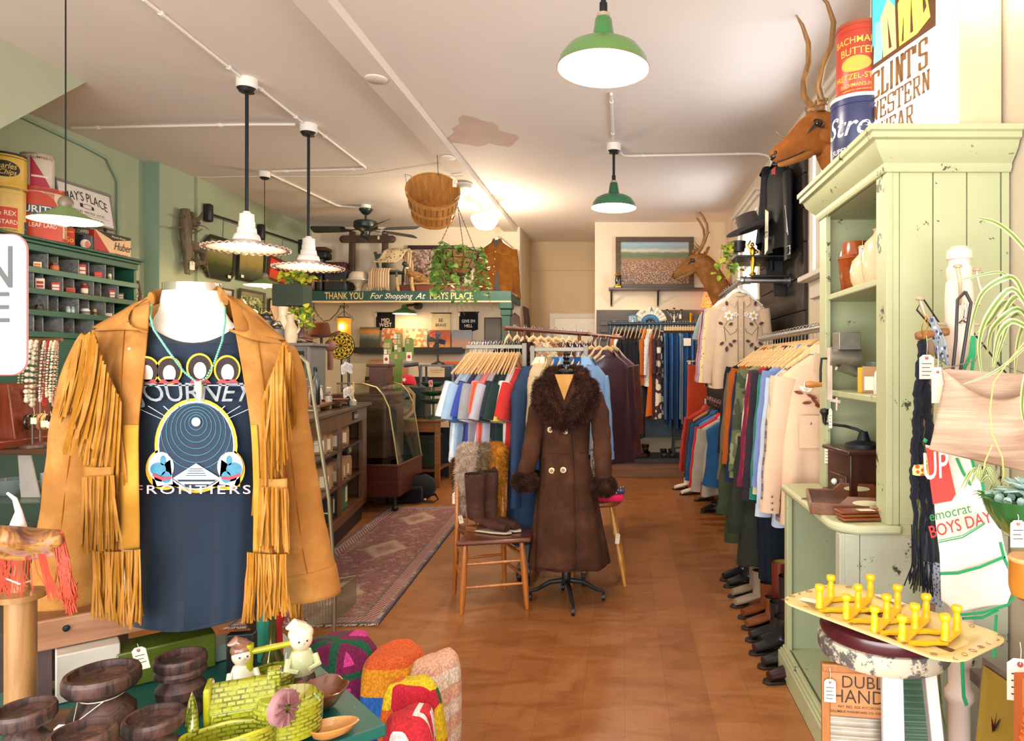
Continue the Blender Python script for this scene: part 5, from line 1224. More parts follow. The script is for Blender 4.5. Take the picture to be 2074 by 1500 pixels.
LT(([(0,0),(.05,0),(.055,.05),(.05,.12),(.034,.16),(.034,.4),(.046,.42),(.046,.44),(.034,.46),(.034,.52),(.04,.56),(.043,.6),(.043,.8),(.044,1),(.03,1.03),(.034,1.1),(.034,1.5),(.042,1.53),(.044,1.56),(.04,1.58),(.044,1.62),(.045,zt2-.17),(.042,zt2-.125),(.036,zt2-.115),(.041,zt2-.1),(.041,zt2-.075),(.033,zt2-.065),(.033,zt2-.05),(.041,zt2-.045),(.04,zt2-.02),(.024,zt2-.003),(0,zt2)],36),'turned_post',CTW,t)
HK=M_('cdb89c',.45,.4,var=.3,vs=30)
def hook(pts,nm='hook'):m=MB().tb_(pts,.006,8);m.lt([(0,0),(.012,.001),(.014,.006),(.01,.011),(0,.013)],14,M=fm_(pts[-1],(1,0,0),(0,0,1)));m.mk(nm,HK,t)
zh=WZ_(655,cty)
hook([(-.03,0,zh-.005),(-.09,-.01,zh),(-.125,-.02,zh+.03),(-.14,-.02,zh+.075)]);hook([(.03,0,zh-.005),(.09,-.01,zh),(.125,-.02,zh+.03),(.135,-.02,zh+.08)])
zu=WZ_(600,cty)
hook([(-.02,-.04,zu-.03),(-.028,-.065,zu),(-.035,-.075,zu+.05),(-.04,-.07,zu+.085)]);hook([(.035,-.02,zu-.02),(.05,-.03,zu-.03),(.06,-.03,zu),(.045,-.03,zu+.06),(.042,-.03,zu+.08)])
MB().tb_([(-.02,-.045,zu-.09),(-.02,-.075,zu-.08),(-.02,-.085,zu-.05),(-.02,-.08,zu-.03)],.005,8).ball((-.02,-.085,zu-.085),.01).mk('chrome_hook',CHR,t)
for i in RN(4):
 a=rad(45+90*i);TB(([(.03*cos(a),.03*sin(a),.12),(.14*cos(a),.14*sin(a),.1),(.2*cos(a),.2*sin(a),.012)],[.02,.018,.014],8),'foot',CTW,t)
o=MB().lt([(0,0),(.012,.002),(.016,.02),(.012,.05),(.011,.075),(.015,.085),(.013,.105),(0,.106)],14,M=fm_((ctx-.095-.08,cty-.07,zh-.045),(0,0,1),(1,0,.15))).mk('handle',wd_('7a4a24','9a6634',8,'X'));o.name='rolling_pin_grip';tag(o,'turned brown wooden grip of a folded wire carrier on left hook','carrier')
w_=V3((ctx,cty,0));m=MB().tb_([w_+V3((-.03,-.1,zu+.005)),w_+V3((-.055,-.1,zu-.02)),w_+V3((-.06,-.1,zu-.15)),w_+V3((-.075,-.1,1.46)),w_+V3((-.055,-.1,1.45)),w_+V3((-.03,-.1,zu-.15)),w_+V3((-.012,-.1,zu-.03)),w_+V3((-.03,-.1,zu+.005))],.0055,8);tag(m.mk('rubber_strap',M_('2c2926',.5)),'looped black rubber strap from upper hook of coat tree','strap')
m=MB().tb_([w_+V3((-.06,.05,zh-.02)),w_+V3((-.12,.05,zh+.05)),w_+V3((-.1,.05,zh+.09)),w_+V3((-.04,.05,zh+0)),w_+V3((.05,.05,zh+0)),w_+V3((.2,.04,1.47)),w_+V3((.17,.04,1.45)),w_+V3((.06,.04,1.5)),w_+V3((-0,.04,1.48))],.0035,6);tag(m.mk('wire_hanger',BK),'bent black wire hanger behind post of coat tree','hanger')
def mcr(x,y,z0,z1,n,c,label,r=.013,sp=.02,beads=None,tagp=None,seed=0,fray=.25):
 t=T('macrame_hanger',label,'macrame',(x,y,0));rg=random.Random(seed);mt=clo(c,.3,fold=.5,weave=120)
 for j in RN(n):
  m=MB();K=int((z0-z1)*(1-fray)/.012);pts=[];rr=[]
  for k in RN(K+1):
   z=z0-(z0-z1)*(1-fray)*k/K;q=sin(k*1.1+j)*.6;w0=(j-(n-1)/2)*sp*min(1,k/12);ww=.3*sp*sin(k*.13+j*1.7)
   pts.append((w0+ww,.006*cos(k*.9+j)+(j%2)*.008,z));rr.append(r*(.62+.32*abs(sin(k*1.25+j)))if(k//14)%4!=3 else r*.5)
  m.tb_(pts,rr,8);m.mk('knotted_cord',mt,t)
 m=MB();zf_=z1+(z0-z1)*fray
 for j in RN(n*9):
  x0_=rg.uniform(-.5,.5)*n*sp;m.tb_([(x0_,rg.uniform(-.015,.015),zf_+.02),(x0_+rg.gauss(0,.006),rg.uniform(-.02,.02),(zf_+z1)/2),(x0_+rg.gauss(0,.012),rg.uniform(-.02,.02),z1+rg.uniform(0,.05))],.0022,4)
 m.mk('loose_cord',mt,t)
 for bx_,bz,c1 in(beads or[]):
  LT(([(.01,-.018),(.0185,-.016),(.02,0),(.0185,.016),(.01,.018)],16,(bx_,-.008,bz)),'bead',spt('ecd98c',['d9541e','c94a20'],60,.38)if c1 else spt('e6d27a',['b8842a','d9541e'],90,.22),t)
 if tagp:ptg(t,tagp,.045,.075,hang=.06,lines=4)
 return t
xb,yb=W(1868,700,2.15).x,2.15
mcr(xb,yb,WZ_(690,2.15),WZ_(1205,2.15),3,'161b26','navy black macrame plant hanger with painted beads on left hook',.016,.02,beads=[(-.015,WZ_(950,2.15),1),(.02,WZ_(928,2.15),0),(.028,WZ_(952,2.13),0)],tagp=(0,-.03,WZ_(680,2.15)+0),seed=1)
mcr(xb+.045,yb+.05,WZ_(690,2.2),WZ_(1060,2.2),2,'9a8264','tan jute macrame hanger behind navy one',.013,.02,seed=2)
mcr(xb+.035,yb+.085,WZ_(900,2.24),WZ_(1215,2.24),2,'5f6c34','olive green macrame hanger, lowest and behind navy one',.01,.018,seed=3,fray=.7)
mcr(W(1895,1400,2).x,2,WZ_(1340,2),WZ_(1475,2),2,'5f6c34','olive green cord bundle below tray beside stool',.01,.014,seed=4,fray=.85)
o=MB().tb_([(xb-.01,yb-.02,WZ_(665,2.15)),(xb,yb-.03,WZ_(640,2.15)),(xb+.01,yb-.02,WZ_(660,2.15)),(xb,yb-.01,WZ_(690,2.15))],.002,6,closed=1).mk('wire_ring',BRASS);tag(o,'thin brass ring holding navy macrame to coat tree hook','ring')
def hcl(name,label,cat,poly_l,poly_r,mt,n=24,wav=.008,wf=5,thick=.004,loc=None):
 """cloth between two edge polylines (lists of world points from top to bottom)"""
 m=MB();N=len(poly_l)-1
 def pl(P,u):
  x=u*N;i=min(N-1,int(x));f=x-i;return P[i].lerp(P[i+1],f)
 m.grid(lambda u,v:pl(poly_l,u).lerp(pl(poly_r,u),v)+V3((0,wav*sin(v*pi*wf+u*1.5)*(.3+.7*u),0)),24,n)
 o=m.mk(name,mt,None,solid=thick);return tag(o,label,cat)if label else o
hcl('cloth','blue edged speckled cloth hanging between macrame and coat tree post','cloth',[W(1884,640,2.2),W(1890,690,2.2),W(1898,725,2.2)],[W(1892,642,2.19),W(1915,690,2.17),W(1920,740,2.17)],spt('9aa0a4',['2a4fa8','3a3f48','d8dade'],70,.4),n=8)
hcl('skirt','dark grey felt piece with blue floral print lower half behind apron','cloth',[W(1872,1020,2.16),W(1866,1080,2.16),W(1862,1135,2.16)],[W(1895,1020,2.14),W(1903,1080,2.14),W(1905,1140,2.14)],clo('3a3b40'),n=14)
hcl('floral_cloth','blue and white floral gathered cloth behind apron','cloth',[W(1872,1138,2.17),W(1876,1190,2.17),W(1880,1225,2.17)],[W(1905,1140,2.15),W(1907,1190,2.15),W(1909,1228,2.15)],spt('c9ccd0',['3a5fa0','2a3f70','5a7ab0'],110,.33),n=14,wf=9)
AP=clo('ece4d6',.05,weave=300,fold=.15);AG=M_('1f9a5e',.7,var=.05);d_=2.08
t=T('apron','white cotton apron with green edging, red 7UP panel and COWBOYS DAY print',0,(0,0,0))
L_=[W(1874,900,d_),W(1890,985,d_),W(1897,1060,d_),W(1905,1155,d_),W(1905,1235,d_),W(1955,1250,d_-0)]
Lp=[(1874,900),(1890,985),(1895,1060),(1903,1120),(1905,1170),(1906,1215),(1940,1240)]
Rp=[(1965,920),(1995,1000),(2015,1010),(2025,1060),(2035,1110),(2056,1180),(2040,1222)]
m=MB();N=6
def ap(u,v,o_=0):
 x=u*N;i=min(N-1,int(x));f=x-i;a=V3(Lp[i]).lerp(V3(Lp[i+1]),f);b_=V3(Rp[i]).lerp(V3(Rp[i+1]),f);p=a.lerp(b_,v)
 return W(p.x,p.y,d_-.02*v-.012*sin(v*5+u*2)*(.3+u)+o_)
m.grid(lambda u,v:ap(u,v),36,20);m.mk('apron_cloth',AP,t,solid=.003)
def apw(px,py,o_=-.006):return W(px,py,d_-.03+o_)
def aedge(pts,name='green_edging',r=.0045):
 m=MB().tb_([W(x,y,d_-.022)for x,y in pts],r,6,flat=1);m.mk(name,AG,t)
aedge([(1938,928),(1950,955),(1966,982)]);aedge([(1966,920),(1974,950),(1990,975),(1994,1005),(2012,1018),(2018,1042)]);aedge([(2026,1098),(2034,1130),(2056,1178),(2056,1205),(2040,1225),(1990,1240),(1940,1245)])
aedge([(1905,1161),(1940,1160),(1985,1148),(2035,1127)]);aedge([(1950,1252),(1990,1250),(2022,1235)]);aedge([(1872,895),(1876,889)],r=.006)
m=MB().pz([((x-1900)*d_/F,-(y-985)*d_/F)for x,y in((1876,907),(1917,920),(1935,1000),(1927,1013),(1890,1020),(1885,985))],.001,fm_(W(1900,985,d_-.04),*FY));m.mk('red_print',M_('d8443c',.8,var=.04),t)
m=MB();text(m,'UP',fm_(W(1893,945,d_-.043),(1,0,.12),(0,-1,0)),.115,.008,.55,shear=.15,m=0);m.mk('white_print',M_('f0e6da',.8,var=0),t)
m=MB();text(m,'emocrat',fm_(W(1924,1038,d_-.04),(1,0,.22),(0,-1,0)),.042,.002,.9);m.mk('green_print',M_('2a8a50',.8,var=0),t)
m=MB();text(m,'BOYS DAY',fm_(W(1945,1063,d_-.04),(1,0,.26),(0,-1,0)),.052,.007,.78);m.mk('red_lettering',M_('c83a34',.8,var=0),t)
m=MB().tb_([W(1901,1098,d_-.038),W(1950,1088,d_-.04),W(1995,1060,d_-.04)],.0018,5).tb_([W(1901,1094,d_-.038),W(1950,1084,d_-.04),W(1995,1057,d_-.04)],.0012,5);m.mk('green_stripe',AG,t)
m=MB().tb_([W(2018,1245,d_),W(2014,1300,d_),W(2013,1335,d_)],.005,6,flat=.3);m.mk('apron_tie',AG,t)
m=MB().tb_([W(1948,1318,d_),W(1950,1370,d_),W(1952,1410,d_),W(1958,1428,d_)],.006,6,flat=.3);m.mk('apron_tie',AG,t)
m=MB().tb_([W(1970,680,2.2),W(1965,720,2.2),W(1952,748,2.2)],.006,6,flat=.25).tb_([W(1973,682,2.2),W(1972,720,2.2),W(1968,752,2.2)],.006,6,flat=.25);m.mk('apron_strap',AG,t)
LIN=None
m_,nt,b=_new('striped_linen');v=crd(nt,scale=(1,1,22),rot=(0,rad(-12),0));n=nz_(nt,v,3,4,.7);LB(ramp(nt,OZ(n),[(.3,'a58872'),(.5,'b89c85'),(.7,'cdb6a0')]),b);SV(b,'Roughness',.9)
t=T('clothespin_bag','wide mottled beige linen bag on a wire hanger, open at top',0,(0,0,0));d0=1.86
P=[(1906,745),(1912,775),(1898,840),(1888,885),(1882,910)];Q=[(2110,700),(2110,780),(2112,850),(2112,910),(2112,945)]
m=MB()
def bagf(u,v):
 x=u*4;i=min(3,int(x));f=x-i;a=V3(P[i]).lerp(V3(P[i+1]),f);b2=V3(Q[i]).lerp(V3(Q[i+1]),f);p=a.lerp(b2,v)
 sag=75*sin(pi*min(1,v*.72))*(1-u)**1.2*1.25+18*v*u
 return W(p.x,p.y+sag,d0-.07*sin(pi*v)*sin(pi*min(1,u*.8+.15))-.02*sin(v*9+u*3)*(1-u))
m.grid(bagf,24,30);m.mk('front_panel',m_,t,solid=.003)
m=MB().grid(lambda u,v:W(1908+200*v,746+14*v+(120*u),d0+.05+.01*sin(v*8)),10,20);m.mk('back_panel',m_,t,solid=.003)
MB().tb_([W(1908,748,d0),W(1975,730,d0+.03),W(1999,680,d0+.03),W(2004,640,d0+.03)],.0018,6).tb_([W(2018,640,d0+.03),W(2010,690,d0+.03),W(2012,728,d0+.03),W(2060,750,d0+.02),W(2110,768,d0)],.0018,6).mk('wire',STEEL,t)
ptg(t,W(1899,700,d0+.05),.034,.1,hang=.06,lines=0)
SPL=leafmat('8fa83c','d8dca0','spider_leaf')
def blade(mb,pts,wd,m=0):
 pts=[V3(p)for p in pts];Q=[]
 for i in RN(len(pts)-1):
  for k in RN(5):
   t_=k/5;p0=pts[max(0,i-1)];p1=pts[i];p2=pts[i+1];p3=pts[min(len(pts)-1,i+2)]
   Q.append(.5*((2*p1)+(p2-p0)*t_+(2*p0-5*p1+4*p2-p3)*t_*t_+(3*p1-p0-3*p2+p3)*t_**3))
 Q.append(pts[-1]);b=len(mb.v);N=len(Q)
 for i,q in EN(Q):
  k=i/(N-1);w2=wd*(sin(pi*min(1,.12+k*.88))**.5)*(1-.3*k)/2 if k<1 else .0004
  tn=(Q[min(N-1,i+1)]-Q[max(0,i-1)]).normalized();s_=tn.cross(V3((.2,-1,.25))).normalized()
  for e,mi in((-1,0),(-.45,0),(0,0),(.45,0),(1,0)):mb.v.append(tuple(q+s_*w2*e+V3((0,-.15*w2*(1-abs(e)),0))))
 for i in RN(N-1):
  for k in RN(4):mb.f.append((b+5*i+k,b+5*i+k+1,b+5*(i+1)+k+1,b+5*(i+1)+k));mb.m.append(1 if k in(0,3)else 0)
SG1=M_('67822e',.4,var=.1);SG2=M_('bdbd90',.4,var=.05);d1=1.5
t=T('spider_plant','spider plant with long striped arching leaves and runners in front of bag',0,(0,0,0));R_=(2085,640)
lv=[[(2090,640),(2050,585),(2000,640),(1983,700),(1990,765)],[(2090,650),(2060,570),(2030,565),(1985,600),(1960,690)],[(2090,660),(2040,610),(2005,650),(1975,680)],[(2090,620),(2040,556),(1990,556),(1930,572)],[(2090,520),(2050,475),(2015,450),(1975,440)],[(2090,660),(2060,625),(2010,665),(2000,720)],[(2095,690),(2070,640),(2045,650),(2012,748)],[(2095,700),(2080,650),(2062,690),(2055,760)],[(2090,670),(2050,650),(2022,680),(2010,745)],[(2095,640),(2060,600),(2030,640),(2015,690)],[(2095,720),(2078,760),(2070,820),(2078,870)],[(2090,690),(2040,735),(2000,760),(1950,778)]]
m=MB()
for i,L in EN(lv):blade(m,[W(x,y,d1+.03*(i%4)+.02*k)for k,(x,y)in EN(L)],.017 if i not in(3,11)else .008)
m.mk('leaves',[SG1,SG2],t)
m=MB().tb_([W(2085,680,d1+.05),W(2040,735,d1+.05),W(2012,775,d1+.05),W(2005,830,d1+.05),W(2010,880,d1+.05),W(2030,925,d1+.05),W(2033,960,d1+.05),W(2022,1005,d1+.05)],.0018,6);m.tb_([W(2010,900,d1+.05),W(1995,935,d1+.05),W(1988,975,d1+.05)],.0016,6);m.mk('runner',M_('e0b46a',.5),t)
m=MB();rg=random.Random(4)
for cx_,cy_,n_ in((1988,975,13),(2022,1010,11)):
 for i in RN(n_):
  a=rg.uniform(-pi,pi);L=rg.uniform(28,52);x1=cx_+L*cos(a)*.5;y1_=cy_-abs(L*sin(a))*.6-8;x2=cx_+L*cos(a);y2=cy_-10+rg.uniform(-5,30)
  blade(m,[W(cx_,cy_,d1+.05),W(x1,y1_,d1+.04),W(x2,y2,d1+.03)],.008)
m.mk('plantlets',[SG1,SG2],t)
c=W(2076,1038,1.45);t=T('succulent','pale blue green rosette succulent in a ribbed green glazed hanging bowl','plant',c)
GB=M_('1f5a2c',.15,var=.15,ct=.7)
MB().lt([(0,-.06),(.02,-.058),(.05,-.035),(.072,0),(.082,.03),(.078,.03),(.06,.005),(0,0)],96,flute=lambda r,z,a:(r*(1+.03*abs(sin(a*9))),z)).mk('bowl',GB,t)
m=MB();rg=random.Random(8)
for ring,(n_,L,el)in EN(((9,.06,.15),(8,.05,.6),(6,.035,1.1))):
 for i in RN(n_):
  a=2*pi*i/n_+ring*.4;lfm(m,V3((0,0,.045)),(cos(a)*cos(el),sin(a)*cos(el),sin(el)),(0,0,1),L,.028,heart=0)
for i in RN(26):
 a=rg.uniform(0,6.28);r_=rg.uniform(.02,.075);m.ball((r_*cos(a),r_*sin(a),.03),.008,6,4)
m.mk('rosette',M_('9ab8ae',.5,var=.15),t,solid=.003)
m=MB()
for i in RN(40):a=rg.uniform(0,6.28);r_=rg.uniform(.05,.085);m.stn((r_*cos(a),r_*sin(a),.03),(cos(a),sin(a),.6),.03,.004,.6)
m.mk('moss',M_('3a6a2a',.8),t)['kind']='stuff'
ptg(t,(-.05,-.06,.01),.03,.055,hang=.012,lines=3)
c=W(2086,1170,1.6);t=T('hanging_jar','amber brown cylinder hanging lamp end with pale wooden top at right edge',0,c);LT(([(0,-.05),(.025,-.05),(.04,-.04),(.045,-.02),(.045,.04)],24),'jar_body',M_('b8762a',.3,ct=.4),t);LT(([(.045,.04),(.047,.045),(.044,.05),(0,.05)],24),'top',wd_('c99a5c','dcb27a',8),t)
FRM=M_('6e6258',.4,.3);t=T('framed_canvas','dark metal framed ochre canvas with small dark feather motif at lower right','picture',onz(2010,1560,0));Mx=fm_((0,0,0),(.9,-.42,0),(-.42,-.9,.25))
o=W(1998,1335,1.62)
t.location=(0,0,0)
Pn=[W(1990,1330,1.66),W(2110,1410,1.45),W(2110,1640,1.45),W(1960,1640,1.66)]
def slabq(P,th,mt,name,par,n=None):
 m=MB();nn=(P[1]-P[0]).cross(P[3]-P[0]).normalized()*th;m.v=[tuple(p)for p in P]+[tuple(p+nn)for p in P]
 m.f=[(0,1,2,3),(7,6,5,4),(0,4,5,1),(1,5,6,2),(2,6,7,3),(3,7,4,0)];m.m=[0]*6
 return m.mk(name,mt,par)
slabq(Pn,.04,FRM,'frame',t)
nn_=(Pn[1]-Pn[0]).cross(Pn[3]-Pn[0]).normalized();cen=sum(Pn,V3())/4
sgn=-1 if nn_.dot(cen-V3((0,0,EYE)))>0 else 1
Pi=[cen+(p-cen)*.9+nn_*.004*sgn*1+(nn_*.04 if sgn>0 else V3())for p in Pn]
slabq(Pi,.002,M_('8f7420',.7,var=.08),'canvas',t)
m=MB();c0=W(2022,1480,1.58)
for a,L,k in((1.5,.05,0),(1.2,.045,1),(1.8,.04,0)):m.stn(c0+nn_*sgn*.012,(cos(a),-.2,sin(a)),L,.016,0,k)
m.mk('painted_motif',[M_('7a2a20',.6),M_('3a3430',.6)],t)
ptg(t,W(2066,1300,1.45),.05,.09,n=(-.3,-1,0),hang=.035,lines=4)
t=T('shag_panel','fluffy bright orange and brown shag wall piece at lower right corner','textile',W(2110,1500,1.38));m=MB();rg=random.Random(2)
m2=MB().bx(-.045,.08,-.01,.02,-.16,.13);m2.mk('backing',M_('b0551c',.9),t)
for i in RN(2600):
 x,z=rg.uniform(-.05,.08),rg.uniform(-.16,.13)
 if x<-.045+.05*(z-.05)*4:continue
 m.stn((x,-.01,z),(rg.gauss(0,.4),-1,rg.gauss(0,.4)),.022,.005,.4,1 if(z<-0 and x>-0)or z<-.1 else 0,seg=2)
m.mk('shag_pile',[M_('e0681a',.9,var=.1),M_('4a3230',.9)],t)
o=MB().bx(1.14,1.43,1.75,2.15,0,.52).bx(1.1,1.43,1.72,2.18,.52,.56).mk('low_chest',wd_('4a4038','5f5448',4,'X',.5),bv=.004);tag(o,'low grey brown wooden chest against right wall behind canvas','chest')
def boot(loc,rz,c,label,h=.3,L=.27,lining='7a5a34',group=None,cuff=None,name='boot',heel='3a2418',sole='1f1814',s_=1,mt=None,slant=0,cat=None):
 """boot pointing to -Y in its own space"""
 t=T(name,label,cat or name,loc,rz,group);t.scale=(s_,s_,s_);mt=mt or M_(c,.35,var=.25,vs=7,ct=.25,bmp=.12,bs=25)
 P=[((0,.045,h),(.056,.062)),((0,.045,h*.8),(.058,.062)),((0,.045,h*.5),(.052,.056)),((0,.04,h*.34 if h>.2 else .09),(.043,.052)),((0,.03,.085),(.04,.062)),((0,.012,.062),(.04,.075)),((0,-.03,.048),(.042,.05))]
 m=MB();n=18;N=0
 rings=[]
 for i in RN(13):
  k=i/12
  if k<.5:
   q=k/.5;z=h+(.09-h)*q;cy=.045-.005*q;rx=_lerp(.055,.041,q**1.5);ry=_lerp(.063,.052,q**1.4);rings.append((V3((0,cy,z)),V3((1,0,0)),V3((0,1,0)),rx,ry))
  else:
   q=(k-.5)/.5;a=q*pi/2;cy=.04-(L-.09)*q**1.15;z=.068-.035*q;tilt=V3((0,cos(a),sin(a)))
   rx=_lerp(.04,.03,q)*(1+.25*sin(pi*q));ry=_lerp(.058,.02,q**.8);rings.append((V3((0,cy,max(z,ry*.9+.01))),V3((1,0,0)),tilt.normalized(),rx,ry))
 for c_,a_,b2,rx,ry in rings:
  for j in RN(n):
   an=2*pi*j/n;p=c_+a_*rx*cos(an)+b2*ry*sin(an);p.z=max(p.z,.012);m.v.append(tuple(p))
 for i in RN(len(rings)-1):
  for j in RN(n):m.f.append((i*n+j,(i+1)*n+j,(i+1)*n+(j+1)%n,i*n+(j+1)%n));m.m.append(0)
 m.f.append(tuple((len(rings)-1)*n+j for j in RN(n)));m.m.append(0)
 m.mk('upper',mt,t,sub=1)
 s2=MB().pz([(-.033,0),(-.036,-.06),(-.042,-L*.45),(-.03,-L*.72),(0,-L*.8),(.03,-L*.72),(.042,-L*.45),(.036,-.06),(.033,0)],.01,TL((0,.04,.004)));s2.mk('sole',M_(sole,.5),t,bv=.003)
 MB().box((0,.05,.014),(.066,.07,.028),taper=1.08).mk('heel',M_(heel,.5),t,bv=.003)
 MB().lt([(.05,h-.004),(.047,h-.05),(0,h-.06)],18,(0,.045,0),ay=1.12).mk('lining',M_(lining,.8),t)
 return t
bts=[((1500,1170),.1,'15171b','black laced boot at far end of row under near rack',.15),((1512,1185),-.05,'1d1f22','second black laced boot in row under near rack',.15),((1523,1205),-.05,'8a7660','grey tan suede boot, farther of suede pair',.2),((1530,1225),-.05,'93806a','grey tan suede boot, nearer of suede pair',.22),((1560,1230),.1,'5a2f1a','tall brown boot behind row with dark shaft',.36),((1546,1246),0,'6e3a1c','brown lace boot beside suede pair',.2),((1570,1262),.1,'6a2418','tall oxblood riding boot with tan lining',.36),((1556,1268),-.02,'7a4422','tan brown work boot in boot row',.17),((1566,1292),-.02,'141517','black buckled boot in boot row',.2),((1585,1300),.05,'17191c','tall black boot nearest hutch',.36),((1576,1318),-.02,'191a1d','black boot with harness strap in boot row',.18),((1596,1345),-.02,'15161a','low black oxford boot near hutch foot',.13),((1610,1375),-.02,'2c1216','burgundy black shoe nearest in row',.1)]
for(px,py),r_,c,lb,h in bts:
 p=onz(px,py,0);boot((min(p.x,1.2),p.y,0),rad(-72)+r_,c,lb,h,mt=sde(c)if 'suede' in lb else None,lining='a8843a' if 'tan lining' in lb else '3a2a20')
for(px,py),r_,c,lb,h in(((1378,990),-70,'e8ded0','white lace-up ankle boot with heel, farther of white pair',.24),((1392,1000),-66,'efe6d8','white lace-up ankle boot, nearer of white pair',.24),((1420,1012),-60,'8a5230','brown leather shoe beyond low rack',.09),((1432,1035),-55,'2a2624','black and tan saddle shoe below low rack',.08)):
 p=onz(px,py,0);boot((p.x+.06,p.y,0),rad(r_),c,lb,h,heel='5a4030')
for i,(px,r_)in EN(((1291,10),(1309,-5),(1345,12),(1362,0))):
 boot((WX_(px,9.3),9.42,.26),rad(r_+170 if i<2 else 0),'131315',['black ankle boot on platform, leftmost of row','black ankle boot on platform, second in row','low black shoe on platform by stool leg','low black heeled shoe on platform under stool'][i],.16 if i<2 else .08)
# green pigeonhole cabinet on the left wall
CX=-4.5;GC=M_('1f5240',.5,var=.16,vs=4);GC2=M_('3c6a55',.5,var=.12)
def CY(px,x=CX):return-x*F/(VX-px)
ZN=None
def zinc():
 m,nt,b=_new('mottled_zinc');v=crd(nt);n=nz_(nt,v,16,6,.7);n2=nz_(nt,v,60,2)
 LB(mix(nt,.3,ramp(nt,OZ(n),[(.35,'3a3f40'),(.5,'5c6262'),(.68,'8a8f8c')]),OZ(n2)),b);SV(b,'Roughness',.6);SV(b,'Metallic',.3);return m
ZINC=zinc();cy0,cy1=4.5,6.32;cz=2.49
t=T('pigeonhole_cabinet','dark green cabinet of small metal pigeonholes on left wall holding old tins',0,(0,0,0))
BX((-4.835,CX-.02,cy1-.03,cy1,.95,cz-.05),'side_panel',GC,t);BX((-4.835,CX-.02,cy0,cy0+.03,.95,cz-.05),'side_panel',GC,t)
BX((-4.838,-4.82,cy0,cy1,.95,cz-.04),'back_panel',M_('4a4f4c',.7,var=.3,vs=8),t)
MB().bx(-4.835,CX+.04,cy0-.04,cy1+.04,cz-.02,cz).bx(-4.835,CX+.015,cy0-.02,cy1+.02,cz-.045,cz-.02).bx(-4.835,CX,cy0,cy1,cz-.1,cz-.045).mk('cornice',GC,t,bv=.006)
shz=[2.235,2.075,1.91,1.745]
for z in shz:MB().bx(-4.82,CX,cy0+.03,cy1-.03,z,z+.028).bx(CX-.008,CX+.004,cy0,cy1,z-.012,z+.034).mk('shelf',GC2 if z>2.2 else GC,t,bv=.003)
ys=[CY(px)for px in(-60,-25,10,38,60,72,101,131,163,193,217,243)]
zs_=[cz-.1]+shz
for r in RN(4):
 for i,y in EN(ys):
  if cy0+.05<y<cy1-.05 and i!=4:
   BX((-4.815,CX-.015-.04*((i+r)%2),y-.004,y+.004,zs_[r+1]+.028,zs_[r]-.002),'divider',ZINC,t)
BX((-4.82,CX-.015,cy0,cy1,.95,1.735),'lower_panel',GC,t)
def sbx(px,z,w_,h,c,c2,label,round_=0):
 y=CY(px,-4.56);t=T('small_tin' if not round_ else 'small_jar',label,'tin' if not round_ else 'jar',(-4.56,y,z),rad(38))
 if round_:LT(([(0,0),(w_/2,0),(w_/2,h*.8),(w_*.4,h*.86),(w_*.42,h),(0,h)],16),'jar_body',M_(c,.35,var=.1),t);LT(([(w_/2+.0008,h*.2),(w_/2+.0008,h*.6)],16),'paper_label',M_(c2,.6),t)
 else:
  BX((-w_/2,w_/2,-.015,.015,0,h),'tin_body',M_(c,.45,var=.08),t,bv=.002);BX((-w_*.38,w_*.38,-.0165,-.015,h*.2,h*.75),'paper_label',M_(c2,.6),t);BX((-w_*.38,w_*.38,-.0168,-.0165,h*.42,h*.52),'label_stripe',M_(c,.6),t)
 return t
r1,r2,r3=[z+.029 for z in shz[:3]]
for a in((76,r1,.05,.055,'f0e2c0','e07a2c','cream and orange tin in top row of pigeonholes, farthest left',0),(110,r1,.06,.07,'7a3a1c','d8683a','brown jar with orange label in top row of pigeonholes',1),(167,r1,.05,.1,'c83020','f0e6da','tall red and white card box in top row of pigeonholes',0),(199,r1,.055,.06,'c8281e','d85a40','squat red tin in top row of pigeonholes',0),(222,r1,.03,.06,'e8e2cc','8aa070','small white and green jar at right of top row',1),(81,r2,.055,.09,'e6dcd2','b82a22','red and white lettered tin in second row, farthest left',0),(113,r2,.055,.075,'c82a1e','f2e8dc','red tin with white blotches in second row',0),(143,r2,.06,.05,'b8442a','a83a22','flat rust red box in second row',0),(171,r2,.05,.1,'8f2a1e','f0d8c8','brown red bottle with round label in second row',1),(230,r2,.065,.08,'c02a24','e8dcd0','red patterned tea tin near right of second row',0),(245,r2,.04,.065,'3a3c38','d8cfa8','small dark and cream tin at right end of second row',0),(79,r3,.05,.05,'1f1d1f','4a3a34','small black jar in third row, farthest left',1),(138,r3,.03,.06,'9ab4bc','c0d0d4','small pale blue glass vial in third row, left of a pair',1),(147,r3,.03,.06,'9ab4bc','c0d0d4','small pale blue glass vial in third row, right of a pair',1),(172,r3,.07,.055,'e6dfd4','6a6a6a','wide white jar in third row',1),(192,r3,.03,.06,'c8a060','4a4a44','tiny tan figure shaped jar in third row',1),(220,r3,.05,.035,'e8d8cc','d8b8ac','low pinkish white box in third row',0)):
 sbx(*a[:7],round_=bool(a[7]))
t=T('tassel_bundle','brown leather key fobs and rings on right end of green cabinet','key fobs',(CX-.02,cy1+.02,2.3));TB(([(0,0,0),(.01,.02,-.12),(0,.01,-.24)],.012,8),'strap',M_('4a2a1c',.6),t);BOX(((0,.01,-.28),(.03,.03,.06)),'fob',M_('3a1f18',.6),t);MB().tb_([(.025*cos(a),.02,-.14+.025*sin(a))for a in[i*pi/8 for i in RN(16)]],.003,5,closed=1).mk('ring',BRASS,t)
A0=-52
def onto(px,x=-4.64):return(x,CY(px,x))
x,y=onto(76,-4.63);drum=can('tin_drum',(x,y,cz),.18,.4,checks('e4d3b4','c98a6a',14,c3='d8b898'),'big checked lard drum with red rims lettered PURITY 100% LEAF LARD','a8402a',cat='tin drum')
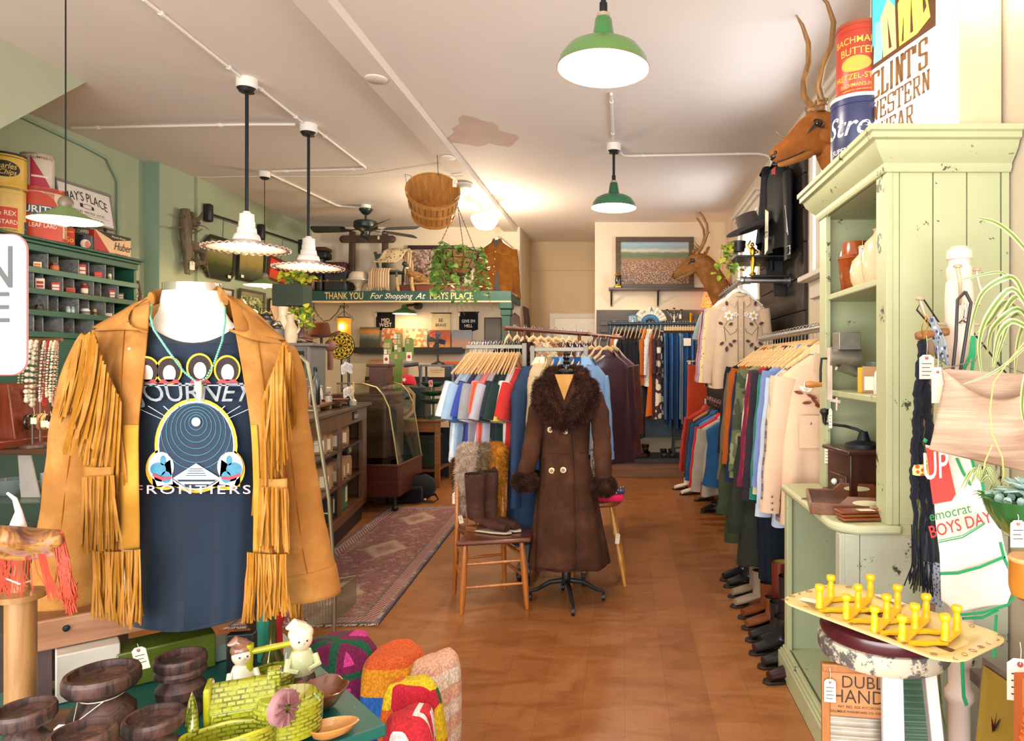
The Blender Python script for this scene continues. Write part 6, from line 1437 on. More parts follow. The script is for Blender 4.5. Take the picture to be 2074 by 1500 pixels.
band(drum,.18,.37,.4,'a8402a');band(drum,.18,0,.03,'a8402a');patch(drum,.18,A0,.2,.155,.165,'c8452c');band(drum,.1806,.19,.26,'2c5a78',A0-48,A0+48,'blue_band');band(drum,.1803,0,.12,'c8452c',A0-60,A0+60,'red_band')
wtx(drum,'PURITY',.1815,.225,.075,'f2ead8',A0,off=.012,name='lettering');wtx(drum,'OPEN KETTLE RENDERED',.181,.155,.022,'f2ead8',A0,off=.003);wtx(drum,'100% LEAF LARD',.181,.105,.045,'f2ead8',A0,.8,off=.006)
gp=can('tin_can',(x-0,y+0,cz+.405),.105,.27,M_('d6cbb8',.4,var=.08),'white and red dessert powder tin stacked on big lard drum','b8a48c');band(gp,.105,0,.27,'9a2a20',A0-110,A0-62,'red_panel')
m=MB();rr=.1055
def gq(u,v):a=rad(A0-22+75*v);top=.25*(1-v);return(rr*cos(a),rr*sin(a),.002+top*u)
m.grid(gq,6,14);m.mk('red_wedge',M_('b8304a',.5),gp);wtx(gp,"GUMPERT'S",rr+.0006,.238,.03,'8a2a30',A0+18,off=.003);band(gp,rr+.0004,.085,.1,'f0e2d8',A0-18,A0+40,'white_stripe')
x,y=onto(10,-4.62);yc=can('tin_can',(x,y+0,cz),.12,.335,M_('d9b45a',.4,var=.12),'yellow and red mustard tin, lower of two stacked at left edge','8a7434');band(yc,.12,.04,.19,'c23a22',A0-40,A0+40,'red_panel');wtx(yc,'The REX',.1212,.145,.05,'f0e2c0',A0,.8,off=.004);wtx(yc,'MUSTARD',.1212,.08,.045,'f0e2c0',A0,.8,off=.005);wtx(yc,'CORN SYRUP SOLIDS',.1206,.025,.018,'2c2420',A0,off=.003)
yc2=can('tin_can',(x,y,cz+.34),.125,.25,M_('d9b03c',.4,var=.08),'yellow potato chip tin with black oval, top of stack at left edge','2c2622');patch(yc2,.125,A0,.13,.1,.06,'1f1c1c');wtx(yc2,'Charles',.1265,.15,.06,'e8c45a',A0,.8,shear=.3,off=.004);wtx(yc2,'Chips',.1265,.105,.055,'e8c45a',A0+10,.8,shear=.3,off=.004);band(yc2,.1252,.22,.225,'2c2622')
def pbox(name,px,x,w_,d_,h,c,label,rz=0,parts=None,cat='box'):
 t=T(name,label,cat,(x,CY(px,x),cz),rz);BX((-w_/2,w_/2,-d_/2,d_/2,0,h),'carton',M_(c,.5,var=.06),t,bv=.002);return t
def ftext(t,s,x,z,size,c,off,y,sx=1,shear=0,name='lettering',nrm=(0,-1,0),xd=(1,0,0)):
 m=MB();text(m,s,fm_((x,y,z),xd,nrm),size,off,sx,shear);return m.mk(name,M_(c,.6,var=0),t)
A1_=rad(40)
t=pbox('tin_box',33,-4.56,.13,.06,.1,'1c2233','small navy box lettered BARGAIN at foot of stacked yellow tins',A1_);ftext(t,'BARDAHL',0,.05,.03,'c9c4b0',.002,-.0305,.8)
t=pbox('soup_box',141,-4.57,.065,.05,.15,'c8301c','red upright soda box with yellow lettering beside lard drum',A1_);ftext(t,'So',0,.055,.06,'f0d23c',.004,-.0255,.9);ftext(t,'SUPER',0,.12,.018,'f0d23c',.002,-.0255)
x,y=onto(173,-4.58);dk=can('tin_can',(x,y,cz),.058,.12,M_('22253a',.4,var=.1),'dark navy coffee tin with a pale round emblem','2c2a30');patch(dk,.058,A0,.05,.036,.036,'e8d8c4');patch(dk,.0584,A0+14,.045,.018,.03,'c9704a',k=1.01)
x,y=onto(166,-4.7);dk=can('tin_can',(x,y,cz),.06,.26,M_('3f4a3c',.4,var=.1),'tall dark green coffee tin with pale lettering behind navy one','4a4a3c');wtx(dk,'Red',.061,.22,.035,'d8c8a0',A0,off=.002);wtx(dk,'COFFEE',.061,.175,.04,'d8c8a0',A0,.8,off=.004)
t=T('beer_case','red and cream cardboard beer case lettered Huber at right end of cabinet top','box',(-4.66,CY(227,-4.6),cz),0);BX((-.1,.07,-.215,.22,0,.205),'carton',M_('e0b78c',.6,var=.05),t,bv=.003)
m=MB().pz([(-.213,.003),(-.02,.003),(-.213,.203)],.001,fm_((.0705,0,0),(0,1,0),(1,0,0)));m.pz([(-.099,.003),(.069,.003),(.069,.203),(-.099,.203)],.001,fm_((0,-.2155,0),*FY));m.mk('red_print',M_('b02a2c',.6),t)
m=MB().pz([(-.195,.203),(.215,.203),(.215,.18),(0,.14)],.001,fm_((.0712,0,0),(0,1,0),(1,0,0)));text(m,'Huber',fm_((.073,.11,.095),(0,1,0),(1,0,0)),.1,.004,.8,.3);m.mk('black_print',M_('221c1c',.6),t)
m=MB();text(m,'PREMIUM BEER',fm_((.073,.1,.022),(0,1,0),(1,0,0)),.03,.003,.85);m.mk('red_lettering',M_('b02a2c',.6,var=0),t);m=MB();text(m,'Wisconsin Brewed',fm_((.0735,.06,.176),(0,1,0),(1,0,0)),.026,.001,.85,.3);m.mk('cream_lettering',M_('f0dcc0',.6,var=0),t)
t=T('shop_sign',"white framed shop sign reading MAY'S PLACE ANTIQUES VINTAGE LOCAL standing on the green cabinet",0,(-4.72,6.08,cz));t.rotation_euler=(0,rad(-9),0)
BX((-.03,0,-.3,.3,.3,.6),'sign_panel',M_('e9e2da',.4,var=.03),t);fr_=M_('8f8c88',.4,.4)
MB().bx(-.035,.008,-.31,.31,.6,.625).bx(-.035,.008,-.31,.31,.285,.3).bx(-.035,.008,-.31,-.298,.29,.61).bx(-.035,.008,.298,.31,.29,.61).mk('sign_frame',fr_,t)
MB().cyl((-.015,-.12,0),(-.015,-.12,.29),.012,n=8).mk('leg',BK,t);MB().cyl((-.015,.2,0),(-.015,.2,.29),.012,n=8).mk('leg',BK,t)
m=MB();text(m,"MAY'S PLACE",fm_((.0015,0,.485),(0,1,0),(1,0,0)),.115,.004,.74,fn=lambda p:V3((p.x,p.y+.035-.75*p.x*p.x,0)))
text(m,'ANTIQUES  VINTAGE  LOCAL',fm_((.0015,0,.385),(0,1,0),(1,0,0)),.03,.001,1);text(m,'3749 IVANHOE, ST LOUIS, MO',fm_((.0015,0,.33),(0,1,0),(1,0,0)),.033,.001,.82);m.bx(.001,.002,-.26,.26,.362,.364)
m.bx(.001,.002,-.075,-.045,.425,.46);m.tb_([(.0015,-.045,.45),(.0015,0,.462),(.0015,.06,.455),(.0015,.075,.435),(.0015,.04,.42),(.0015,-.02,.422),(.0015,-.045,.43)],.0022,4,closed=1);m.bx(.001,.002,.055,.08,.42,.45)
m.mk('lettering',INK,t)
o0=W(-8,617,1);t=T('hanging_sign','white rounded sign with grey letters N and E, cut off by left edge',0,o0);wS=66/F;hS=141/F
m=MB().pz([(x_,y_)for x_,y_ in rrect(.3,2*hS,.022,6)],.004,fm_((wS-.15,0,0),*FY));m.mk('sign_board',M_('b4b2b0',.5,var=.02),t)
m=MB();tb=M_('c05a5a',.5);m.tb_([fm_((wS-.15,-.002,0),*FY)@V3((x_,y_,0))for x_,y_ in rrect(.3,2*hS,.022,6)],.0016,4,closed=1);m.mk('sign_rim',tb,t)
m=MB();text(m,'OPEN',fm_((.033,-.0045,WZ_(546,1)-o0.z),*FY),.088,.003,.78,align='RIGHT');text(m,'WELCOME',fm_((.025,-.0045,WZ_(626,1)-o0.z),*FY),.064,.003,.75,align='RIGHT')
m.mk('lettering',M_('40413f',.6,var=0),t)
MB().tb_([(-.06,0,hS),(-.06,0,1.9)],.0012,5).tb_([(-.16,0,hS),(-.16,0,1.9)],.0012,5).mk('cord',M_('c8c4bc',.5),t)
# gls counter with jewellery, left
gz=1;gy=4.2;gx1=W(160,905,gy).x+.25
t=T('glass_counter','old glass display counter with wooden top rail at left edge','display case',(0,0,0));CW=wd_('3a2015','5a3520',5,'X',.4)
MB().bx(-4.6,gx1,gy,gy+.03,gz-.03,gz).bx(-4.6,gx1,gy+.62,gy+.65,gz-.03,gz).bx(gx1-.03,gx1,gy,gy+.65,gz-.03,gz).mk('top_rail',CW,t,bv=.004)
BX((-4.6,gx1,gy+.03,gy+.62,gz-.008,gz-.002),'glass_top',CLR,t);BX((-4.6,gx1-.02,gy+.01,gy+.014,.3,gz-.03),'glass_front',CLR,t)
BX((gx1-.03,gx1,gy,gy+.03,.3,gz-.03),'corner_post',CW,t)
BX((-4.6,gx1,gy,gy+.65,0,.3),'base',M_('2a3c36',.5),t);BX((-4.6,gx1,gy+.62,gy+.65,.3,gz-.03),'back_panel',M_('20483c',.6),t);BX((-4.57,gx1-.04,gy+.05,gy+.6,.66,.668),'glass_shelf',gls((.75,.9,.86),alpha=.12),t)
def gl(px,py,d):return W(px,py,d)
for i,(px,z,r_,h,c,lb)in EN(((20,.67,.1,.1,'6a7a80','grey ribbed glass bowl on shelf inside counter'),(62,.67,.06,.08,'a8b4b6','clear round paperweight on shelf inside counter'),(100,.67,.05,.14,'c8d0d0','clear tumbler inside counter at right'),(30,.3,.12,.16,'1c2228','dark enamel pot on floor of counter'))):
 p=W(px,1000,gy+.3);tag(LT(([(0,0),(r_*.6,0),(r_*.9,h*.4),(r_,h),(r_*.94,h),(r_*.7,h*.3),(0,h*.15)],24),'glass_bowl',M_(c,.15,ct=.5),None,(p.x,p.y,z)),lb,'bowl')
tag(PZ(([(0,0),(.12,0),(.06,.27),(-.02,.27)],.01,fm_((WX_(45,gy+.2),gy+.2,.67),*FY)),'card',M_('b9b0a8',.7)),'pale grey slanted card inside glass counter','card')
t=T('radio_cabinet','reddish wooden case with slanted side on glass counter, left edge','case',(W(12,870,gy+.2).x,gy+.18,gz));m=MB().pz([(-.5,0),(.13,0),(.075,.4),(-.5,.4)],.3,fm_((0,.1,0),*FY),z0=-.15);m.mk('case_body',wd_('5a2214','7c3520',4,'Z',.35),t,bv=.006);BX((-.5,.145,-.21,.09+.18,0,.05),'base_moulding',wd_('5a2214','7c3520',4,'X',.35),t,bv=.008)
BX((-.3,.03,-.215,-.2,.12,.34),'brown_panel',M_('6a4a3c',.5),t)
nx_,ny_=W(82,870,4.45).x,4.45;t=T('necklace_stand','wooden T-shaped stand draped with bead necklaces on glass counter','jewellery stand',(nx_,ny_,gz))
nh=WZ_(688,4.45)-gz;WD2=wd_('5a3420','7a4a2c',6,'X',.4)
LT(([(0,0),(.075,0),(.07,.015),(.012,.02),(.012,nh)],20),'stand_post',WD2,t);CYL(((-.12,0,nh),(.14,0,nh),.012),'crossbar',WD2,t);CYL(((-.09,-.02,.17),(.12,-.02,.17),.012),'bracelet_bar',WD2,t)
t2=T('bracelet_stand','low round dark wooden base of bracelet stand on glass counter','jewellery stand',(nx_+.07,ny_-.14,gz));MB().lt([(0,0),(.07,0),(.065,.018),(0,.02)],24).lt([(0,.02),(.009,.02),(.009,.15)],10).mk('stand_base',DW,t2)
nk=[('c9b48c',.006,'gold brown bead',-.115),('e9dfc8',.013,'large cream shell bead',-.065),('d9cdb0',.012,'ivory bead',-.03),('5a3c2a',.006,'dark wood bead',0),('d9d2c4',.007,'white chip bead',.022),('b8281e',.005,'red bead',.045),('efe3cc',.006,'small white bead',.065),('e8dcc0',.008,'cream round bead',.09),('c08a7a',.005,'pink brown bead',.105)]
for i,(c,r_,nme,xo)in EN(nk):
 m=MB();L=.36+.03*(i%3);K=int(L*2/(r_*2));K=min(K,90)
 for k in RN(K):
  u=k/K*2*pi;m.ball((xo+.012*cos(u)*1.2,-.012+.014*sin(u),nh-.01-L/2+L/2*cos(u)*1),r_*(1+.25*sin(k*2.4)),8,5)
 o=m.mk('bead_necklace',M_(c,.35,var=.2,vs=40),None,(nx_,ny_,gz));tag(o,nme+' necklace draped over wooden stand on glass counter','necklace')
for i,(c,px,r_)in EN((('2a1812',58,.045),('3f5a30',72,.045),('c8986a',84,.05),('d8b860',92,.045),('3a1f18',103,.045),('241612',110,.043))):
 p=W(px,826,4.4);o=MB().tb_([(0,r_*cos(a),r_*sin(a))for a in AN(24)],.01,8,closed=1,flat=.8).mk('bangle',M_(c,.3,var=.3,vs=30,ct=.4),None,(p.x,p.y,gz+.155),(0,0,rad(15)));tag(o,['dark brown bangle at left end of bracelet bar','green patterned bangle second on bracelet bar','tan wooden bangle in middle of bracelet bar','yellow brass bangle beside tan one on bar','oxblood bangle on bracelet bar','black bangle at right end of bracelet bar'][i],'bangle')
for i,(px,py)in EN(((68,852),(90,858),(102,860),(112,850),(118,852))):
 p=W(px,py,4.3);o=MB().bx(-.018,.018,-.001,.001,-.02,.02).tb_([(0,0,.02),(.005,0,.05),(0,0,.085)],.0012,4).mk('price_tag',[TAGP],None,p,(0,0,.3*i));o.name='paper_label_tag';tag(o,'small white paper tag dangling from a bangle','tag','tags under the bangles')
# left wall beyond the pilaster
WX=-4.655
def wy(px,x=WX):return-x*F/(VX-px)
def wz(px,py,x=WX):return EYE+(VY-py)*wy(px,x)/F
ya,yb_=wy(415),wy(606)
t=T('picture_rail','black iron rod with three bracket blocks along left wall',0,(WX,0,0));MB().cyl((.06,ya,3.19),(.06,yb_,3.24),.012,n=10).mk('rod',BK,t)
for px in(415,523,606):BX((0,.08,wy(px)-.04,wy(px)+.04,3.1,3.3),'bracket',BK,t,bv=.02)
def wlp(px0,px1,py0,py1,frame_c,mt,label,fw=.04,cut=0,tilt=0,chain=1,tagc=None,mat_w=0,matc=None):
 y0,y1=wy(px0),wy(px1);zc_=wz((px0+px1)/2,(py0+py1)/2);h=(py1-py0)*wy((px0+px1)/2)/F;w_=y1-y0
 t=T('framed_picture',label,0,(WX+.02,(y0+y1)/2,zc_));t.rotation_euler=(rad(tilt),rad(3),0)
 def octo(w2,h2,c):return[(-w2+c,-h2),(w2-c,-h2),(w2,-h2+c),(w2,h2-c),(w2-c,h2),(-w2+c,h2),(-w2,h2-c),(-w2,-h2+c)]if c else[(-w2,-h2),(w2,-h2),(w2,h2),(-w2,h2)]
 Mw=fm_((0,0,0),(0,1,0),(1,0,0));o_,i_=octo(w_/2,h/2,cut),octo(w_/2-fw,h/2-fw,cut*.75)
 m=MB();n=len(o_);
 for P_,z in((o_,0),(o_,.025),(i_,.018),(i_,.006)):m.v+=[tuple(Mw@V3((a,b_,z)))for a,b_ in P_]
 for r in RN(3):
  for k in RN(n):m.f.append((r*n+k,r*n+(k+1)%n,(r+1)*n+(k+1)%n,(r+1)*n+k));m.m.append(0)
 m.mk('frame',M_(frame_c,.4,.1,var=.15),t)
 PZ((i_,.004,Mw@TL((0,0,.004))),'canvas',mt,t)
 if chain:
  m=MB()
  for yy in(-w_*.3,w_*.3)if chain==2 else(0,):
   z0=h/2;z1=3.2-zc_;N=int((z1-z0)/.03)
   for k in RN(N):a_=z0+(z1-z0)*k/N;m.tb_([(.03+.006*cos(q)*(k%2),yy+.006*cos(q)*((k+1)%2),a_+.015+.017*sin(q))for q in[i*pi/3 for i in RN(6)]],.0022,4,closed=1)
  m.mk('chain',BK,t)
 if tagc:BX((.027,.028,w_*tagc,w_*tagc+.06,-h*.42,-h*.42+.035),'price_tag',TAGP,t)
 return t
SHIP=pct([(0,'1c2414'),(.3,'3c4420'),(.45,'6a6a34'),(.6,'8a8450'),(1,'5c6438')],4,.3,'ship_painting')
wlp(407,470,480,566,'2a281c',SHIP,'octagonal dark framed ship painting, first on left wall under rod',.04,.1,tagc=.25)
wlp(476,531,500,572,'2a2c20',pct([(0,'3a3f2c'),(.25,'5a6048'),(.5,'a08a48'),(.8,'b09c5c'),(1,'8a8458')],5,.4),'rectangular picture of a yellow sailed ship, second under rod',.035,tagc=-.4)
wlp(539,578,524,572,'7a3a20',pct([(0,'e04a34'),(.45,'e8543c'),(.5,'5a2420'),(.62,'3a1c1c'),(.66,'e8543c'),(1,'e04a34')],3,.5),'tilted orange red framed print by far green pendant',.03,tilt=-5)
wlp(440,466,584,622,'23262c',pct([(0,'d8c0a8'),(.4,'5a608a'),(.6,'8a86a4'),(1,'e0cbb4')],3,.4),'small picture with blue shape in black frame, lower row beside mannequin neck',.02,chain=0)
wlp(479,530,588,650,'4a4a34',pct([(0,'2a3420'),(.4,'4a5a34'),(.7,'6a7048'),(1,'8a8a60')],5,.5,speck=['e0d8a0','8a9a5a','3a4a28'],spscale=14,spz=(0,.8)),'green garden picture with pale columns in lower row',.03,chain=0)
wlp(540,566,606,650,'4a2a1c',M_('d9b890',.7),'small cream picture with a dark sprig in a thin brown frame, lower row far right',.015,chain=0)
t=T('driftwood_mount','gnarled driftwood wall piece with a small carved bird, on pale pilaster','driftwood',(-4.69,7.18,0));DRW=wd_('3f3226','7a6850',5,'Z',.8,bmp=.8);rg=random.Random(11)
def zz_(py):return EYE+(VY-py)*7.1/F
m=MB().tb_([(.07,0,zz_(420)),(.08,0,zz_(450)),(.09,-.02,zz_(480)),(.08,.03,zz_(510)),(.09,0,zz_(552))],[.045,.06,.055,.05,.025],10);m.mk('trunk',DRW,t)
m=MB()
for P_,r_ in(([(.08,0,zz_(490)),(.12,.12,zz_(495)),(.12,.22,zz_(500)),(.1,.28,zz_(525))],[.05,.06,.045,.02]),([(.08,0,zz_(450)),(.1,.12,zz_(455)),(.1,.2,zz_(440))],[.03,.02,.01]),([(.08,0,zz_(535)),(.12,.15,zz_(525)),(.1,.3,zz_(520)),(.1,.34,zz_(535))],[.03,.03,.02,.008]),([(.08,-.02,zz_(465)),(.12,-.15,zz_(463)),(.1,-.28,zz_(468))],[.012,.008,.003]),([(.1,.02,zz_(470)),(.12,.14,zz_(460)),(.12,.22,zz_(452))],[.01,.008,.003]),([(.1,0,zz_(438)),(.12,-.1,zz_(437)),(.1,-.16,zz_(442))],[.01,.006,.003]),([(.1,.1,zz_(446)),(.14,.22,zz_(447)),(.12,.34,zz_(450))],[.008,.006,.002])):
 m.tb_(P_,r_,8)
for i in RN(26):
 y0_=rg.uniform(.02,.3);z0_=zz_(rg.uniform(505,530));m.tb_([(.1,y0_,z0_),(.12+rg.gauss(0,.02),y0_+rg.gauss(0,.06),z0_-.05),(.1,y0_+rg.gauss(0,.1),z0_-rg.uniform(.05,.14))],.0035,5)
m.mk('branches',DRW,t)
m=MB();zc2=zz_(437);m.ball((.11,.06,zc2-.03),(.04,.05,.055));m.ball((.12,.03,zc2+.04),.028);m.pz([(0,0),(.05,.03),(.13,.11),(.1,.03),(.04,-.04)],.012,fm_((.12,.08,zc2),(0,1,0),(1,0,0)));m.mk('carved_bird',M_('5a4a34',.8,var=.3,vs=30),t);ptg(t,(.15,-.01,zz_(523)),.05,.09,n=(1,-.6,0),hang=.02,lines=1)
# thank you shelf across the back
FD=9.3;TGR=M_('1d4a40',.5,var=.1);z0s,z1s=WZ_(609,FD),WZ_(589,FD)
xr=WX_(1035,FD);xl=-4.65
t=T('loft_shelf','dark green deep shelf lettered THANK YOU for Shopping At MAYS PLACE along the back wall',0,(0,0,0));LS=t
BX((xl,xr,FD,FD+.03,z0s,z1s),'fascia',TGR,t);BX((xr-.03,xr,FD+.03,BW,z0s,z1s),'end_board',TGR,t)
BX((xl,xr,FD+.03,BW,z1s-.03,z1s-.002),'shelf_board',M_('c9b79c',.6),t);BX((xl,xr,FD-.012,FD+.06,z0s-.018,z0s),'cream_trim',M_('d8c29a',.6),t)
px_=WX_(1024,FD);BX((px_-.055,px_+.055,FD+.02,FD+.13,0,z0s-.2),'post',TGR,t,bv=.004);MB().bx(px_-.09,px_+.09,FD-.01,FD+.16,z0s-.11,z0s-.018).bx(px_-.072,px_+.072,FD+.01,FD+.15,z0s-.2,z0s-.11).mk('capital',TGR,t,bv=.01)
zm=(z0s+z1s)/2-.004
def sgn(s,px0,px1,size,c,off,shear=0,sp=1):
 V,_=txg(s,1,off,shear,'CENTER',sp);w_=max(v.x for v in V)-min(v.x for v in V);x0,x1=WX_(px0,FD),WX_(px1,FD)
 m=MB();text(m,s,fm_(((x0+x1)/2,FD-.003,zm),*FY),size,off,(x1-x0)/(w_*size),shear,spacing=sp);m.mk('lettering',M_(c,.6,var=0),t)
sgn('THANK YOU',658,736,.135,'d9c27e',.014);sgn('For',748,774,.115,'e8dcd0',.004,.35);sgn('Shopping',778,835,.105,'e8dcd0',.004,.3);sgn('At',840,861,.12,'e8dcd0',.006,.4);sgn('MAYS',871,908,.13,'d9c27e',.014);sgn('PLACE',913,958,.13,'d9c27e',.014)
zL=z1s
def B_(px,py,d):return W(px,py,d)
SC1=M_('4a1d10',.35,var=.25,ct=.3);SC2=M_('15171c',.5,var=.2)
def case(px0,px1,py0,d,dep,mt,label,z=None,name='suitcase'):
 x0,x1=WX_(px0,d),WX_(px1,d);z=zL if z is None else z;h=WZ_(py0,d)-z;t=T(name,label,'suitcase',((x0+x1)/2,d+dep/2,z));w_=(x1-x0)/2
 BX((-w_,w_,-dep/2,dep/2,.003,h),'case_body',mt,t,bv=.03);BX((-w_-.003,w_+.003,-dep/2-.003,dep/2+.003,h*.47,h*.49),'seam',M_('a8843a',.4,.6),t)
 TB(([(-.06,-dep/2,h*.8),(-.05,-dep/2-.04,h*.78),(.05,-dep/2-.04,h*.78),(.06,-dep/2,h*.8)],.01,8),'handle',mt,t)
 for s_ in(-1,1):BX((s_*w_*.6-.015,s_*w_*.6+.015,-dep/2-.008,-dep/2,h*.45,h*.55),'latch',BRASS,t)
 return t
case(612,636,545,9.42,.35,SC1,'upright reddish brown leather suitcase at left end of loft shelf');case(638,652,546,9.45,.3,SC2,'narrow black case between brown suitcase and grey black one');case(654,702,544,9.45,.3,M_('23262b',.45,var=.25),'wide charcoal black suitcase on loft shelf beside white lamp')
case(640,700,530,9.8,.25,M_('4a201a',.5),'dark red trunk showing behind suitcases',name='trunk')
zz1=WZ_(530,9.8)
t=T('train_case','small black train case with rounded brown leather lid on top of suitcases','suitcase',(WX_(647,9.85),9.86,zz1));BX((-.14,.14,-.11,.11,.04,.15),'case_body',SC2,t,bv=.03);BX((-.145,.145,-.115,.115,.15,.21),'lid',M_('4f2a1a',.45,var=.2),t,bv=.035);MB().cyl((0,0,0),(0,0,.04),.08,n=20).mk('foot',BK,t)
YK=wd_('33241b','50392a',4,'Z',.6);fy_=9.95;Y_=lambda px:WX_(px,fy_)
t=T('timber_frame','dark rounded timber crossbar frame on back wall behind fan',0,(0,0,0))
zb0,zt0=zL,WZ_(468,fy_)
BAR(((Y_(712),fy_,zb0),(Y_(714),fy_,zt0),.09,.06),'upright',YK,t,bv=.02);BAR(((Y_(780),fy_,zb0),(Y_(780),fy_,zt0),.09,.06),'upright',YK,t,bv=.02)
MB().bar((Y_(697),fy_-.03,WZ_(485,fy_)),(Y_(795),fy_-.03,WZ_(485,fy_)),.06,.1).ball((Y_(697),fy_-.03,WZ_(485,fy_)),(.06,.03,.055)).ball((Y_(795),fy_-.03,WZ_(485,fy_)),(.06,.03,.055)).mk('crossbar',YK,t);ptg(t,(Y_(770),fy_-.065,WZ_(478,fy_)),.03,.05,hang=.01,lines=2)
lth('table_lamp','cream milk glass lamp shade on a squat brass base on loft shelf','lamp',(WX_(724,9.45),9.5,zL),[(0,0),(.07,0),(.075,.02),(.04,.03),(.035,.06),(.06,.1),(.08,.13),(.14,.15),(.165,.165),(.165,.175),(.14,.19),(.125,.25),(.1,.28),(0,.285)],M_('d8c9b4',.3,var=.06,ct=.3),32)
t=T('painted_chair','small green painted chair on loft shelf draped with fringed quilts',0,(WX_(786,9.6),9.6,zL));GP=chipped('3f4f42','8a7a58',.6,9,.6)
for s_ in(-1,1):TB(([(s_*.16,.12,0),(s_*.17,.12,.3),(s_*.24,.18,.58),(s_*.25,.19,.6)],[.016,.018,.02,.024],10),'back_post',GP,t);TB(([(s_*.17,-.14,0),(s_*.16,-.13,.28)],.016,10),'leg',GP,t)
BX((-.2,.2,-.16,.15,.28,.31),'seat',GP,t,bv=.01);BAR(((-.24,.175,.55),(.24,.175,.55),.02,.06),'top_rail',GP,t);BAR(((-.05,.16,.31),(-.08,.17,.53),.03,.015),'splat',GP,t)
Q1=spt('c9b48c',['2f3f4a','7a3a2c','3a4a3a','c9b48c'],26,.3);Q2=checks('d0bb94','8a5a48',30,c3='b89c74')
def drape(name,label,P_,w0,w1,mt,y,bulge=.03,fr=1):
 m=MB()
 def f(u,v):
  x=u*(len(P_)-1);i=min(len(P_)-2,int(x));k=x-i;a=V3(P_[i]).lerp(V3(P_[i+1]),k);wd=w0+(w1-w0)*u;return V3((a.x+(v-.5)*wd,a.y+bulge*sin(v*9)*.3,a.z))
 m.grid(f,20,12);o=m.mk(name,mt,None,solid=.02);tag(o,label,'quilt')
 if fr:
  m=MB();b_=P_[-1]
  for i in RN(40):m.stn((b_[0]+(i/39-.5)*w1,b_[1]-.01,b_[2]),(0,0,-1),.05,.008)
  f_=m.mk('fringe',clo('c9b690',.2),o)
 return o
xq=WX_(768,9.4)
drape('quilt','long fringed patterned quilt hanging straight down front of small green chair',[(xq+.04,9.52,zL+.32),(xq,9.42,zL+.32),(xq,9.38,zL+.26),(xq,9.37,zL+.1),(xq,9.375,zL+.055)],.26,.3,Q2,0)
drape('quilt','floral quilt bunched over back of small green chair',[(xq+.2,9.76,zL+.6),(xq+.17,9.7,zL+.64),(xq+.14,9.62,zL+.6),(xq+.1,9.56,zL+.48),(xq+.02,9.5,zL+.42)],.3,.32,Q1,0,fr=0)
drape('quilt','narrow end of a cream quilt at right of small green chair',[(xq+.28,9.74,zL+.6),(xq+.31,9.7,zL+.4),(xq+.33,9.68,zL+.16)],.1,.16,Q2,0)
def bpc(px0,px1,py0,py1,d,fc,mt,label,fw=.05,cat='picture',name='framed_picture',z0=None,lean=0,fmt=None):
 x0,x1=WX_(px0,d),WX_(px1,d);zt_,zb_=WZ_(py0,d),WZ_(py1,d)
 if z0 is not None:zb_=z0
 t=T(name,label,cat,((x0+x1)/2,d,zb_));t.rotation_euler=(rad(-lean),0,0);w_=(x1-x0)/2;h=zt_-zb_;fm=fmt or M_(fc,.4,.1,var=.15)
 m=MB().bx(-w_,w_,-.02,.012,0,fw).bx(-w_,w_,-.02,.012,h-fw,h).bx(-w_,-w_+fw,-.02,.012,fw,h-fw).bx(w_-fw,w_,-.02,.012,fw,h-fw);m.mk('frame',fm,t,bv=.004)
 BX((-w_+fw,w_-fw,-.006,.008,fw,h-fw),'canvas',mt,t);return t
bpc(826,940,497,588,10.08,'2e1c12',pct([(0,'3a3020'),(.3,'5a4c38'),(.55,'9c8072'),(.8,'c9a898'),(1,'a8948a')],9,.5,speck=['6a4c40','a88878','4a3a30','c9a898'],spscale=26,spz=(0,1)),'dark framed woodland picture on loft shelf behind stuffed pheasants',.06,z0=zL)
def pheasant(px,d,label,body,head,face=-1,s_=1):
 t=T('stuffed_pheasant',label,0,(WX_(px,d),d,zL+.14));t.scale=(s_*(-face),s_,s_)
 m=MB().tb_([(-.16,0,.2),(-.15,0,.27),(-.12,0,.23),(-.08,0,.13),(0,0,.09),(.09,0,.06),(.18,0,.01),(.34,0,-.05)],[.01,.03,.028,.05,.075,.065,.03,.006],14,flat=.8);m.mk('body',spt(body,['6a4420','2c2018','c99a5a'],60,.35),t)
 m=MB().ball((-.155,0,.265),(.036,.03,.034));m.tb_([(-.135,0,.25),(-.125,0,.21)],[.032,.034],12);m.mk('head',M_(head,.4,var=.2),t);TB(([(-.185,0,.262),(-.21,0,.25)],[.01,.002],8),'beak',M_('d8c8a0',.4),t)
 LT(([(.037,-.008),(.037,.008)],14,(-.118,0,.205)),'neck_ring',WHITE,t)
 m=MB().tb_([(0,-.02,.04),(0,-.02,-.03)],.006,6).tb_([(0,.02,.04),(0,.02,-.03)],.006,6);m.mk('leg',M_('8a7a50',.6),t);return t
pheasant(842,9.55,'stuffed brown pheasant with dark head, left of pair on loft shelf','8a6236','1f2a2c');pheasant(902,9.6,'stuffed dark copper pheasant, partly behind hanging ivy','4a2c1c','26201c')
t=T('log_perch','rough pale branch perch lying along a reddish trunk under pheasants','branch',(0,0,0));m=MB().tb_([(WX_(830,9.5),9.53,zL+.12),(WX_(860,9.5),9.52,zL+.13),(WX_(900,9.5),9.55,zL+.115),(WX_(928,9.5),9.56,zL+.13)],[.012,.016,.016,.01],8)
for px in(803,833):m.tb_([(WX_(px,9.4),9.42,zL+.2),(WX_(px+1,9.4),9.4,zL+.1),(WX_(px+4,9.4),9.41,zL+0)],[.022,.028,.02],8)
m.mk('branch',wd_('8a6c40','b89a68',6,'X',.7),t)
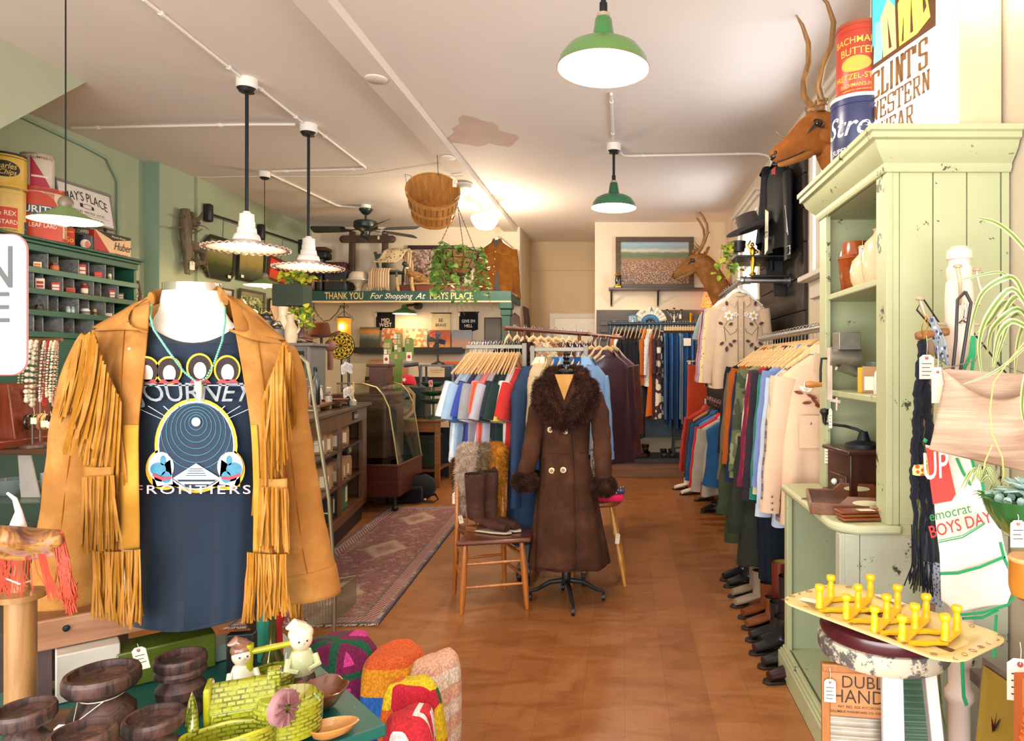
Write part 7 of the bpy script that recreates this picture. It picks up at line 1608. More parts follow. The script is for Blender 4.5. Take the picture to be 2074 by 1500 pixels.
tag(BX((WX_(808,9.5),WX_(968,9.5),9.48,9.8,zL,zL+.105),'flat_trunk',wd_('4a1c10','6a2c18',3,'X',.4),bv=.01),'low reddish brown wooden trunk under pheasant perch','trunk')
SB=sde('6a4014','7c4e1c',8)
t=T('suede_jacket','brown suede snap front jacket hanging open at right end of loft shelf',0,(WX_(1006,9.9),9.93,WZ_(470,9.9)),rad(-4));t.scale=(1.02,.7,1.08)
for k,me in shell('jacket',0).items():lkm(SLD.get(k,k),me,SB,t)
PZ(([(0,-.48),(.055,-.81),(-.05,-.81)],.004,fm_((.02,-.125,0),*FY)),'front_opening',BK,t);PZ(([(-.05,-.11),(.05,-.11),(.01,-.2),(-.01,-.2)],.004,fm_((0,-.075,0),*FY)),'neck_opening',BK,t)  # black plates painting in the shaded inside of the open front and neck
MB().tb_([(-.2,-.11,-.28),(-.12,-.125,-.31),(-.03,-.13,-.28)],.002,4).tb_([(.2,-.11,-.28),(.12,-.125,-.31),(.05,-.13,-.28)],.002,4).mk('seam',M_('8a6430',.8),t)
for i in RN(4):BAL(((0-.01*i,-.135,-.27-.1*i),.007,8,6),'snap_button',M_('e6dcc8',.3,.3),t)
hgr((WX_(1006,9.9),9.93,WZ_(470,9.9)),0,'pale hanger inside brown suede jacket on back wall',None,mt=WHITE)
BSK=wd_('a06a2c','c98c46',5,'Z',.6);bc=W(877,385,6.35);t=T('bushel_basket','large wooden bushel basket hanging tilted from ceiling beam with a price tag',0,bc);t.rotation_euler=(rad(52),rad(20),0)
Rb,Hb=.245,.3
m=MB().lt([(0,-Hb),(Rb*.78,-Hb),(Rb*.8,-Hb+.01),(Rb*.97,0),(Rb*.955,0),(Rb*.78,-Hb+.015),(0,-Hb+.015)],60);m.mk('staves',BSK,t)
m=MB()
for i in RN(26):a=2*pi*i/26;m.bar((Rb*.805*cos(a),Rb*.805*sin(a),-Hb+.02),(Rb*.975*cos(a),Rb*.975*sin(a),-.01),.003,.003)
m.mk('stave_gap',M_('5a3818',.8),t)['kind']='stuff'
for z,r_ in((-.012,.985),(-.15,.9),(-.29,.805)):LT(([(Rb*r_,z-.018),(Rb*r_+.006,z-.018),(Rb*(r_+.01)+.006,z+.014),(Rb*(r_+.01),z+.014)],60),'hoop',BSK,t)
LT(([(Rb*.95,-.016),(Rb*.95,.006),(Rb*.99,.008)],60),'hoop',BSK,t)
for a0 in(pi,0):
 pts=[(Rb*1*cos(a0+da),Rb*1*sin(a0+da),z)for da,z in((-.18,-.03),(-.2,.03))]+[(Rb*1.12*cos(a0),Rb*1.12*sin(a0),.07)]+[(Rb*cos(a0+.2),Rb*sin(a0+.2),.03),(Rb*cos(a0+.18),Rb*sin(a0+.18),-.03)];TB((pts,.0025,6),'wire_handle',STEEL,t)
o=TB(([(bc.x+.02,6.42,CEIL-0),(bc.x+.02,6.42,CEIL-.05),(bc.x+.015,6.47,bc.z+.17)],.003,6),'ceiling_hook',IRON);tag(o,'thin wire hook holding bushel basket to ceiling','hook')
tg=T('price_tag_string','white price tag from right rim of bushel basket','tag',W(921,352,6.2));ptg(tg,(0,0,0),.038,.07,hang=.05,lines=2)
ic=W(927,520,7.5);t=T('hanging_planter','scrolled wire hanging basket with woven liner held by chains from ceiling',0,ic)
LNR=wd_('8a5c2c','c08a4a',9,'X',.8,bmp=.6)
LT(([(0,-.2),(.08,-.19),(.15,-.13),(.2,-.02),(.215,.05),(.2,.05),(.15,-.08),(0,-.12)],40),'liner',LNR,t)
m=MB()
for z,r_ in((.055,.225),(-.03,.205),(-.13,.155),(-.19,.09)):m.tb_([(r_*cos(a),r_*sin(a),z)for a in AN(36)],.004,6,closed=1)
for i in RN(12):
 a=2*pi*i/12;m.tb_([(.225*cos(a),.225*sin(a),.055),(.21*cos(a),.21*sin(a),-.03),(.16*cos(a),.16*sin(a),-.13),(.02*cos(a),.02*sin(a),-.2)],.0035,6)
 c_=V3((.222*cos(a+.26),.222*sin(a+.26),.01));tn=V3((-sin(a),cos(a),0));m.tb_([c_+tn*(.03*(1-k/12)*cos(k*.9))+V3((0,0,.03*(1-k/12)*sin(k*.9)))for k in RN(11)],.003,5)
m.mk('wire_frame',IRON,t)
m=MB();apx=V3((0,0,.55))
for a in(rad(200),rad(-60),rad(-20)):
 e=V3((.22*cos(a),.22*sin(a),.055));N=26
 for k in RN(N):c_=e.lerp(apx,(k+.5)/N);d_=(apx-e)/N*.65;m.tb_([c_-d_,c_+d_],.004 if k%2 else .0025,5)
m.tb_([apx,(0,0,CEIL-ic.z)],.003,6);m.mk('chain',IRON,t)
vpl('hanging_ivy',ic+V3((.03,0,.05)),'lush green trailing ivy spilling from hanging wire basket',60,.8,7,.07,IVY,spread=.21,up=.05,seed=12)
lc=W(697,662,9.42);t=T('swag_lantern','lit amber rattan cylinder lantern by a chain under loft shelf','lamp',lc);AMB,nt,b=_new('amber_rattan');v=crd(nt,'Object',(60,60,60));ck=NN(nt,'ShaderNodeTexChecker');SV(ck,'Scale',1.3);LK(v,ck.inputs[0]);SV(ck,1,lin('e08a1a'));SV(ck,2,lin('8a4a10'));LB(OZ(ck),b);LK(OZ(ck),b.inputs['Emission Color']);SV(b,'Emission Strength',1.1)
LT(([(.085,-.16),(.085,.13)],32),'shade',AMB,t,solid=.003);LT(([(.088,.12),(.088,.14),(0,.15)],32),'cap',BK,t);BAL(((0,-.09,0),(.035,.02,.045)),'bulb',emt('ffe2a0',14),t)
m=MB().tb_([(0,0,.15),(0,0,z0s-lc.z)],.006,6)
for s_ in(-1,1):m.tb_([(0,0,.26),(s_*.03,0,.3),(s_*.06,0,.29),(s_*.05,0,.26),(s_*.03,0,.27)],.004,5);m.tb_([(0,0,.22),(s_*.05,0,.18),(s_*.11,0,.14),(s_*.13,0,.1),(s_*.11,0,.09)],.0035,5)
m.mk('scrollwork',IRON,t);lmp('POINT','lantern_light',(lc.x,lc.y-.14,lc.z),9,(1,.62,.25),radius=.06)
def chainpath(P_,label,r_=.012,name='chain'):
 m=MB();P_=[V3(p)for p in P_];L=[];
 for i in RN(len(P_)-1):
  n_=max(1,int((P_[i+1]-P_[i]).length/.026))
  for k in RN(n_):L.append((P_[i].lerp(P_[i+1],(k+.5)/n_),(P_[i+1]-P_[i]).normalized()))
 for i,(c,d_)in EN(L):
  s_=d_.orthogonal().normalized();s_=(RT(i%2*pi/2+.4,3,d_)@s_);m.tb_([c+d_*.019*cos(q)+s_*.009*sin(q)for q in[j*pi/4 for j in RN(8)]],.0028,4,closed=1)
 return tag(m.mk(name,IRON),label,'chain')
zsb=z0s-.018
chainpath([W(635,622,9.45),W(645,640,9.45),W(656,650,9.45),W(668,648,9.45),W(682,634,9.44),W(692,618,9.42),(lc.x,9.42,lc.z+.25)],'dark chain swagged from shelf corner to amber lantern')
chainpath([W(635,612,9.45),W(635,668,9.45)],'dark chain hanging straight down below shelf corner')
t=T('wall_sconce','green enamel gooseneck wall lamp shining on pennants under shelf','lamp',(WX_(826,10),9.85,WZ_(636,9.9)));SGN=M_('3f7a4a',.3,ct=.5)
LT(([(0,.13),(.03,.13),(.045,.1),(.05,.08),(.15,.035),(.17,0),(.166,0)],36),'shade',SGN,t);LT(([(0,.075),(.05,.07),(.145,.03),(.165,.001)],36),'shade_lining',emt('fff0c8',3,'lit_enamel'),t);CYL(((.03,0,.12),(.12,.2,.15),.02),'arm',BK,t);MB().cyl((.12,.29,.14),(.12,.2,.14),.055,n=20).mk('wall_plate',BK,t);BAL(((0,0,.03),.03),'bulb',emt('ffe8b0',25),t)
lmp('POINT','sconce_light',(WX_(826,10),9.82,WZ_(636,9.9)-.03),4,(1,.78,.45),radius=.06)
def pennant(px0,px1,py0,py1,c,lines,tc,label,foldc=0):
 d=10.14;x0,x1=WX_(px0,d),WX_(px1,d);z1_,z0_=WZ_(py0,d),WZ_(py1,d);w_=x1-x0;xm=(x0+x1)/2
 t=T('pennant',label,'banner',(xm,d,z1_));h=z1_-z0_
 PZ(([(-w_/2,0),(w_/2,0),(w_/2,-h*.86),(0,-h),(-w_/2,-h*.86)],.006,fm_((0,0,0),*FY)),'felt',clo(c,.08),t);MB().cyl((-w_*.56,-.005,0),(w_*.56,-.005,0),.008,n=8).mk('dowel',BK,t)
 m=MB()
 for i,(s_,size,z)in EN(lines):text(m,s_,fm_((0,-.008,-z*h),*FY),size,.006,.85)
 m.mk('lettering',M_(tc,.7,var=0),t);ptg(t,(-w_/2,-.012,0),.03,.06,hang=0,lines=2);return t
pennant(762,800,633,671,'17171a',[('MID',.085,.42),('WEST',.085,.66)],'e8dcd0','black felt banner reading MID WEST on the back wall');pennant(874,912,634,673,'dcc79c',[('BE',.075,.38),('BRAVE',.065,.63)],'2a2622','cream felt banner reading BE BRAVE on the back wall');pennant(930,968,632,673,'14161c',[('GIVE EM',.065,.45),('HELL',.065,.68)],'e8dcd0','black felt banner reading GIVE EM HELL on the back wall')
def ledge(px0,px1,py,d,label):
 x0,x1=WX_(px0,d),WX_(px1,d);z=WZ_(py,d);o=MB().bx(x0,x1,d-.1,BW-.002,z-.07,z).bx(x0,x1,d-.11,d-.095,z-.07,z+.02).mk('picture_ledge',BK);tag(o,label,'ledge');return z
zl1=ledge(722,940,706,10.1,'long black picture ledge holding record sleeves, upper ledge');zl2=ledge(745,940,765,10.1,'lower black picture ledge half hidden by counter goods')
def album(px0,px1,py0,z,stops,label,ns=4,speck=None,d=10.08,amt=.4,group=None,sps=10):
 x0,x1=WX_(px0,d),WX_(px1,d);h=WZ_(py0,d)-z;t=T('record_sleeve',label,'record',((x0+x1)/2,d,z),0,group);t.rotation_euler=(rad(-4),0,0)
 BX((-(x1-x0)/2,(x1-x0)/2,-.004,.004,0,h),'sleeve',pct(stops,ns,amt,'printed_sleeve',.3,speck,sps,(0,1)),t);return t
album(728,768,662,zl1,[(0,'a03a3a'),(.12,'3a3a2c'),(.4,'4a5048'),(.6,'7a8a88'),(.8,'d8923c'),(1,'4a5a50')],'record sleeve with dark landscape and orange glow, first on upper ledge');album(773,815,664,zl1,[(0,'6a3a2a'),(.4,'b8683c'),(.7,'d8986a'),(1,'e8b88a')],'brown and peach record sleeve behind green cactus board',speck=['8a3a24','e0b090','a85a38'],sps=8);album(822,865,665,zl1,[(0,'c87a3a'),(.4,'e0b070'),(.7,'e8d0a0'),(1,'c9925a')],'orange and cream rainbow record sleeve, third on upper ledge',6,['e8d8b0','c86a3a','8aa0a0'],sps=7);album(870,912,668,zl1,[(0,'d89a4a'),(.5,'c8582c'),(1,'a84a3a')],'orange red record sleeve behind black desk fan',3);album(915,955,668,zl1,[(0,'9a8a90'),(.3,'c88a70'),(.6,'9a98a4'),(1,'8a8c9a')],'grey mauve record sleeve with coral smudge, last on upper ledge',5)
album(748,784,728,zl2,[(0,'d8c090'),(.5,'e0c89a'),(1,'a86a3a')],'cream and brown record sleeve, first on lower ledge',3,amt=.2);album(786,826,733,zl2,[(0,'8a5a4a'),(.5,'c07a5a'),(1,'8a8a9a')],'muted red record sleeve, second on lower ledge',3);album(895,930,732,zl2,[(0,'3a3a50'),(.8,'3a4a60'),(.86,'d8542c'),(1,'d8542c')],'navy record sleeve with orange top band at right of lower ledge',2,amt=.05)
bpc(981,1016,643,700,9.75,'2a1812',wd_('1c120e','3c281c',3,'Z',.6,9),'very dark carved wooden panel behind tee shirt rack',.01,cat='panel',name='carved_panel')
t=T('wooden_crest','rounded reddish wooden plaque with tag between green post and hall','plaque',(WX_(1041,10),10.05,WZ_(690,10)));PZ(([(-.07,-.28),(.07,-.28),(.09,.2),(.07,.36),(0,.42),(-.07,.36),(-.09,.2)],.04,fm_((0,.04,0),*FY)),'plaque_board',wd_('4a1c12','6a2c1c',4,'Z',.4),t,bv=.01);PZ(([(-.035,-.25),(.035,-.25),(.05,.2),(0,.3),(-.05,.2)],.01,fm_((0,-.002,0),*FY)),'inlay',M_('7a6a30',.5,var=.2),t);ptg(t,(0,-.02,.25),.04,.07,hang=.01,lines=1)
t=T('leather_harness','bundle of brown leather straps on hall wall corner',0,(-1.52,10.3,WZ_(620,10.3)));
for i in RN(5):MB().tb_([(0,.1*i,0),(.02,.1*i+.02,-.2),(.03,.1*i-.01,-.5-.05*i)],.018,6,flat=.4).mk('strap',M_('4a2c1c',.6,var=.3),t)
lth('newel_post','grey white turned newel post with ball finial in hall','post',(WX_(1112,10.9),10.9,0),[(0,0),(.05,0),(.05,1.6),(.06,1.64),(.04,1.67),(.035,1.8),(.06,1.83),(.04,1.86),(.07,1.92),(.075,1.97),(.04,2.03),(.02,2.08),(0,2.09)],M_('a8aca8',.4,var=.15),24)
# alcove wall: painting, shelf and things above the jeans
SD=9.72;zsh=WZ_(584,SD)
t=T('wall_shelf','dark wooden shelf on iron brackets under crowd painting',0,(0,0,0));BX((WX_(1233,SD),WX_(1440,SD),SD-.12,BR-.002,zsh-.03,zsh),'shelf_board',wd_('2c1a14','4a2c20',5,'X',.4),t,bv=.004)
for px in(1238,1333):x_=WX_(px,SD);MB().bx(x_-.012,x_+.012,SD-.08,BR-.002,zsh-.045,zsh-.03).bar((x_,SD-.06,zsh-.04),(x_,BR-.01,zsh-.22),.02,.02).bx(x_-.012,x_+.012,BR-.02,BR-.002,zsh-.25,zsh-.03).mk('bracket',BK,t)
crowd=pct([(0,'3a2c26'),(.25,'6a4a38'),(.55,'9a6a48'),(.66,'5a6a44'),(.74,'6a7a58'),(.79,'c9c0a8'),(.86,'8aa0a8'),(.95,'9ab0b8'),(1,'7a98a8')],7,.12,'crowded_field_painting',.4,['c99a6a','6a3424','2f2c3a','e0c49a','7a4a30','4a3428','b87a50'],95,(0,.52),dist=.2)
bpc(1247,1405,480,584,9.77,'4a3620',crowd,'wide landscape painting with pale clouds over a crowded brown field, in a dark frame',.07,z0=zsh,fmt=wd_('3c2c18','5a4426',4,'X',.5))
t=T('brass_lantern','small brass lantern with dark glass at left end of alcove shelf',0,(WX_(1252,9.62),9.64,zsh));LT(([(0,0),(.065,0),(.065,.02),(.045,.03),(.04,.05)],20),'brass_base',BRASS,t);LT(([(.035,.16),(.05,.17),(.045,.19),(.03,.205),(0,.21)],20),'brass_cap',BRASS,t);LT(([(.04,.05),(.045,.1),(.038,.16)],20),'glass',M_('1c1614',.1,ct=.5),t)
ztop=WZ_(656,9.5)
t=T('table_lamp','lit small table lamp with orange floral shade by back right corner',0,(WX_(1441,9.4),9.5,WZ_(620,9.4)));FLS,nt,b=_new('orange_floral_shade');v=crd(nt);n=nz_(nt,v,26,3,.6);cc=ramp(nt,OZ(n),[(.4,'e0642a'),(.5,'f0924a'),(.6,'d8442a')]);LB(cc,b);LK(cc,b.inputs['Emission Color']);SV(b,'Emission Strength',1.5)
LT(([(.135,0),(.09,.2)],32),'shade',FLS,t,solid=.002);LT(([(0,-.36),(.05,-.36),(.055,-.34),(.02,-.3),(.03,-.15),(.012,-.05),(.012,.06)],20),'lamp_base',BRASS,t);lmp('POINT','table_lamp_light',(WX_(1441,9.4),9.5,WZ_(612,9.4)),8,(1,.62,.3),radius=.05)
lmp('POINT','table_lamp_light',(WX_(1290,9.4),9.66,ztop-.03),4,(1,.62,.3),radius=.05)  # warm point light with no lamp body, apart from the table lamp
t=T('paper_fan','open pleated paper fan printed with old advertising on top of panel door',0,(WX_(1317,9.4),9.42,ztop));m=MB();NF=22
for i in RN(NF):
 a0=rad(12+156*i/NF);a1=rad(12+156*(i+1)/NF);o_=.01*(i%2);
 q=[(.07*cos(a0),-o_,.07*sin(a0)),(.235*cos(a0),-o_,.235*sin(a0)),(.235*cos(a1),-.01+o_,.235*sin(a1)),(.07*cos(a1),-.01+o_,.07*sin(a1))];m.quad(*q)
m.mk('pleats',M_('e6dcc0',.7,var=.06),t);m=MB()
for r0,r1,k in((.105,.13,0),(.07,.1,0)):
 P_=[(r1*cos(rad(10+160*i/20)),r1*sin(rad(10+160*i/20)))for i in RN(21)]+[(r0*cos(rad(170-160*i/20)),r0*sin(rad(170-160*i/20)))for i in RN(21)];m.pz(P_,.001,fm_((0,-.012,0),*FY))
text(m,'A',fm_((.02,-.013,.19),*FY),.09,.008,.8);text(m,'FAIR',fm_((-.09,-.013,.155),(.8,0,.5),(0,-1,0)),.04,.003,.9);text(m,'STAR',fm_((.12,-.013,.14),(.8,0,-.55),(0,-1,0)),.035,.003,.9);m.mk('blue_print',M_('2f6a9a',.7),t)
t=can('tin_can',(WX_(1282,9.4),9.42,ztop-.02),.062,.13,spt('7ab0c0',['d85a6a','e8c45a','3a5a8a','f0e6d8'],40,.4),'round pale blue flower printed tin beside paper fan','4a8ab0')
lth('small_vase','small brown shell or vase top at left of tin on panel door','vase',(WX_(1245,9.4),9.45,ztop-.02),[(0,0),(.03,0),(.04,.03),(.03,.06),(0,.07)],M_('7a6040',.4),16)
t=T('candelabra','silver branched candelabra with flower cups on panel door',0,(WX_(1366,9.4),9.45,ztop-.02));SLV=M_('b0a894',.25,.9)
LT(([(0,0),(.03,0),(.02,.03),(.012,.06),(.02,.1),(.008,.13),(.008,.18)],14),'stem',SLV,t)
for a,r_,z in((180,.1,.2),(0,.1,.2),(90,.03,.22),(150,.06,.17),(30,.06,.17),(-90,0,.15)):
 a=rad(a);e=V3((r_*cos(a),.4*r_*sin(a),z));m=MB().tb_([(0,0,.12),(e.x*.6,e.y*.6,z-.07),(e.x,e.y,z)],.0035,6);m.lt([(0,0),(.012,.006),(.022,.02),(.018,.022),(0,.012)],10,e);m.mk('branch',SLV,t)
ptg(t,(.08,-.04,.17),.032,.06,hang=.02,lines=0)
lth('brass_cup','slim gold flared cup on top of panel door beside candelabra','cup',(WX_(1399,9.4),9.45,ztop-.02),[(0,0),(.02,0),(.014,.03),(.022,.1),(.034,.17),(.03,.17),(0,.03)],GOLD,20)
# rug
def rug_mat():
 m,nt,b=_new('oriental_rug');tc=NN(nt,'ShaderNodeTexCoord');sp=NN(nt,'ShaderNodeSeparateXYZ');LK(tc.outputs['Generated'],sp.inputs[0])
 def mt(op,a,b_=None,c=None):
  n=NN(nt,'ShaderNodeMath');n.operation=op
  for i,v in EN((a,b_,c)):
   if v is None:continue
   if hasattr(v,'links'):LK(v,n.inputs[i])
   else:n.inputs[i].default_value=v
  return OZ(n)
 dx=mt('MULTIPLY',mt('ABSOLUTE',mt('SUBTRACT',OZ(sp),.5)),.86*1);ex=mt('SUBTRACT',.43,dx)
 dy=mt('MULTIPLY',mt('ABSOLUTE',mt('SUBTRACT',sp.outputs[1],.5)),3.3);ey=mt('SUBTRACT',1.65,dy);e=mt('MINIMUM',ex,ey)
 v=crd(nt);vo=NN(nt,'ShaderNodeTexVoronoi');SV(vo,'Scale',26);LK(v,vo.inputs['Vector']);n1=nz_(nt,v,38,4,.7,1.2);n2=nz_(nt,v,3,4);n3=nz_(nt,v,150,2)
 rc=NN(nt,'ShaderNodeSeparateColor');LK(vo.outputs['Color'],rc.inputs[0])
 motif=ramp(nt,OZ(rc),[(0,'6b1f28'),(.45,'7d2a30'),(.62,'2c3040'),(.74,'b39a80'),(.88,'5a3a3a')],'CONSTANT')
 lines=ramp(nt,OZ(n1),[(.47,(0,0,0)),(.5,(.7,.7,.7)),(.52,(0,0,0))])
 field=mix(nt,lines,mix(nt,.35,'6f222b',motif),'c9b094')
 my=mt('MULTIPLY',mt('ABSOLUTE',mt('SUBTRACT',mt('FRACT',mt('MULTIPLY',sp.outputs[1],3)),.5)),1.1);md=mt('ADD',my,mt('MULTIPLY',dx,1.6));md=mt('ADD',md,mt('MULTIPLY',mt('SUBTRACT',OZ(n1),.5),.25))
 field=mix(nt,mix(nt,.65,(0,0,0),ramp(nt,md,[(.1,(.2,.2,.2)),(.2,(1,1,1)),(.26,(1,1,1)),(.3,(0,0,0))])),field,'bda48a')
 st=ramp(nt,mt('FRACT',mt('MULTIPLY',mt('ADD',sp.outputs[1],mt('MULTIPLY',ex,.6)),60)),[(0,'7d2a30'),(.5,'7d2a30'),(.55,'b89a84'),(.9,'3a3444')],'CONSTANT')
 bc=ramp(nt,e,[(0,(0,0,0)),(.012,(.1,.1,.1)),(.035,(.25,.25,.25)),(.045,(.5,.5,.5)),(.11,(.75,.75,.75)),(.125,(1,1,1))],'CONSTANT')
 s2=NN(nt,'ShaderNodeSeparateColor');LK(bc,s2.inputs[0]);k=OZ(s2)
 def gt(x):return mt('GREATER_THAN',k,x)
 col=mix(nt,gt(.05),'2f3450',mix(nt,.65,'a07a6c',motif));col=mix(nt,gt(.2),col,'8a7a78');col=mix(nt,gt(.4),col,st);col=mix(nt,gt(.6),col,'4a4a4c');col=mix(nt,gt(.9),col,field)
 col=mix(nt,mix(nt,.55,(0,0,0),ramp(nt,OZ(n2),[(.55,(0,0,0)),(.75,(1,1,1))])),col,'a08c80');col=mix(nt,.12,col,OZ(n3))
 LB(col,b);SV(b,'Roughness',.95);SV(b,'Specular IOR Level',.1);bump(nt,b,OZ(n3),.4,.004);return m
rx,ry=-1.97,5.62
t=T('rug_runner','long worn red oriental runner rug on floor by wooden counter','rug',(rx,ry,0),rad(3.5))
BX((-.43,.43,-1.65,1.65,.002,.01),'rug_pile',rug_mat(),t)
m=MB();rg=random.Random(9)
for i in RN(260):
 for s_ in(-1,1):x=rg.uniform(-.43,.43);m.stn((x,s_*1.65,.008),(rg.gauss(0,.4),s_,-.05),rg.uniform(.02,.04),.006)
m.mk('fringe',clo('c9bca4',.1),t)
# wooden chair with boots and stoles
CHW=wd_('9a5218','c47a30',5,'Z',.3,ct=.5);CHS=wd_('4a2212','6a341c',4,'X',.3,ct=.5)
zse=.45
FL,FR,BL,BRr=onz(935,1245,0),onz(1068,1233,0),onz(920,1203,0),onz(1022,1192,0)
cc=(FL+FR+BL+BRr)/4
t=T('wooden_chair','golden oak side chair with dark seat holding boots and fur stoles',0,(cc.x,cc.y,0));off=V3((cc.x,cc.y,0))
def up_(p,z,k=.9):return V3(((p.x-cc.x)*k,(p.y-cc.y)*k,z))
fl,fr,bl,br=FL-off,FR-off,BL-off,BRr-off
for p in(fl,fr):
 tp=V3((p.x*.86,p.y*.86,zse-.02));P_=[V3((p.x,p.y,0)).lerp(tp,k)for k in(0,.08,.3,.5,.75,.95,1)];TB((P_,[.012,.016,.019,.021,.02,.016,.014],14),'leg',CHW,t)
backs=[]
for p in(bl,br):
 tp=V3((p.x*.9,p.y*.9,zse));dirb=V3((-(fr-fl).y,(fr-fl).x,0)).normalized()
 if dirb.y<0:dirb=-dirb
 top=tp+dirb*.1+V3((0,0,.46));backs.append((tp,top));TB(([V3((p.x,p.y,0)),V3((p.x,p.y,0)).lerp(tp,.5),tp,tp.lerp(top,.5)-dirb*.015,top],[.013,.018,.018,.016,.012],12),'back_leg',CHW,t)
sp_=[(fl.x*.98-.03,fl.y*.98-.04),(fr.x*.98+.035,fr.y*.98-.04),(fr.x*.98+.02,(fr.y+br.y)*.5),(br.x*.9+.02,br.y*.95+.02),(bl.x*.9-.02,bl.y*.95+.02),(fl.x-.02,(fl.y+bl.y)*.5)]
PZ((sp_,.032,TL((0,0,zse-.028))),'seat',CHS,t,bv=.012)
def lg(a,z):return V3((a.x*(1-.14*z/.45),a.y*(1-.14*z/.45),z))
for a,b_,z in((fl,fr,.16),(fl,fr,.3),(fl,bl,.2),(fl,bl,.33),(fr,br,.2),(fr,br,.33),(bl,br,.24)):TB(([lg(a,z),lg(a,z).lerp(lg(b_,z),.5),lg(b_,z)],[.008,.012,.008],10),'stretcher',CHW,t)
(b0,t0),(b1,t1)=backs
BAR((t0,t1,.02,.07),'top_rail',CHW,t,bv=.01);BAR((b0.lerp(t0,.4),b1.lerp(t1,.4),.016,.045),'back_rail',CHW,t,bv=.006)
for k in(.2,.4,.6,.8):TB(([b0.lerp(b1,k),t0.lerp(t1,k)],.007,8),'spindle',CHW,t)
ptg(t,b0.lerp(t0,.55)+V3((-.01,-.03,0)),.03,.075,hang=.03,lines=2);ptg(t,b0.lerp(t0,.15)+V3((.02,-.03,.03)),.028,.055,n=(.3,-1,0),hang=.02,tilt=.2,lines=2)
SBB=sde('4a3028','6a4a3e',7,160,'brown_suede')
for i,(dx,dy,rz,lb)in EN(((-.01,-.02,68,'tall brown suede western boot on chair seat, front of pair'),(.055,.06,60,'tall brown suede western boot on chair seat, behind its mate'))):
 bt=boot((cc.x+dx-.02,cc.y+dy,zse+.004),rad(rz),'4a3028',lb,.33,.3,lining='1a1718',mt=SBB,heel='8a5028',sole='c9b8a0',s_=1.12)
 m=MB();
 for sd in(-1,1):m.pz([(-.03,0),(.03,0),(0,.028)],.004,fm_((sd*.052,.045,.325),(0,1,0),(sd,0,0)))
 m.mk('pull_tab',SBB,bt)
def stl(P_,w0,w1,c,label,n=7000,L=.035,th=.03,seedv=1,name='fur_stole',dr=.35):
 mt,nt,b=_new('fur');v=crd(nt);nn=nz_(nt,v,14,5,.7);LB(ramp(nt,OZ(nn),[(.3,c[0]),(.5,c[1]),(.7,c[2])]),b);SV(b,'Roughness',.8);SV(b,'Specular IOR Level',.15)
 P_=[V3(p)for p in P_];o0=P_[0].copy();P_=[p-o0 for p in P_];m=MB();rr=[w0+(w1-w0)*(i/(len(P_)-1))for i in RN(len(P_))]
 Q=[];R_=[]
 for i in RN(len(P_)-1):
  for k in RN(4):Q.append(P_[i].lerp(P_[i+1],k/4));R_.append((rr[i]+(rr[i+1]-rr[i])*k/4)*(1+.08*sin(7*(i+k/4)+seedv)))
 Q.append(P_[-1]);R_.append(rr[-1]*.6)
 m.tb_(Q,R_,16,flat=.45,up=(1,0,0));t=T(name,label,'fur',o0);m.mk('pelt',mt,t)
 h=MB();vs=[V3(v_)for v_ in m.v];add_fur(h,vs,[f for f in m.f if len(f)==4],n,L,.0035,dr,jit=.55);h.mk('fur_pile',mt,t);return t
tz=zse+.46;ax=lambda k:off+t0.lerp(t1,k)
p=ax(.26);stl([p+V3((0,.05,-.25)),p+V3((0,.06,-.03)),p+V3((0,0,.05)),p+V3((0,-.05,0)),p+V3((-.01,-.07,-.15)),p+V3((-0,-.07,-.29)),p+V3((.01,-.06,-.38))],.075,.045,('a88f7c','d0bba8','e6d6c6'),'cream white fur stole over chair back',9000)
p=ax(.56);stl([p+V3((0,.04,-.2)),p+V3((0,.05,0)),p+V3((0,0,.05)),p+V3((0,-.05,0)),p+V3((0,-.06,-.2)),p+V3((0,-.06,-.38))],.062,.05,('5a4632','8a7256','b09a7c'),'grey brown fur stole in middle of chair back',8000,seedv=2)
p=ax(.86);stl([p+V3((0,.04,-.2)),p+V3((0,.05,0)),p+V3((0,0,.05)),p+V3((0,-.05,0)),p+V3((.01,-.06,-.25)),p+V3((.02,-.05,-.42)),p+V3((0,-.04,-.5))],.065,.045,('8a5216','c98528','e8a84a'),'golden fox fur stole at right end of chair back',9000,seedv=3)
p=ax(.03);stl([p+V3((0,.05,-.03)),p+V3((-.01,.03,-.1)),p+V3((-0,.02,-.22))],.05,.03,('3a2416','5a3a24','7a5030'),'dark brown fur piece behind left post of chair',2500,seedv=4)
m=MB();p=ax(.3);m.grid(lambda u,v:p+V3((-.06+.2*v,-.045+.02*sin(v*20),-.22-.2*u-0*v)),8,24);tag(m.mk('satin_scarf',M_('6a1426',.3,var=.3,vs=12,ct=.2),solid=.006),'crumpled dark red satin lining showing under cream fur','scarf')
# dress form with the sde ct
dcx,dd=WX_(1147,4.38),4.38;t=T('dress_form','antique dress form with turned neck finial and iron caster base wearing coat','dress form',(dcx,dd,0));IR2=M_('3a3d40',.4,.7,var=.2)
def Z(py,d=4.38):return EYE+(VY-py)*d/F
MB().cyl((0,0,.13),(0,0,.75),.016,n=12).lt([(.02,.12),(.03,.14),(.028,.2),(.018,.23)],14).mk('pole',IR2,t)
for i,a in EN((-75,8,172,100)):
 a=rad(a);L=.24;m=MB().tb_([(.02*cos(a),.02*sin(a),.14),(L*.45*cos(a),L*.45*sin(a),.125),(L*.8*cos(a),L*.8*sin(a),.075),(L*cos(a),L*sin(a),.06)],[.017,.015,.012,.01],8);lgo=m.mk('leg',IR2,t)
 m=MB();e=V3((L*cos(a),L*sin(a),0));m.cyl(e+V3((0,0,.03)),e+V3((0,0,.06)),.008);m.cyl(e+V3((-.01,0,.024)),e+V3((.01,0,.024)),.024,n=14);m.mk('caster',BK,lgo)
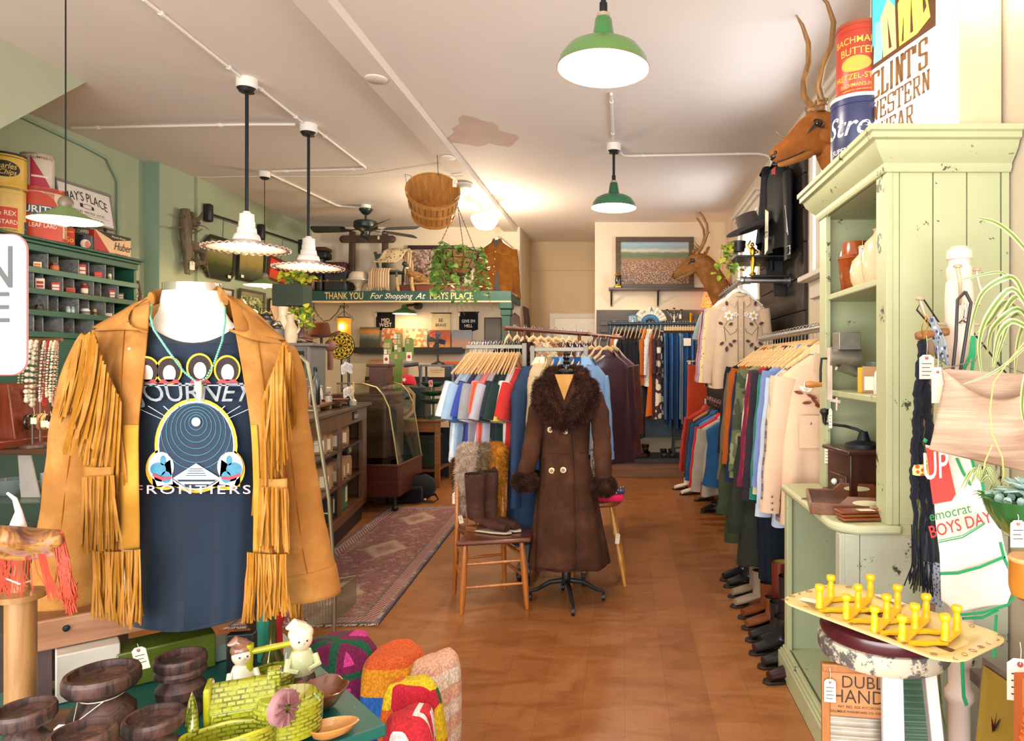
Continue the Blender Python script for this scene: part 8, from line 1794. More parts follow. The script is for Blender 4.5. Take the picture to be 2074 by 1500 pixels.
FRM2=M_('b8863e',.7,var=.2,vs=10)
MB().lt([(0,.6),(.12,.62),(.15,.75),(.125,.98),(.15,1.15),(.165,1.28),(.13,1.38),(.065,1.44),(.055,Z(760)),(.052,Z(750)),(0,Z(750))],32,ay=.72).mk('torso',FRM2,t)
LT(([(.055,Z(757)),(.058,Z(752)),(.05,Z(748)),(.02,Z(746)),(.022,Z(741)),(.016,Z(738)),(.024,Z(733)),(.016,Z(729)),(.024,Z(724)),(.018,Z(720)),(.022,Z(716)),(.012,Z(711)),(0,Z(710))],24),'neck_finial',M_('15120f',.25,var=.05,ct=.5),t)
COAT=sde('442a1e','5c3b2b',6,170,'chocolate_suede')
t=T('suede_coat','long chocolate brown suede coat with fur collar and cuffs on dress form',0,(dcx,dd,0));CT=t
hw=lambda px0,px1:(px1-px0)/2*dd/F
rings=[(Z(765),.07,0,.075),(Z(772),.13,0,.1),(Z(785),.2,.01,.12),(Z(805),hw(1082,1222)*.93,.01,.13),(Z(850),.155,0,.135),(Z(890),.15,0,.13),(Z(925),.148,-.005,.125),(Z(960),.17,-.003,.14),(Z(1010),.2,0,.16),(Z(1060),.225,.005,.18),(Z(1100),.245,.01,.19),(Z(1138),.262,.012,.2),(Z(1141),.258,.012,.197)]
m=MB();NV=64
def cf(u,v):
 x=u*(len(rings)-1);i=min(len(rings)-2,int(x));k=x-i;a,b_=rings[i],rings[i+1];z,w_,cx_,dp=[a[j]+(b_[j]-a[j])*k for j in RN(4)]
 an=2*pi*v;f=max(0,(x-6)/6);r=1+.05*f*sin(an*7+.5)+.02*f*sin(an*13+x)
 return(cx_+w_*cos(an)*r,dp*sin(an)*r,z+.006*sin(an*3)*f)
m.grid(cf,48,NV,wrap=1);m.mk('body',COAT,t)
def front(px,z,o_=.004):
 x=(px-1147)*dd/F;
 best=None
 for i in RN(len(rings)-1):
  if rings[i][0]>=z>=rings[i+1][0]:
   k=(rings[i][0]-z)/(rings[i][0]-rings[i+1][0]);w_,cx_,dp=[rings[i][j]+(rings[i+1][j]-rings[i][j])*k for j in(1,2,3)];q=max(-1,min(1,(x-cx_)/w_));return V3((x,-dp*sqrt(max(0,1-q*q))*1-o_,z))
 return V3((x,-.13-o_,z))
def seam(pts,r=.0025,name='seam',mt=None):m=MB().tb_(pts,r,6);m.mk(name,mt or M_('3f281c',.85),t)
m=MB().grid(lambda u,v:front(1093+(0 if u<.4 else-6*(u-.4))+(68+14*u)*v,Z(850+292*u),.008+.004*sin(v*3.1)),30,8);m.mk('front_panel',COAT,t,solid=.006)
seam([front(1163+14*k,Z(850+290*k),.014)for k in[i/14 for i in RN(15)]]);seam([front(1093+70*k,Z(911),.016)for k in[i/8 for i in RN(9)]]);seam([front(1175+40*k,Z(911),.008)for k in[i/6 for i in RN(7)]]);seam([front(1082+34*k,Z(1008),.008)for k in[i/6 for i in RN(7)]]);seam([front(1180+45*k,Z(1018),.008)for k in[i/6 for i in RN(7)]])
seam([front(1110,Z(850+290*k),.015)for k in[i/14 for i in RN(15)]])
BTN=M_('d8c294',.35,.3);BTR=M_('6a4a2c',.5)
for px,py in((1119,866),(1149,868),(1122,946),(1145,944)):
 q=front(px,Z(py),.015);bt=MB().lt([(0,0),(.018,0),(.019,.005),(.012,.006),(.01,.004),(0,.004)],20,M=fm_(q,*FY)).mk('button',BTN,t);MB().lt([(.004,0),(.009,.002),(.004,.004)],10,M=fm_(q+V3((0,-.004,0)),*FY)).mk('button_centre',BTR,bt)
FURM,nt,b=_new('dark_fur');v=crd(nt);n=nz_(nt,v,16,5,.7);LB(ramp(nt,OZ(n),[(.3,'1c0f0b'),(.5,'3a2018'),(.7,'5c3a2a')]),b);SV(b,'Roughness',.75);SV(b,'Specular IOR Level',.2)
def sxp(px):return(px-1147)*dd/F
for P_,nm in(([(1106,800),(1092,830),(1083,880),(1076,925),(1067,955)],'l'),([(1200,800),(1214,835),(1219,880),(1222,930),(1223,965)],'r')):
 pts=[V3((sxp(x),-.03-.05*i/4,Z(y)))for i,(x,y)in EN(P_)]
 sl=MB();Q=[];
 for i in RN(4):
  for k in RN(4):Q.append(pts[i].lerp(pts[i+1],k/4))
 Q.append(pts[-1]);sl.tb_(Q,[.066-.014*i/16+.003*sin(i*1.9)for i in RN(17)],18,up=(1,0,0));so=sl.mk('sleeve',COAT,t)
 e=pts[-1]+V3((0,0,-.045));cb=MB().ball(e,(.078,.07,.062),18,12);h=MB();add_fur(h,[V3(q)for q in cb.v],[f for f in cb.f],5200,.022,.003,.15,jit=.5);cbo=cb.mk('fur_cuff',FURM,t);h.mk('fur_pile',FURM,cbo)
cb=MB();outl={-1:[(1120,768,20),(1104,778,26),(1106,805,32),(1122,832,30),(1140,855,18),(1147,868,6)],1:[(1172,768,20),(1194,778,26),(1190,805,32),(1172,832,30),(1155,853,18),(1149,866,6)]}
for sd,P_ in outl.items():
 pts=[];rr=[]
 for i,(x,y,r_)in EN(P_):pts.append(V3((sxp(x),-.1-.045*min(1,i/2.5)if i else-.03,Z(y)+0)));rr.append(r_*dd/F*.72)
 Q=[];R_=[]
 for i in RN(5):
  for k in RN(3):Q.append(pts[i].lerp(pts[i+1],k/3));R_.append(rr[i]+(rr[i+1]-rr[i])*k/3)
 Q.append(pts[-1]);R_.append(rr[-1]);cb.tb_(Q,R_,16,flat=.5,up=(1,0,0))
cb.tb_([(sxp(1120),-.03,Z(768)),(sxp(1116),.05,Z(760)),(sxp(1146),.09,Z(756)),(sxp(1176),.05,Z(760)),(sxp(1172),-.03,Z(768))],.05,14)
h=MB();add_fur(h,[V3(q)for q in cb.v],[f for f in cb.f if len(f)==4],17000,.032,.0035,.25,jit=.6);co=cb.mk('fur_collar',FURM,t);h.mk('fur_pile',FURM,co)
PZ(([(-.058,0),(.058,0),(0,-.16)],.01,fm_((0,-.148,Z(757)),*FY)),'muslin_front',FRM2,t)
t=T('turned_stool','light wooden stool with splayed turned legs behind dress form',0,(WX_(1212,4.85),4.85,0));SW=wd_('b8762a','d49a4c',6,'Z',.35,ct=.4);zs2=EYE+(VY-1018)*4.7/F
for sx_,sy_ in((-1,-1),(1,-1),(-1,1),(1,1)):
 a=V3((sx_*.19,sy_*.16-0,0));b_=V3((sx_*.09,sy_*.09,zs2-.03));P_=[a.lerp(b_,k)for k in(0,.3,.33,.36,.62,.65,.68,1)];TB((P_,[.012,.018,.022,.018,.016,.022,.016,.014],12),'leg',SW,t)
LT(([(0,zs2-.035),(.15,zs2-.035),(.165,zs2-.02),(.16,zs2),(0,zs2-.004)],32),'seat',wd_('8a4a20','a8642e',4,'X',.4),t);ptg(t,(.145,-.15,.4),.03,.07,hang=.04,tilt=-.1,lines=1)
t=T('folded_cloth','bright pink folded bandana stack with a navy printed one on top, on light stool',0,(WX_(1232,4.8),4.8,zs2+.002));BX((-.12,.11,-.1,.1,0,.055),'pink_fold',clo('e0245a',.1),t,bv=.02);BX((-.12,.115,-.095,.1,.057,.075),'navy_fold',spt('1f2a55',['e8d8e0','d8365a'],60,.3),t,bv=.006)
m=MB().bx(-.02,.02,-.002,.002,-.27,0);text(m,'STANDARD',fm_((0,-.0035,-.16),(0,0,-1),(0,-1,0)),.035,.001,m=1);m.mk('paper_tag',[TAGP,INK],None,W(1202,886,4.6));tag(bpy.context.scene.collection.objects[-1],'long narrow white printed tag at right side of suede coat','tag')
tag(BX((-.022,.022,-.02,.02,0,.82),'rack_leg_board',M_('6f7d86',.5),None,(WX_(1066,4.72),4.72,0)),'flat grey blue upright board behind chair beside suede coat','board')
# wooden counter with tea bags
ca,cb_=V3((-2.2,4.6,0)),V3((-2.56,6.78,0));dirv=(cb_-ca).normalized();Lc=(cb_-ca).length;outw=V3((dirv.y,-dirv.x,0));zc2=1.148;rzc=atan2(dirv.y,dirv.x)
t=T('store_counter','dark oak shop counter with open shelves facing aisle',0,ca,rzc);OK=wd_('2e190c','4a2c16',4,'X',.35);OKV=wd_('4c2b13','6c421e',4,'Z',.4);DKB=wd_('1f100a','33190f',4,'X',.5);CTR=t
BX((-.35,Lc+.05,-.04,.75,zc2-.035,zc2),'worktop',OK,t,bv=.008);BX((-.3,Lc,0,.02,zc2-.16,zc2-.035),'apron_rail',OKV,t)
for x in(Lc-.19,):BX((x,Lc,0,.04,.16,zc2-.16),'corner_post',OKV,t,bv=.004)
BX((Lc-.03,Lc,.04,.7,.16,zc2-.035),'end_panel',OKV,t)
BX((1.2-.03,1.2+.03,.005,.03,.16,zc2-.16),'divider_post',OKV,t)
BX((-.3,Lc-.03,.5,.52,.16,zc2-.05),'back_panel',DKB,t)
s1,s2_=.8,.5
for z in(s1,s2_):BX((-.3,Lc-.03,.01,.5,z-.02,z),'shelf',OK,t,bv=.003)
BX((-.3,Lc,0,.5,.16,.24),'bottom_rail',OKV,t,bv=.004);BX((-.3,Lc-.04,.04,.5,0,.16),'kick_board',BK,t)
Mc=TL(ca)@RT(rzc,4,'Z')
def cpt(x,y,z):return Mc@V3((x,y,z))
def clabel(s_,x,z,w_,h_,c,tc,size,label,shear=0,off=.003):
 t2=T('shelf_sign',label,0,cpt(x,-.006,z),rzc);BX((-w_/2,w_/2,-.004,.002,-h_/2,h_/2),'sign_board',M_(c,.6),t2);m=MB();text(m,s_,fm_((0,-.0055,0),*FY),size,off,1,shear);m.mk('lettering',M_(tc,.6,var=0),t2)
clabel('local',1.68,zc2-.095,.15,.075,'2a3038','e8e4da',.07,'small dark sign lettered local on counter rail',.3);clabel('TEA',1.45,s1-.035,.15,.06,'1f2a2c','d8d06a',.055,'small dark sign lettered TEA on edge of upper counter shelf')
rg=random.Random(21);k_=0
for z,rows,lb in((s1,[(.94,.06),(1.06,.05),(1.3,.05),(1.44,.06),(1.6,.04),(1.35,.2),(1.52,.2),(1.66,.18)],'upper'),(s2_,[(1.02,.05),(1.13,.06),(1.3,.05),(1.44,.05),(1.6,.06),(1.76,.05),(1.28,.2),(1.42,.22),(1.55,.2),(1.68,.2)],'lower')):
 for i,(x,y)in EN(rows):
  p=cpt(x,y+.06,z);pbg(p,rzc-1+rg.uniform(-.25,.25),'small kraft tea bag with white label on %s counter shelf'%lb,'kraft tea bags on %s counter shelf'%lb,.12,.18,.08)
for x,c,w_,h_,lb in((1.05,'1c2024',.14,.19,'small black storage box with cream label on lowest counter shelf'),(1.42,'3f6454',.34,.22,'sage green storage box with cream label on lowest counter shelf')):
 t2=T('storage_box',lb,0,cpt(x,.14,.245),rzc);BX((-w_/2,w_/2,-.1,.12,0,h_),'box_body',M_(c,.6),t2,bv=.004);BX((w_*.22,w_*.42,-.103,-.1,h_*.25,h_*.85),'paper_label',M_('e0d0a8',.7),t2)
zb3=zc2+.055
t2=T('riser_board','dark wooden display board raised on blocks on counter',0,cpt(1.25,.3,zc2),rzc);BX((-.42,.42,-.22,.22,.032,.055),'board',wd_('5a3620','7c5032',4,'X',.5),t2,bv=.003)
for x in(-.35,0,.35):BX((x-.03,x+.03,-.2,.2,0,.032),'block',wd_('8a6844','a8845a',6,'Y',.6),t2)
def jarx(x,y,r_,h,lb,z=zb3,lidc=None,lab=0,c=None,neck=.6):
 t2=T('glass_jar',lb,0,cpt(x,y,z),rzc);LT(([(0,0),(r_,0),(r_*1.02,h*.1),(r_,h*.65),(r_*neck,h*.8),(r_*neck,h*.92)],20),'jar_glass',CLR if c is None else M_(c,.2,ct=.5),t2)
 LT(([(r_*neck*1.1,h*.88),(r_*neck*1.2,h*.94),(r_*neck*.9,h),(0,h)],16),'lid',M_(lidc or 'c8ccd0',.3,.5),t2);LT(([(0,.004),(r_*.9,.004),(r_*.9,h*.4),(0,h*.42)],16),'contents',M_('b8ada0',.7,var=.3,vs=60),t2)
 if lab:LT(([(r_*1.03,h*.15),(r_*1.03,h*.55)],20),'paper_label',M_('f0e6dc',.6),t2)
jarx(.98,.14,.035,.16,'slim clear glass jar with stopper, first on riser board');jarx(1.1,.2,.032,.2,'tall clear glass jar with stopper, second on riser board');jarx(1.18,.1,.03,.13,'short clear glass jar on riser board');jarx(1.32,.24,.055,.14,'white labelled candle jar on riser board',lab=1,c='f0dcc8',neck=.9,lidc='d8c8b0');jarx(.86,.12,.035,.3,'dark tall bottle at near end of riser board',c='16181a',neck=.35,lidc='16181a');jarx(.95,.32,.04,.22,'clear apothecary jar behind dark bottle')
lth('saucer','carved brown wooden saucer with trinkets on riser board','saucer',cpt(1.38,.1,zb3),[(0,0),(.1,0),(.12,.02),(.11,.02),(0,.008)],wd_('6a4028','8c5c3c',8,'X'),28)
lth('diffuser_bottle','little reed diffuser bottle with pale sticks on riser board','bottle',cpt(1.62,0,zc2+.003),[(0,0),(.03,0),(.032,.04),(.012,.06),(.012,.08)],M_('b8b4a0',.2,ct=.5),16)
m=MB()
for i in RN(7):a=-1.1+.36*i;m.tb_([cpt(1.62,0,zc2+.06),cpt(1.62+.09*sin(a),.02*cos(i),zc2+.22)],.0018,5)
tag(m.mk('reed_sticks',wd_('c9a468','dcc088',8)),'fan of thin pale reeds in diffuser bottle','sticks')
t2=T('sticker_stand','black wire stand clipped with two rows of white sticker cards on counter end','card stand',cpt(1.72,.06,zc2+.003),rzc);MB().bx(-.06,.06,-.05,.05,0,.01).cyl((0,0,0),(0,0,.44),.012,n=10).bx(-.3,.05,-.004,.004,.36,.372).bx(-.28,.05,-.004,.004,.15,.162).mk('stand',BK,t2)
for i,(x,z,r_)in EN(((-.3,.33,.1),(-.2,.35,-.05),(-.1,.34,0),(-.02,.33,0),(-.24,.12,.1),(-.12,.13,0),(-.03,.1,-.5),(.02,.12,-.45))):
 c2=PZ((rrect(.13,.085,.015,3),.003,fm_((x,-.02-.004*(i%3),z),(cos(r_),0,sin(r_)),(0,-1,0))),'sticker_card',WHITE,t2);MB().tb_([fm_((x,-.026-.004*(i%3),z),(cos(r_),0,sin(r_)),(0,-1,0))@V3((.03*cos(a)*1.3,.022*sin(a)+.004*sin(3*a),0))for a in[i_*pi/8 for i_ in RN(16)]],.0012,4,closed=1).mk('printed_outline',M_('4a4a6a',.6),c2)
t2=T('glass_canister','large low glass canister with domed lid on counter behind jars',0,cpt(1.05,.58,zc2+.16),rzc);LT(([(0,0),(.16,0),(.17,.03),(.16,.1),(.15,.12)],28),'bowl',CLR,t2);LT(([(.16,.12),(.12,.17),(.05,.2),(.02,.21),(.03,.23),(.02,.25),(0,.25)],28),'dome_lid',CLR,t2)
tag(MB().bx(-.45,.45,-.2,.2,.14,.16).bx(-.43,.43,-.18,.18,0,.14).mk('display_box',wd_('6a4022','8a5a30',4,'X',.5),None,cpt(1,.62,zc2),(0,0,rzc),bv=.004),'tan wooden display box on back of counter behind jars','box')
m=MB().grid(lambda u,v:cpt(.55+.75*v,.46+.03*sin(u*3),zc2+.02+.16*u),4,6);tag(m.mk('kraft_sheet',M_('c07a3c',.6),solid=.004),'bent orange brown leather sheet behind riser board','leather')
gx,gyy=WX_(600,6.8),6.9;gtop=WZ_(694,6.7)
t=T('display_cabinet','grey wooden cabinet with small glazed door behind fringed jacket',0,(gx,gyy,0));GR_=M_('6c6a68',.5,var=.1)
BX((-.24,.16,-.15,.2,0,gtop-.03),'cabinet_body',GR_,t);BX((-.27,.19,-.18,.22,gtop-.03,gtop),'top_board',GR_,t,bv=.006);dd_=BX((-.04,.13,-.165,-.15,gtop-.35,gtop-.05),'door',M_('5c5a58',.5),t);BX((-.02,.11,-.168,-.163,gtop-.32,gtop-.08),'pane',M_('241c1a',.1,ct=.8),dd_)
def jug(px,h,r_,c,lb,y=6.8,met=0,name='pitcher',neck=.6,cat='jug'):
 t2=T(name,lb,cat,(WX_(px,y),y,gtop+.002));LT(([(0,0),(r_*.8,0),(r_,h*.25),(r_*.95,h*.55),(r_*neck,h*.72),(r_*neck,h*.85),(r_*neck*1.15,h),(r_*neck,h),(0,h*.7)],24),'body',M_(c,.4,met,var=.15),t2);TB(([(r_*neck,0,h*.85),(r_*1.25,0,h*.8),(r_*1.3,0,h*.5),(r_*.95,0,h*.35)],.012,8),'handle',M_(c,.4,met,var=.15),t2);return t2
jug(573,.36,.08,'d8c4aa','tall cream enamel pitcher on grey cabinet');jug(588,.28,.07,'cdb89c','shorter cream pitcher with red printed panel on grey cabinet');
bz=gtop-.02;tag(BX((WX_(470,6.9),gx-.3,6.75,7.15,0,bz),'side_bench',wd_('4a3020','6a4630',4,'X',.5)),'dark wooden side cabinet behind jacket shoulder carrying metal cans','cabinet')
def oilcan(px,py0,r_,lb,y=6.85):
 h=WZ_(py0,y)-bz;t2=T('galvanised_can',lb,0,(WX_(px,y),y,bz+.002));LT(([(0,0),(r_,0),(r_,h*.72),(r_*.55,h*.8),(r_*.5,h*.86)],24),'can_body',M_('6a6a68',.45,.6,var=.3,vs=10),t2);LT(([(r_*.75,h*.86),(r_*.8,h*.89),(r_*.3,h*.97),(0,h)],24),'cone_lid',M_('3c3c3c',.4,.6),t2);TB(([(-r_,0,h*.75),(-r_*.6,-.02,h*1.08),(r_*.6,-.02,h*1.08),(r_,0,h*.75)],.004,6),'wire_handle',IRON,t2)
oilcan(513,626,.075,'dark galvanised can with conical lid, left of three');oilcan(540,630,.075,'grey galvanised can with conical lid, middle of three');oilcan(561,655,.065,'short galvanised can with conical lid, right of three',6.7)
for px,py,r_ in((470,628,.07),(486,622,.07),(494,640,.09)):p=W(px,py,7);tag(MB().ball((0,0,0),(r_,r_*.9,r_*1.3),14,10).cyl((0,0,-r_*1),(0,0,bz-p.z),r_*.5,n=12).mk('wooden_hat_block',M_('6a4a3c',.5,var=.2),None,p),{470:'small round brown hat block, leftmost of three near oil cans',486:'taller round brown hat block beside oil cans',494:'wide low brown hat block in front of other two'}[px],'hat block')
sp2=W(592,0,6.95);t=T('square_lamp','dark green rectangular lamp shade over two pale candle sleeves',0,(sp2.x,6.95,0));z1_,z0_=WZ_(577,6.95),WZ_(620,6.95)
BX((-.155,.155,-.1,.1,z0_,z1_),'shade',M_('2c3a30',.8,var=.1),t);MB().cyl((0,0,gtop),(0,0,z0_+.02),.01,n=8).bx(-.07,.07,-.01,.01,z0_-.1,z0_-.085).lt([(0,gtop),(.06,gtop),(.05,gtop+.02),(0,gtop+.03)],16).mk('stem',BRASS,t)
for s_ in(-1,1):MB().cyl((s_*.05,0,z0_-.085),(s_*.05,0,z0_-.005),.018,n=12).mk('candle_sleeve',M_('e0a070',.5),t)
vpl('pothos_plant',V3((sp2.x+0,7,z1_+.02)),'bushy yellow green pothos on top of green lamp shade',16,.22,5,.07,POTH,spread=.08,up=.1,seed=31,hang=.25)
MB_p=vpl('pothos_plant',V3((sp2.x+.12,6.85,z0_-.02)),'trailing yellow green pothos below green lamp shade',9,.32,5,.075,POTH,spread=.08,up=0,seed=32)
for i,(px,c)in EN(((603,'a89c90'),(613,'5a2c1c'))):boot((WX_(px,6.95),6.95,gtop),rad(100),c,['pale grey western boot on grey cabinet','red brown western boot on grey cabinet beside pale one'][i],.3,.24,s_=.9)
hat(W(651,682,7.6),1.25,'5a2c14','brown leather cowboy hat on a stand near amber lantern','2c140a',tilt=(rad(8),0),flat=0,brim=.17,curl=.05,name='cowboy_hat')
p=W(651,684,7.6);tag(MB().cyl((p.x,p.y,1.2),(p.x,p.y,p.z),.015,n=10).lt([(0,0),(.1,0),(.09,.02),(0,.03)],20,(p.x,p.y,1.2)).mk('hat_stand',DW),'dark stand holding up brown cowboy hat','stand')
tag(BX((-.6,.75,-.22,.25,0,1.198),'back_counter',wd_('3a2416','573822',4,'X',.5),None,(WX_(660,7.7),7.7,0),bv=.01),'dark wooden back counter behind tea counter under lantern','counter')
t=T('mannequin_fist','dusty pink rounded hat form near dartboard','hat form',W(669,700,7.6));MB().ball((0,0,0),(.06,.05,.07),16,12).cyl((0,0,-.06),(0,0,-.27),.03).mk('form',M_('8a5a50',.6,var=.2),t)
t=T('dartboard','black and yellow dartboard behind pink hat form',0,W(690,700,8.2));R0=.165;DY=M_('d9b81e',.6);DB=M_('1d2018',.6)
MB().lt([(0,-.02),(R0,-.02),(R0,0),(0,0)],40,M=fm_((0,0,0),*FY)).mk('board',DB,t)
m=MB()
for i in RN(20):
 a0,a1=2*pi*(i+0)/20,2*pi*(i+1)/20
 for r0,r1,par in((.02,.078,0),(.078,.09,1),(.09,.125,0),(.125,.137,1),(.145,.158,2)):
  if(i+par)%2==0 and par<2 or par==2:
   if par==2:a1b=a0+.12;a0b=a0-.12
   else:a0b,a1b=a0,a1
   m.pz([(r1*cos(a0b),r1*sin(a0b)),(r1*cos(a1b),r1*sin(a1b)),(r0*cos(a1b),r0*sin(a1b)),(r0*cos(a0b),r0*sin(a0b))],.001,fm_((0,-.0005,0),*FY))
m.mk('yellow_segments',DY,t);CYL(((0,.05,1-W(690,700,8.2).z),(0,.02,-R0+.02),.01),'easel_leg',BK,t)
gp_=[WX_(745,6.95),WX_(806,6.95)];t=T('curved_showcase','old slant-front curved glass showcase on casters at end of counter','display case',(0,0,0));y0_,y1_=7,7.8;xb0=-2.95;xf=WX_(806,7);zg0,zg1=WZ_(940,7),WZ_(776,7);MH=wd_('3c1710','5a2418',4,'X',.35)
MB().bx(xb0,xf+.01,y0_,y1_,.16,zg0).bx(xb0,xf+.02,y0_-.01,y1_+.01,zg0-.03,zg0).mk('base',MH,t,bv=.008)
prof_=[(xf,zg0),(xf-.03,zg0+.2),(xf-.09,zg1-.25),(xf-.15,zg1-.12),(xf-.22,zg1-.04),(xf-.36,zg1)]
m=MB().grid(lambda u,v:(lambda x,i,k:V3((_lerp(prof_[i][0],prof_[i+1][0],k),y0_+(y1_-y0_)*v,_lerp(prof_[i][1],prof_[i+1][1],k))))(u*5,min(4,int(u*5)),u*5-min(4,int(u*5))),10,2);m.mk('curved_glass',gls((.93,.97,.94),alpha=.1),t)
m=MB().pz([(x,z)for x,z in prof_]+[(xb0,zg1),(xb0,zg0)],.004,fm_((0,y0_,0),*FY));m.mk('end_glass',gls((.9,.95,.92),alpha=.08),t)
m=MB().tb_([(x,y0_-.004,z)for x,z in prof_]+[(xb0,y0_-.004,zg1)],.009,8);m.tb_([(x,y1_,z)for x,z in prof_]+[(xb0,y1_,zg1)],.009,8);m.mk('brass_edge',M_('9a8a5a',.35,.7),t)
for z in(_lerp(zg0,zg1,.35),_lerp(zg0,zg1,.66)):BX((xb0,xf-.16,y0_+.03,y1_-.03,z-.006,z),'glass_shelf',gls((.8,.9,.86),alpha=.15),t)
for x,y in((xf-.05,y0_+.06),(xf-.05,y1_-.06),(xb0+.1,y0_+.06),(xb0+.1,y1_-.06)):m=MB().cyl((x,y,.06),(x,y,.16),.02);m.ball((x,y,.035),.035);m.mk('caster',BK,t)
tz1=WZ_(847,8.5);tx0,tx1=WX_(770,8.5),WX_(900,8.4)
t=T('oak_table','brown oak table with square legs against back wall under record ledges',0,(0,0,0));BX((tx0,tx1,8.35,9.2,tz1-.03,tz1),'table_top',OAK,t,bv=.005);BX((tx0+.03,tx1-.05,8.4,8.42,tz1-.16,tz1-.03),'apron_rail',OAK,t)
for x,y in((tx1-.09,8.42),(tx1-.09,9.12),(tx0+.05,8.42),(tx0+.05,9.12)):BX((x-.03,x+.03,y-.03,y+.03,0,tz1-.03),'leg',OAK,t,bv=.003)
BX((tx0+.06,tx1-.12,8.5,9.1,.18,.2),'lower_shelf',OAK,t)
tag(BX((0,1,0,.01,0,tz1-.18),'grey_panel',M_('3a4048',.8,var=.2),None,(tx0,9.22,0)),'dark grey panel behind oak table legs','panel')
LAKE=pct([(0,'6a604a'),(.15,'a89c80'),(.28,'8a7a60'),(.35,'2c4048'),(.5,'40606c'),(.56,'1c2a1c'),(.72,'2a3420'),(.8,'4a6a7a'),(1,'7a96a0')],5,.12,'lake_painting')
t=T('framed_picture','octagonal cream and brown framed lake painting on oak table',0,(WX_(803,8.4),8.42,tz1+.22));t.rotation_euler=(rad(-6),0,0);PW_,PH=(840-765)/2*8.4/F,(842-781)/2*8.4/F+.01
def octo(w2,h2,c):return[(-w2+c,-h2),(w2-c,-h2),(w2,-h2+c),(w2,h2-c),(w2-c,h2),(-w2+c,h2),(-w2,h2-c),(-w2,-h2+c)]
t.location.z=tz1+PH+.003
def oring(o_,i_,z0,z1,mt,nm):
 m=MB();Mw=fm_((0,0,0),*FY);n=8
 for P_,z in((o_,0),(o_,z0),(i_,z1),(i_,0)):m.v+=[tuple(Mw@V3((a,b_,z)))for a,b_ in P_]
 for r in RN(3):
  for k in RN(n):m.f.append((r*n+k,r*n+(k+1)%n,(r+1)*n+(k+1)%n,(r+1)*n+k));m.m.append(0)
 m.mk(nm,mt,t)
oring(octo(PW_,PH,.09),octo(PW_-.03,PH-.03,.075),.03,.028,M_('c9a67c',.5),'outer_frame');oring(octo(PW_-.03,PH-.03,.075),octo(PW_-.06,PH-.055,.06),.026,.016,M_('6a4a28',.5),'inner_frame')
PZ((octo(PW_-.055,PH-.05,.055),.006,fm_((0,0,0),*FY)),'canvas',LAKE,t)
bxz=tz1+2*PH+.02
tag(BX((-.2,.2,0,.28,0,2*PH-.01),'green_case',M_('2c3a34',.5,var=.15),None,(WX_(828,8.6),8.6,tz1+.002),bv=.006),'dark green case behind octagonal lake painting','case')
t=T('baseball_cap','red baseball cap with a white emblem above lake painting',0,(WX_(818,8.6),8.72,tz1+2*PH+.022));RCP=clo('b8202c',.1);m=MB().lt([(.115,0),(.115,.03),(.1,.085),(.06,.12),(0,.13)],28);m.mk('crown',RCP,t)
PZ(([(-.09,0),(.09,0),(.08,-.06),(0,-.085),(-.08,-.06)],.008,TL((.03,-.09,0))@RT(-.2,4,'X')),'brim',RCP,t);m=MB().pz([(.022*(1+.35*cos(5*a))*cos(a),.022*(1+.35*cos(5*a))*sin(a))for a in[i*pi/16 for i in RN(32)]],.004,fm_((0,-.108,.065),(1,0,0),(0,-1,.3)));m.mk('emblem',M_('f0d8d8',.7),t)
t=T('wooden_case','upright reddish brown wooden case between sticker stand and cactus board',0,(WX_(768,7.6),7.65,1.2));zt3=WZ_(737,7.6)-1.2;BX((-.1,.1,-.08,.1,0,zt3-.03),'case_body',MH,t);BX((-.13,.12,-.1,.12,zt3-.03,zt3),'case_top',MH,t,bv=.006);BX((-.04,.06,-.085,-.08,.04,zt3-.06),'carved_panel',M_('4a2a24',.5,var=.4,vs=60),t)
tag(BX((-.55,.2,-.12,.12,0,1.2),'side_table',wd_('3a2016','54301f',4,'X',.5),None,(WX_(768,7.6),7.7,0)),'dark wooden pedestal table carrying upright wooden case','table')
cyy=8.3;t=T('cactus_display','green cactus shaped board pinned with earring cards behind red cap',0,(WX_(815,cyy),cyy,0));CG=M_('6f8a3c',.6,var=.1)
def cx_(px):return(px-815)*cyy/F
def cz_(py):return EYE+(VY-py)*cyy/F
m=MB();P_=[(798,760),(798,727),(783,727),(778,722),(778,690),(781,686),(791,686),(795,690),(795,712),(799,712),(799,678),(803,674),(811,674),(815,678),(815,712),(821,712),(821,688),(824,684),(834,684),(838,688),(838,720),(834,727),(815,727),(815,760)]
m.pz([(cx_(a),cz_(b_))for a,b_ in P_][::-1],.02,fm_((0,0,0),*FY));m.mk('cactus_board',CG,t);MB().bx(cx_(798),cx_(815),-.015,0,tz1,cz_(759)).bx(-.12,.12,-.08,.08,tz1,tz1+.015).mk('stand',CG,t)
for i,(px,py)in EN(((802,681),(809,681),(802,692),(809,692),(803,703),(810,708),(803,722),(782,699),(782,712),(790,712),(788,699),(827,691))):
 c2=BX((-.016,.016,-.024,-.021,-.026,.026),'earring_card',M_('c9a888' if i%4 else 'efe6da',.7),t,(cx_(px),0,cz_(py)))
 MB().ball((-.006,-.026,0),.004,6,4).ball((.006,-.026,0),.004,6,4).mk('earrings',M_('3a2a2a',.4,.3),c2)
for px,py,c in((784,727,'efe6da'),(830,722,'efe6da')):c2=BX((-.033,.033,-.03,-.027,-.055,.055),'rose_card',M_(c,.7),t,(cx_(px),0,cz_(py)));BAL(((0,-.03,0),(.02,.006,.022)),'red_rose',M_('b01c2a',.5),c2)
fy3=8.9;t=T('desk_fan','small black vintage desk fan with wire cage on grey frame stand',0,(WX_(887,fy3),fy3,0));ftop=WZ_(738,fy3);fz=WZ_(690,fy3)
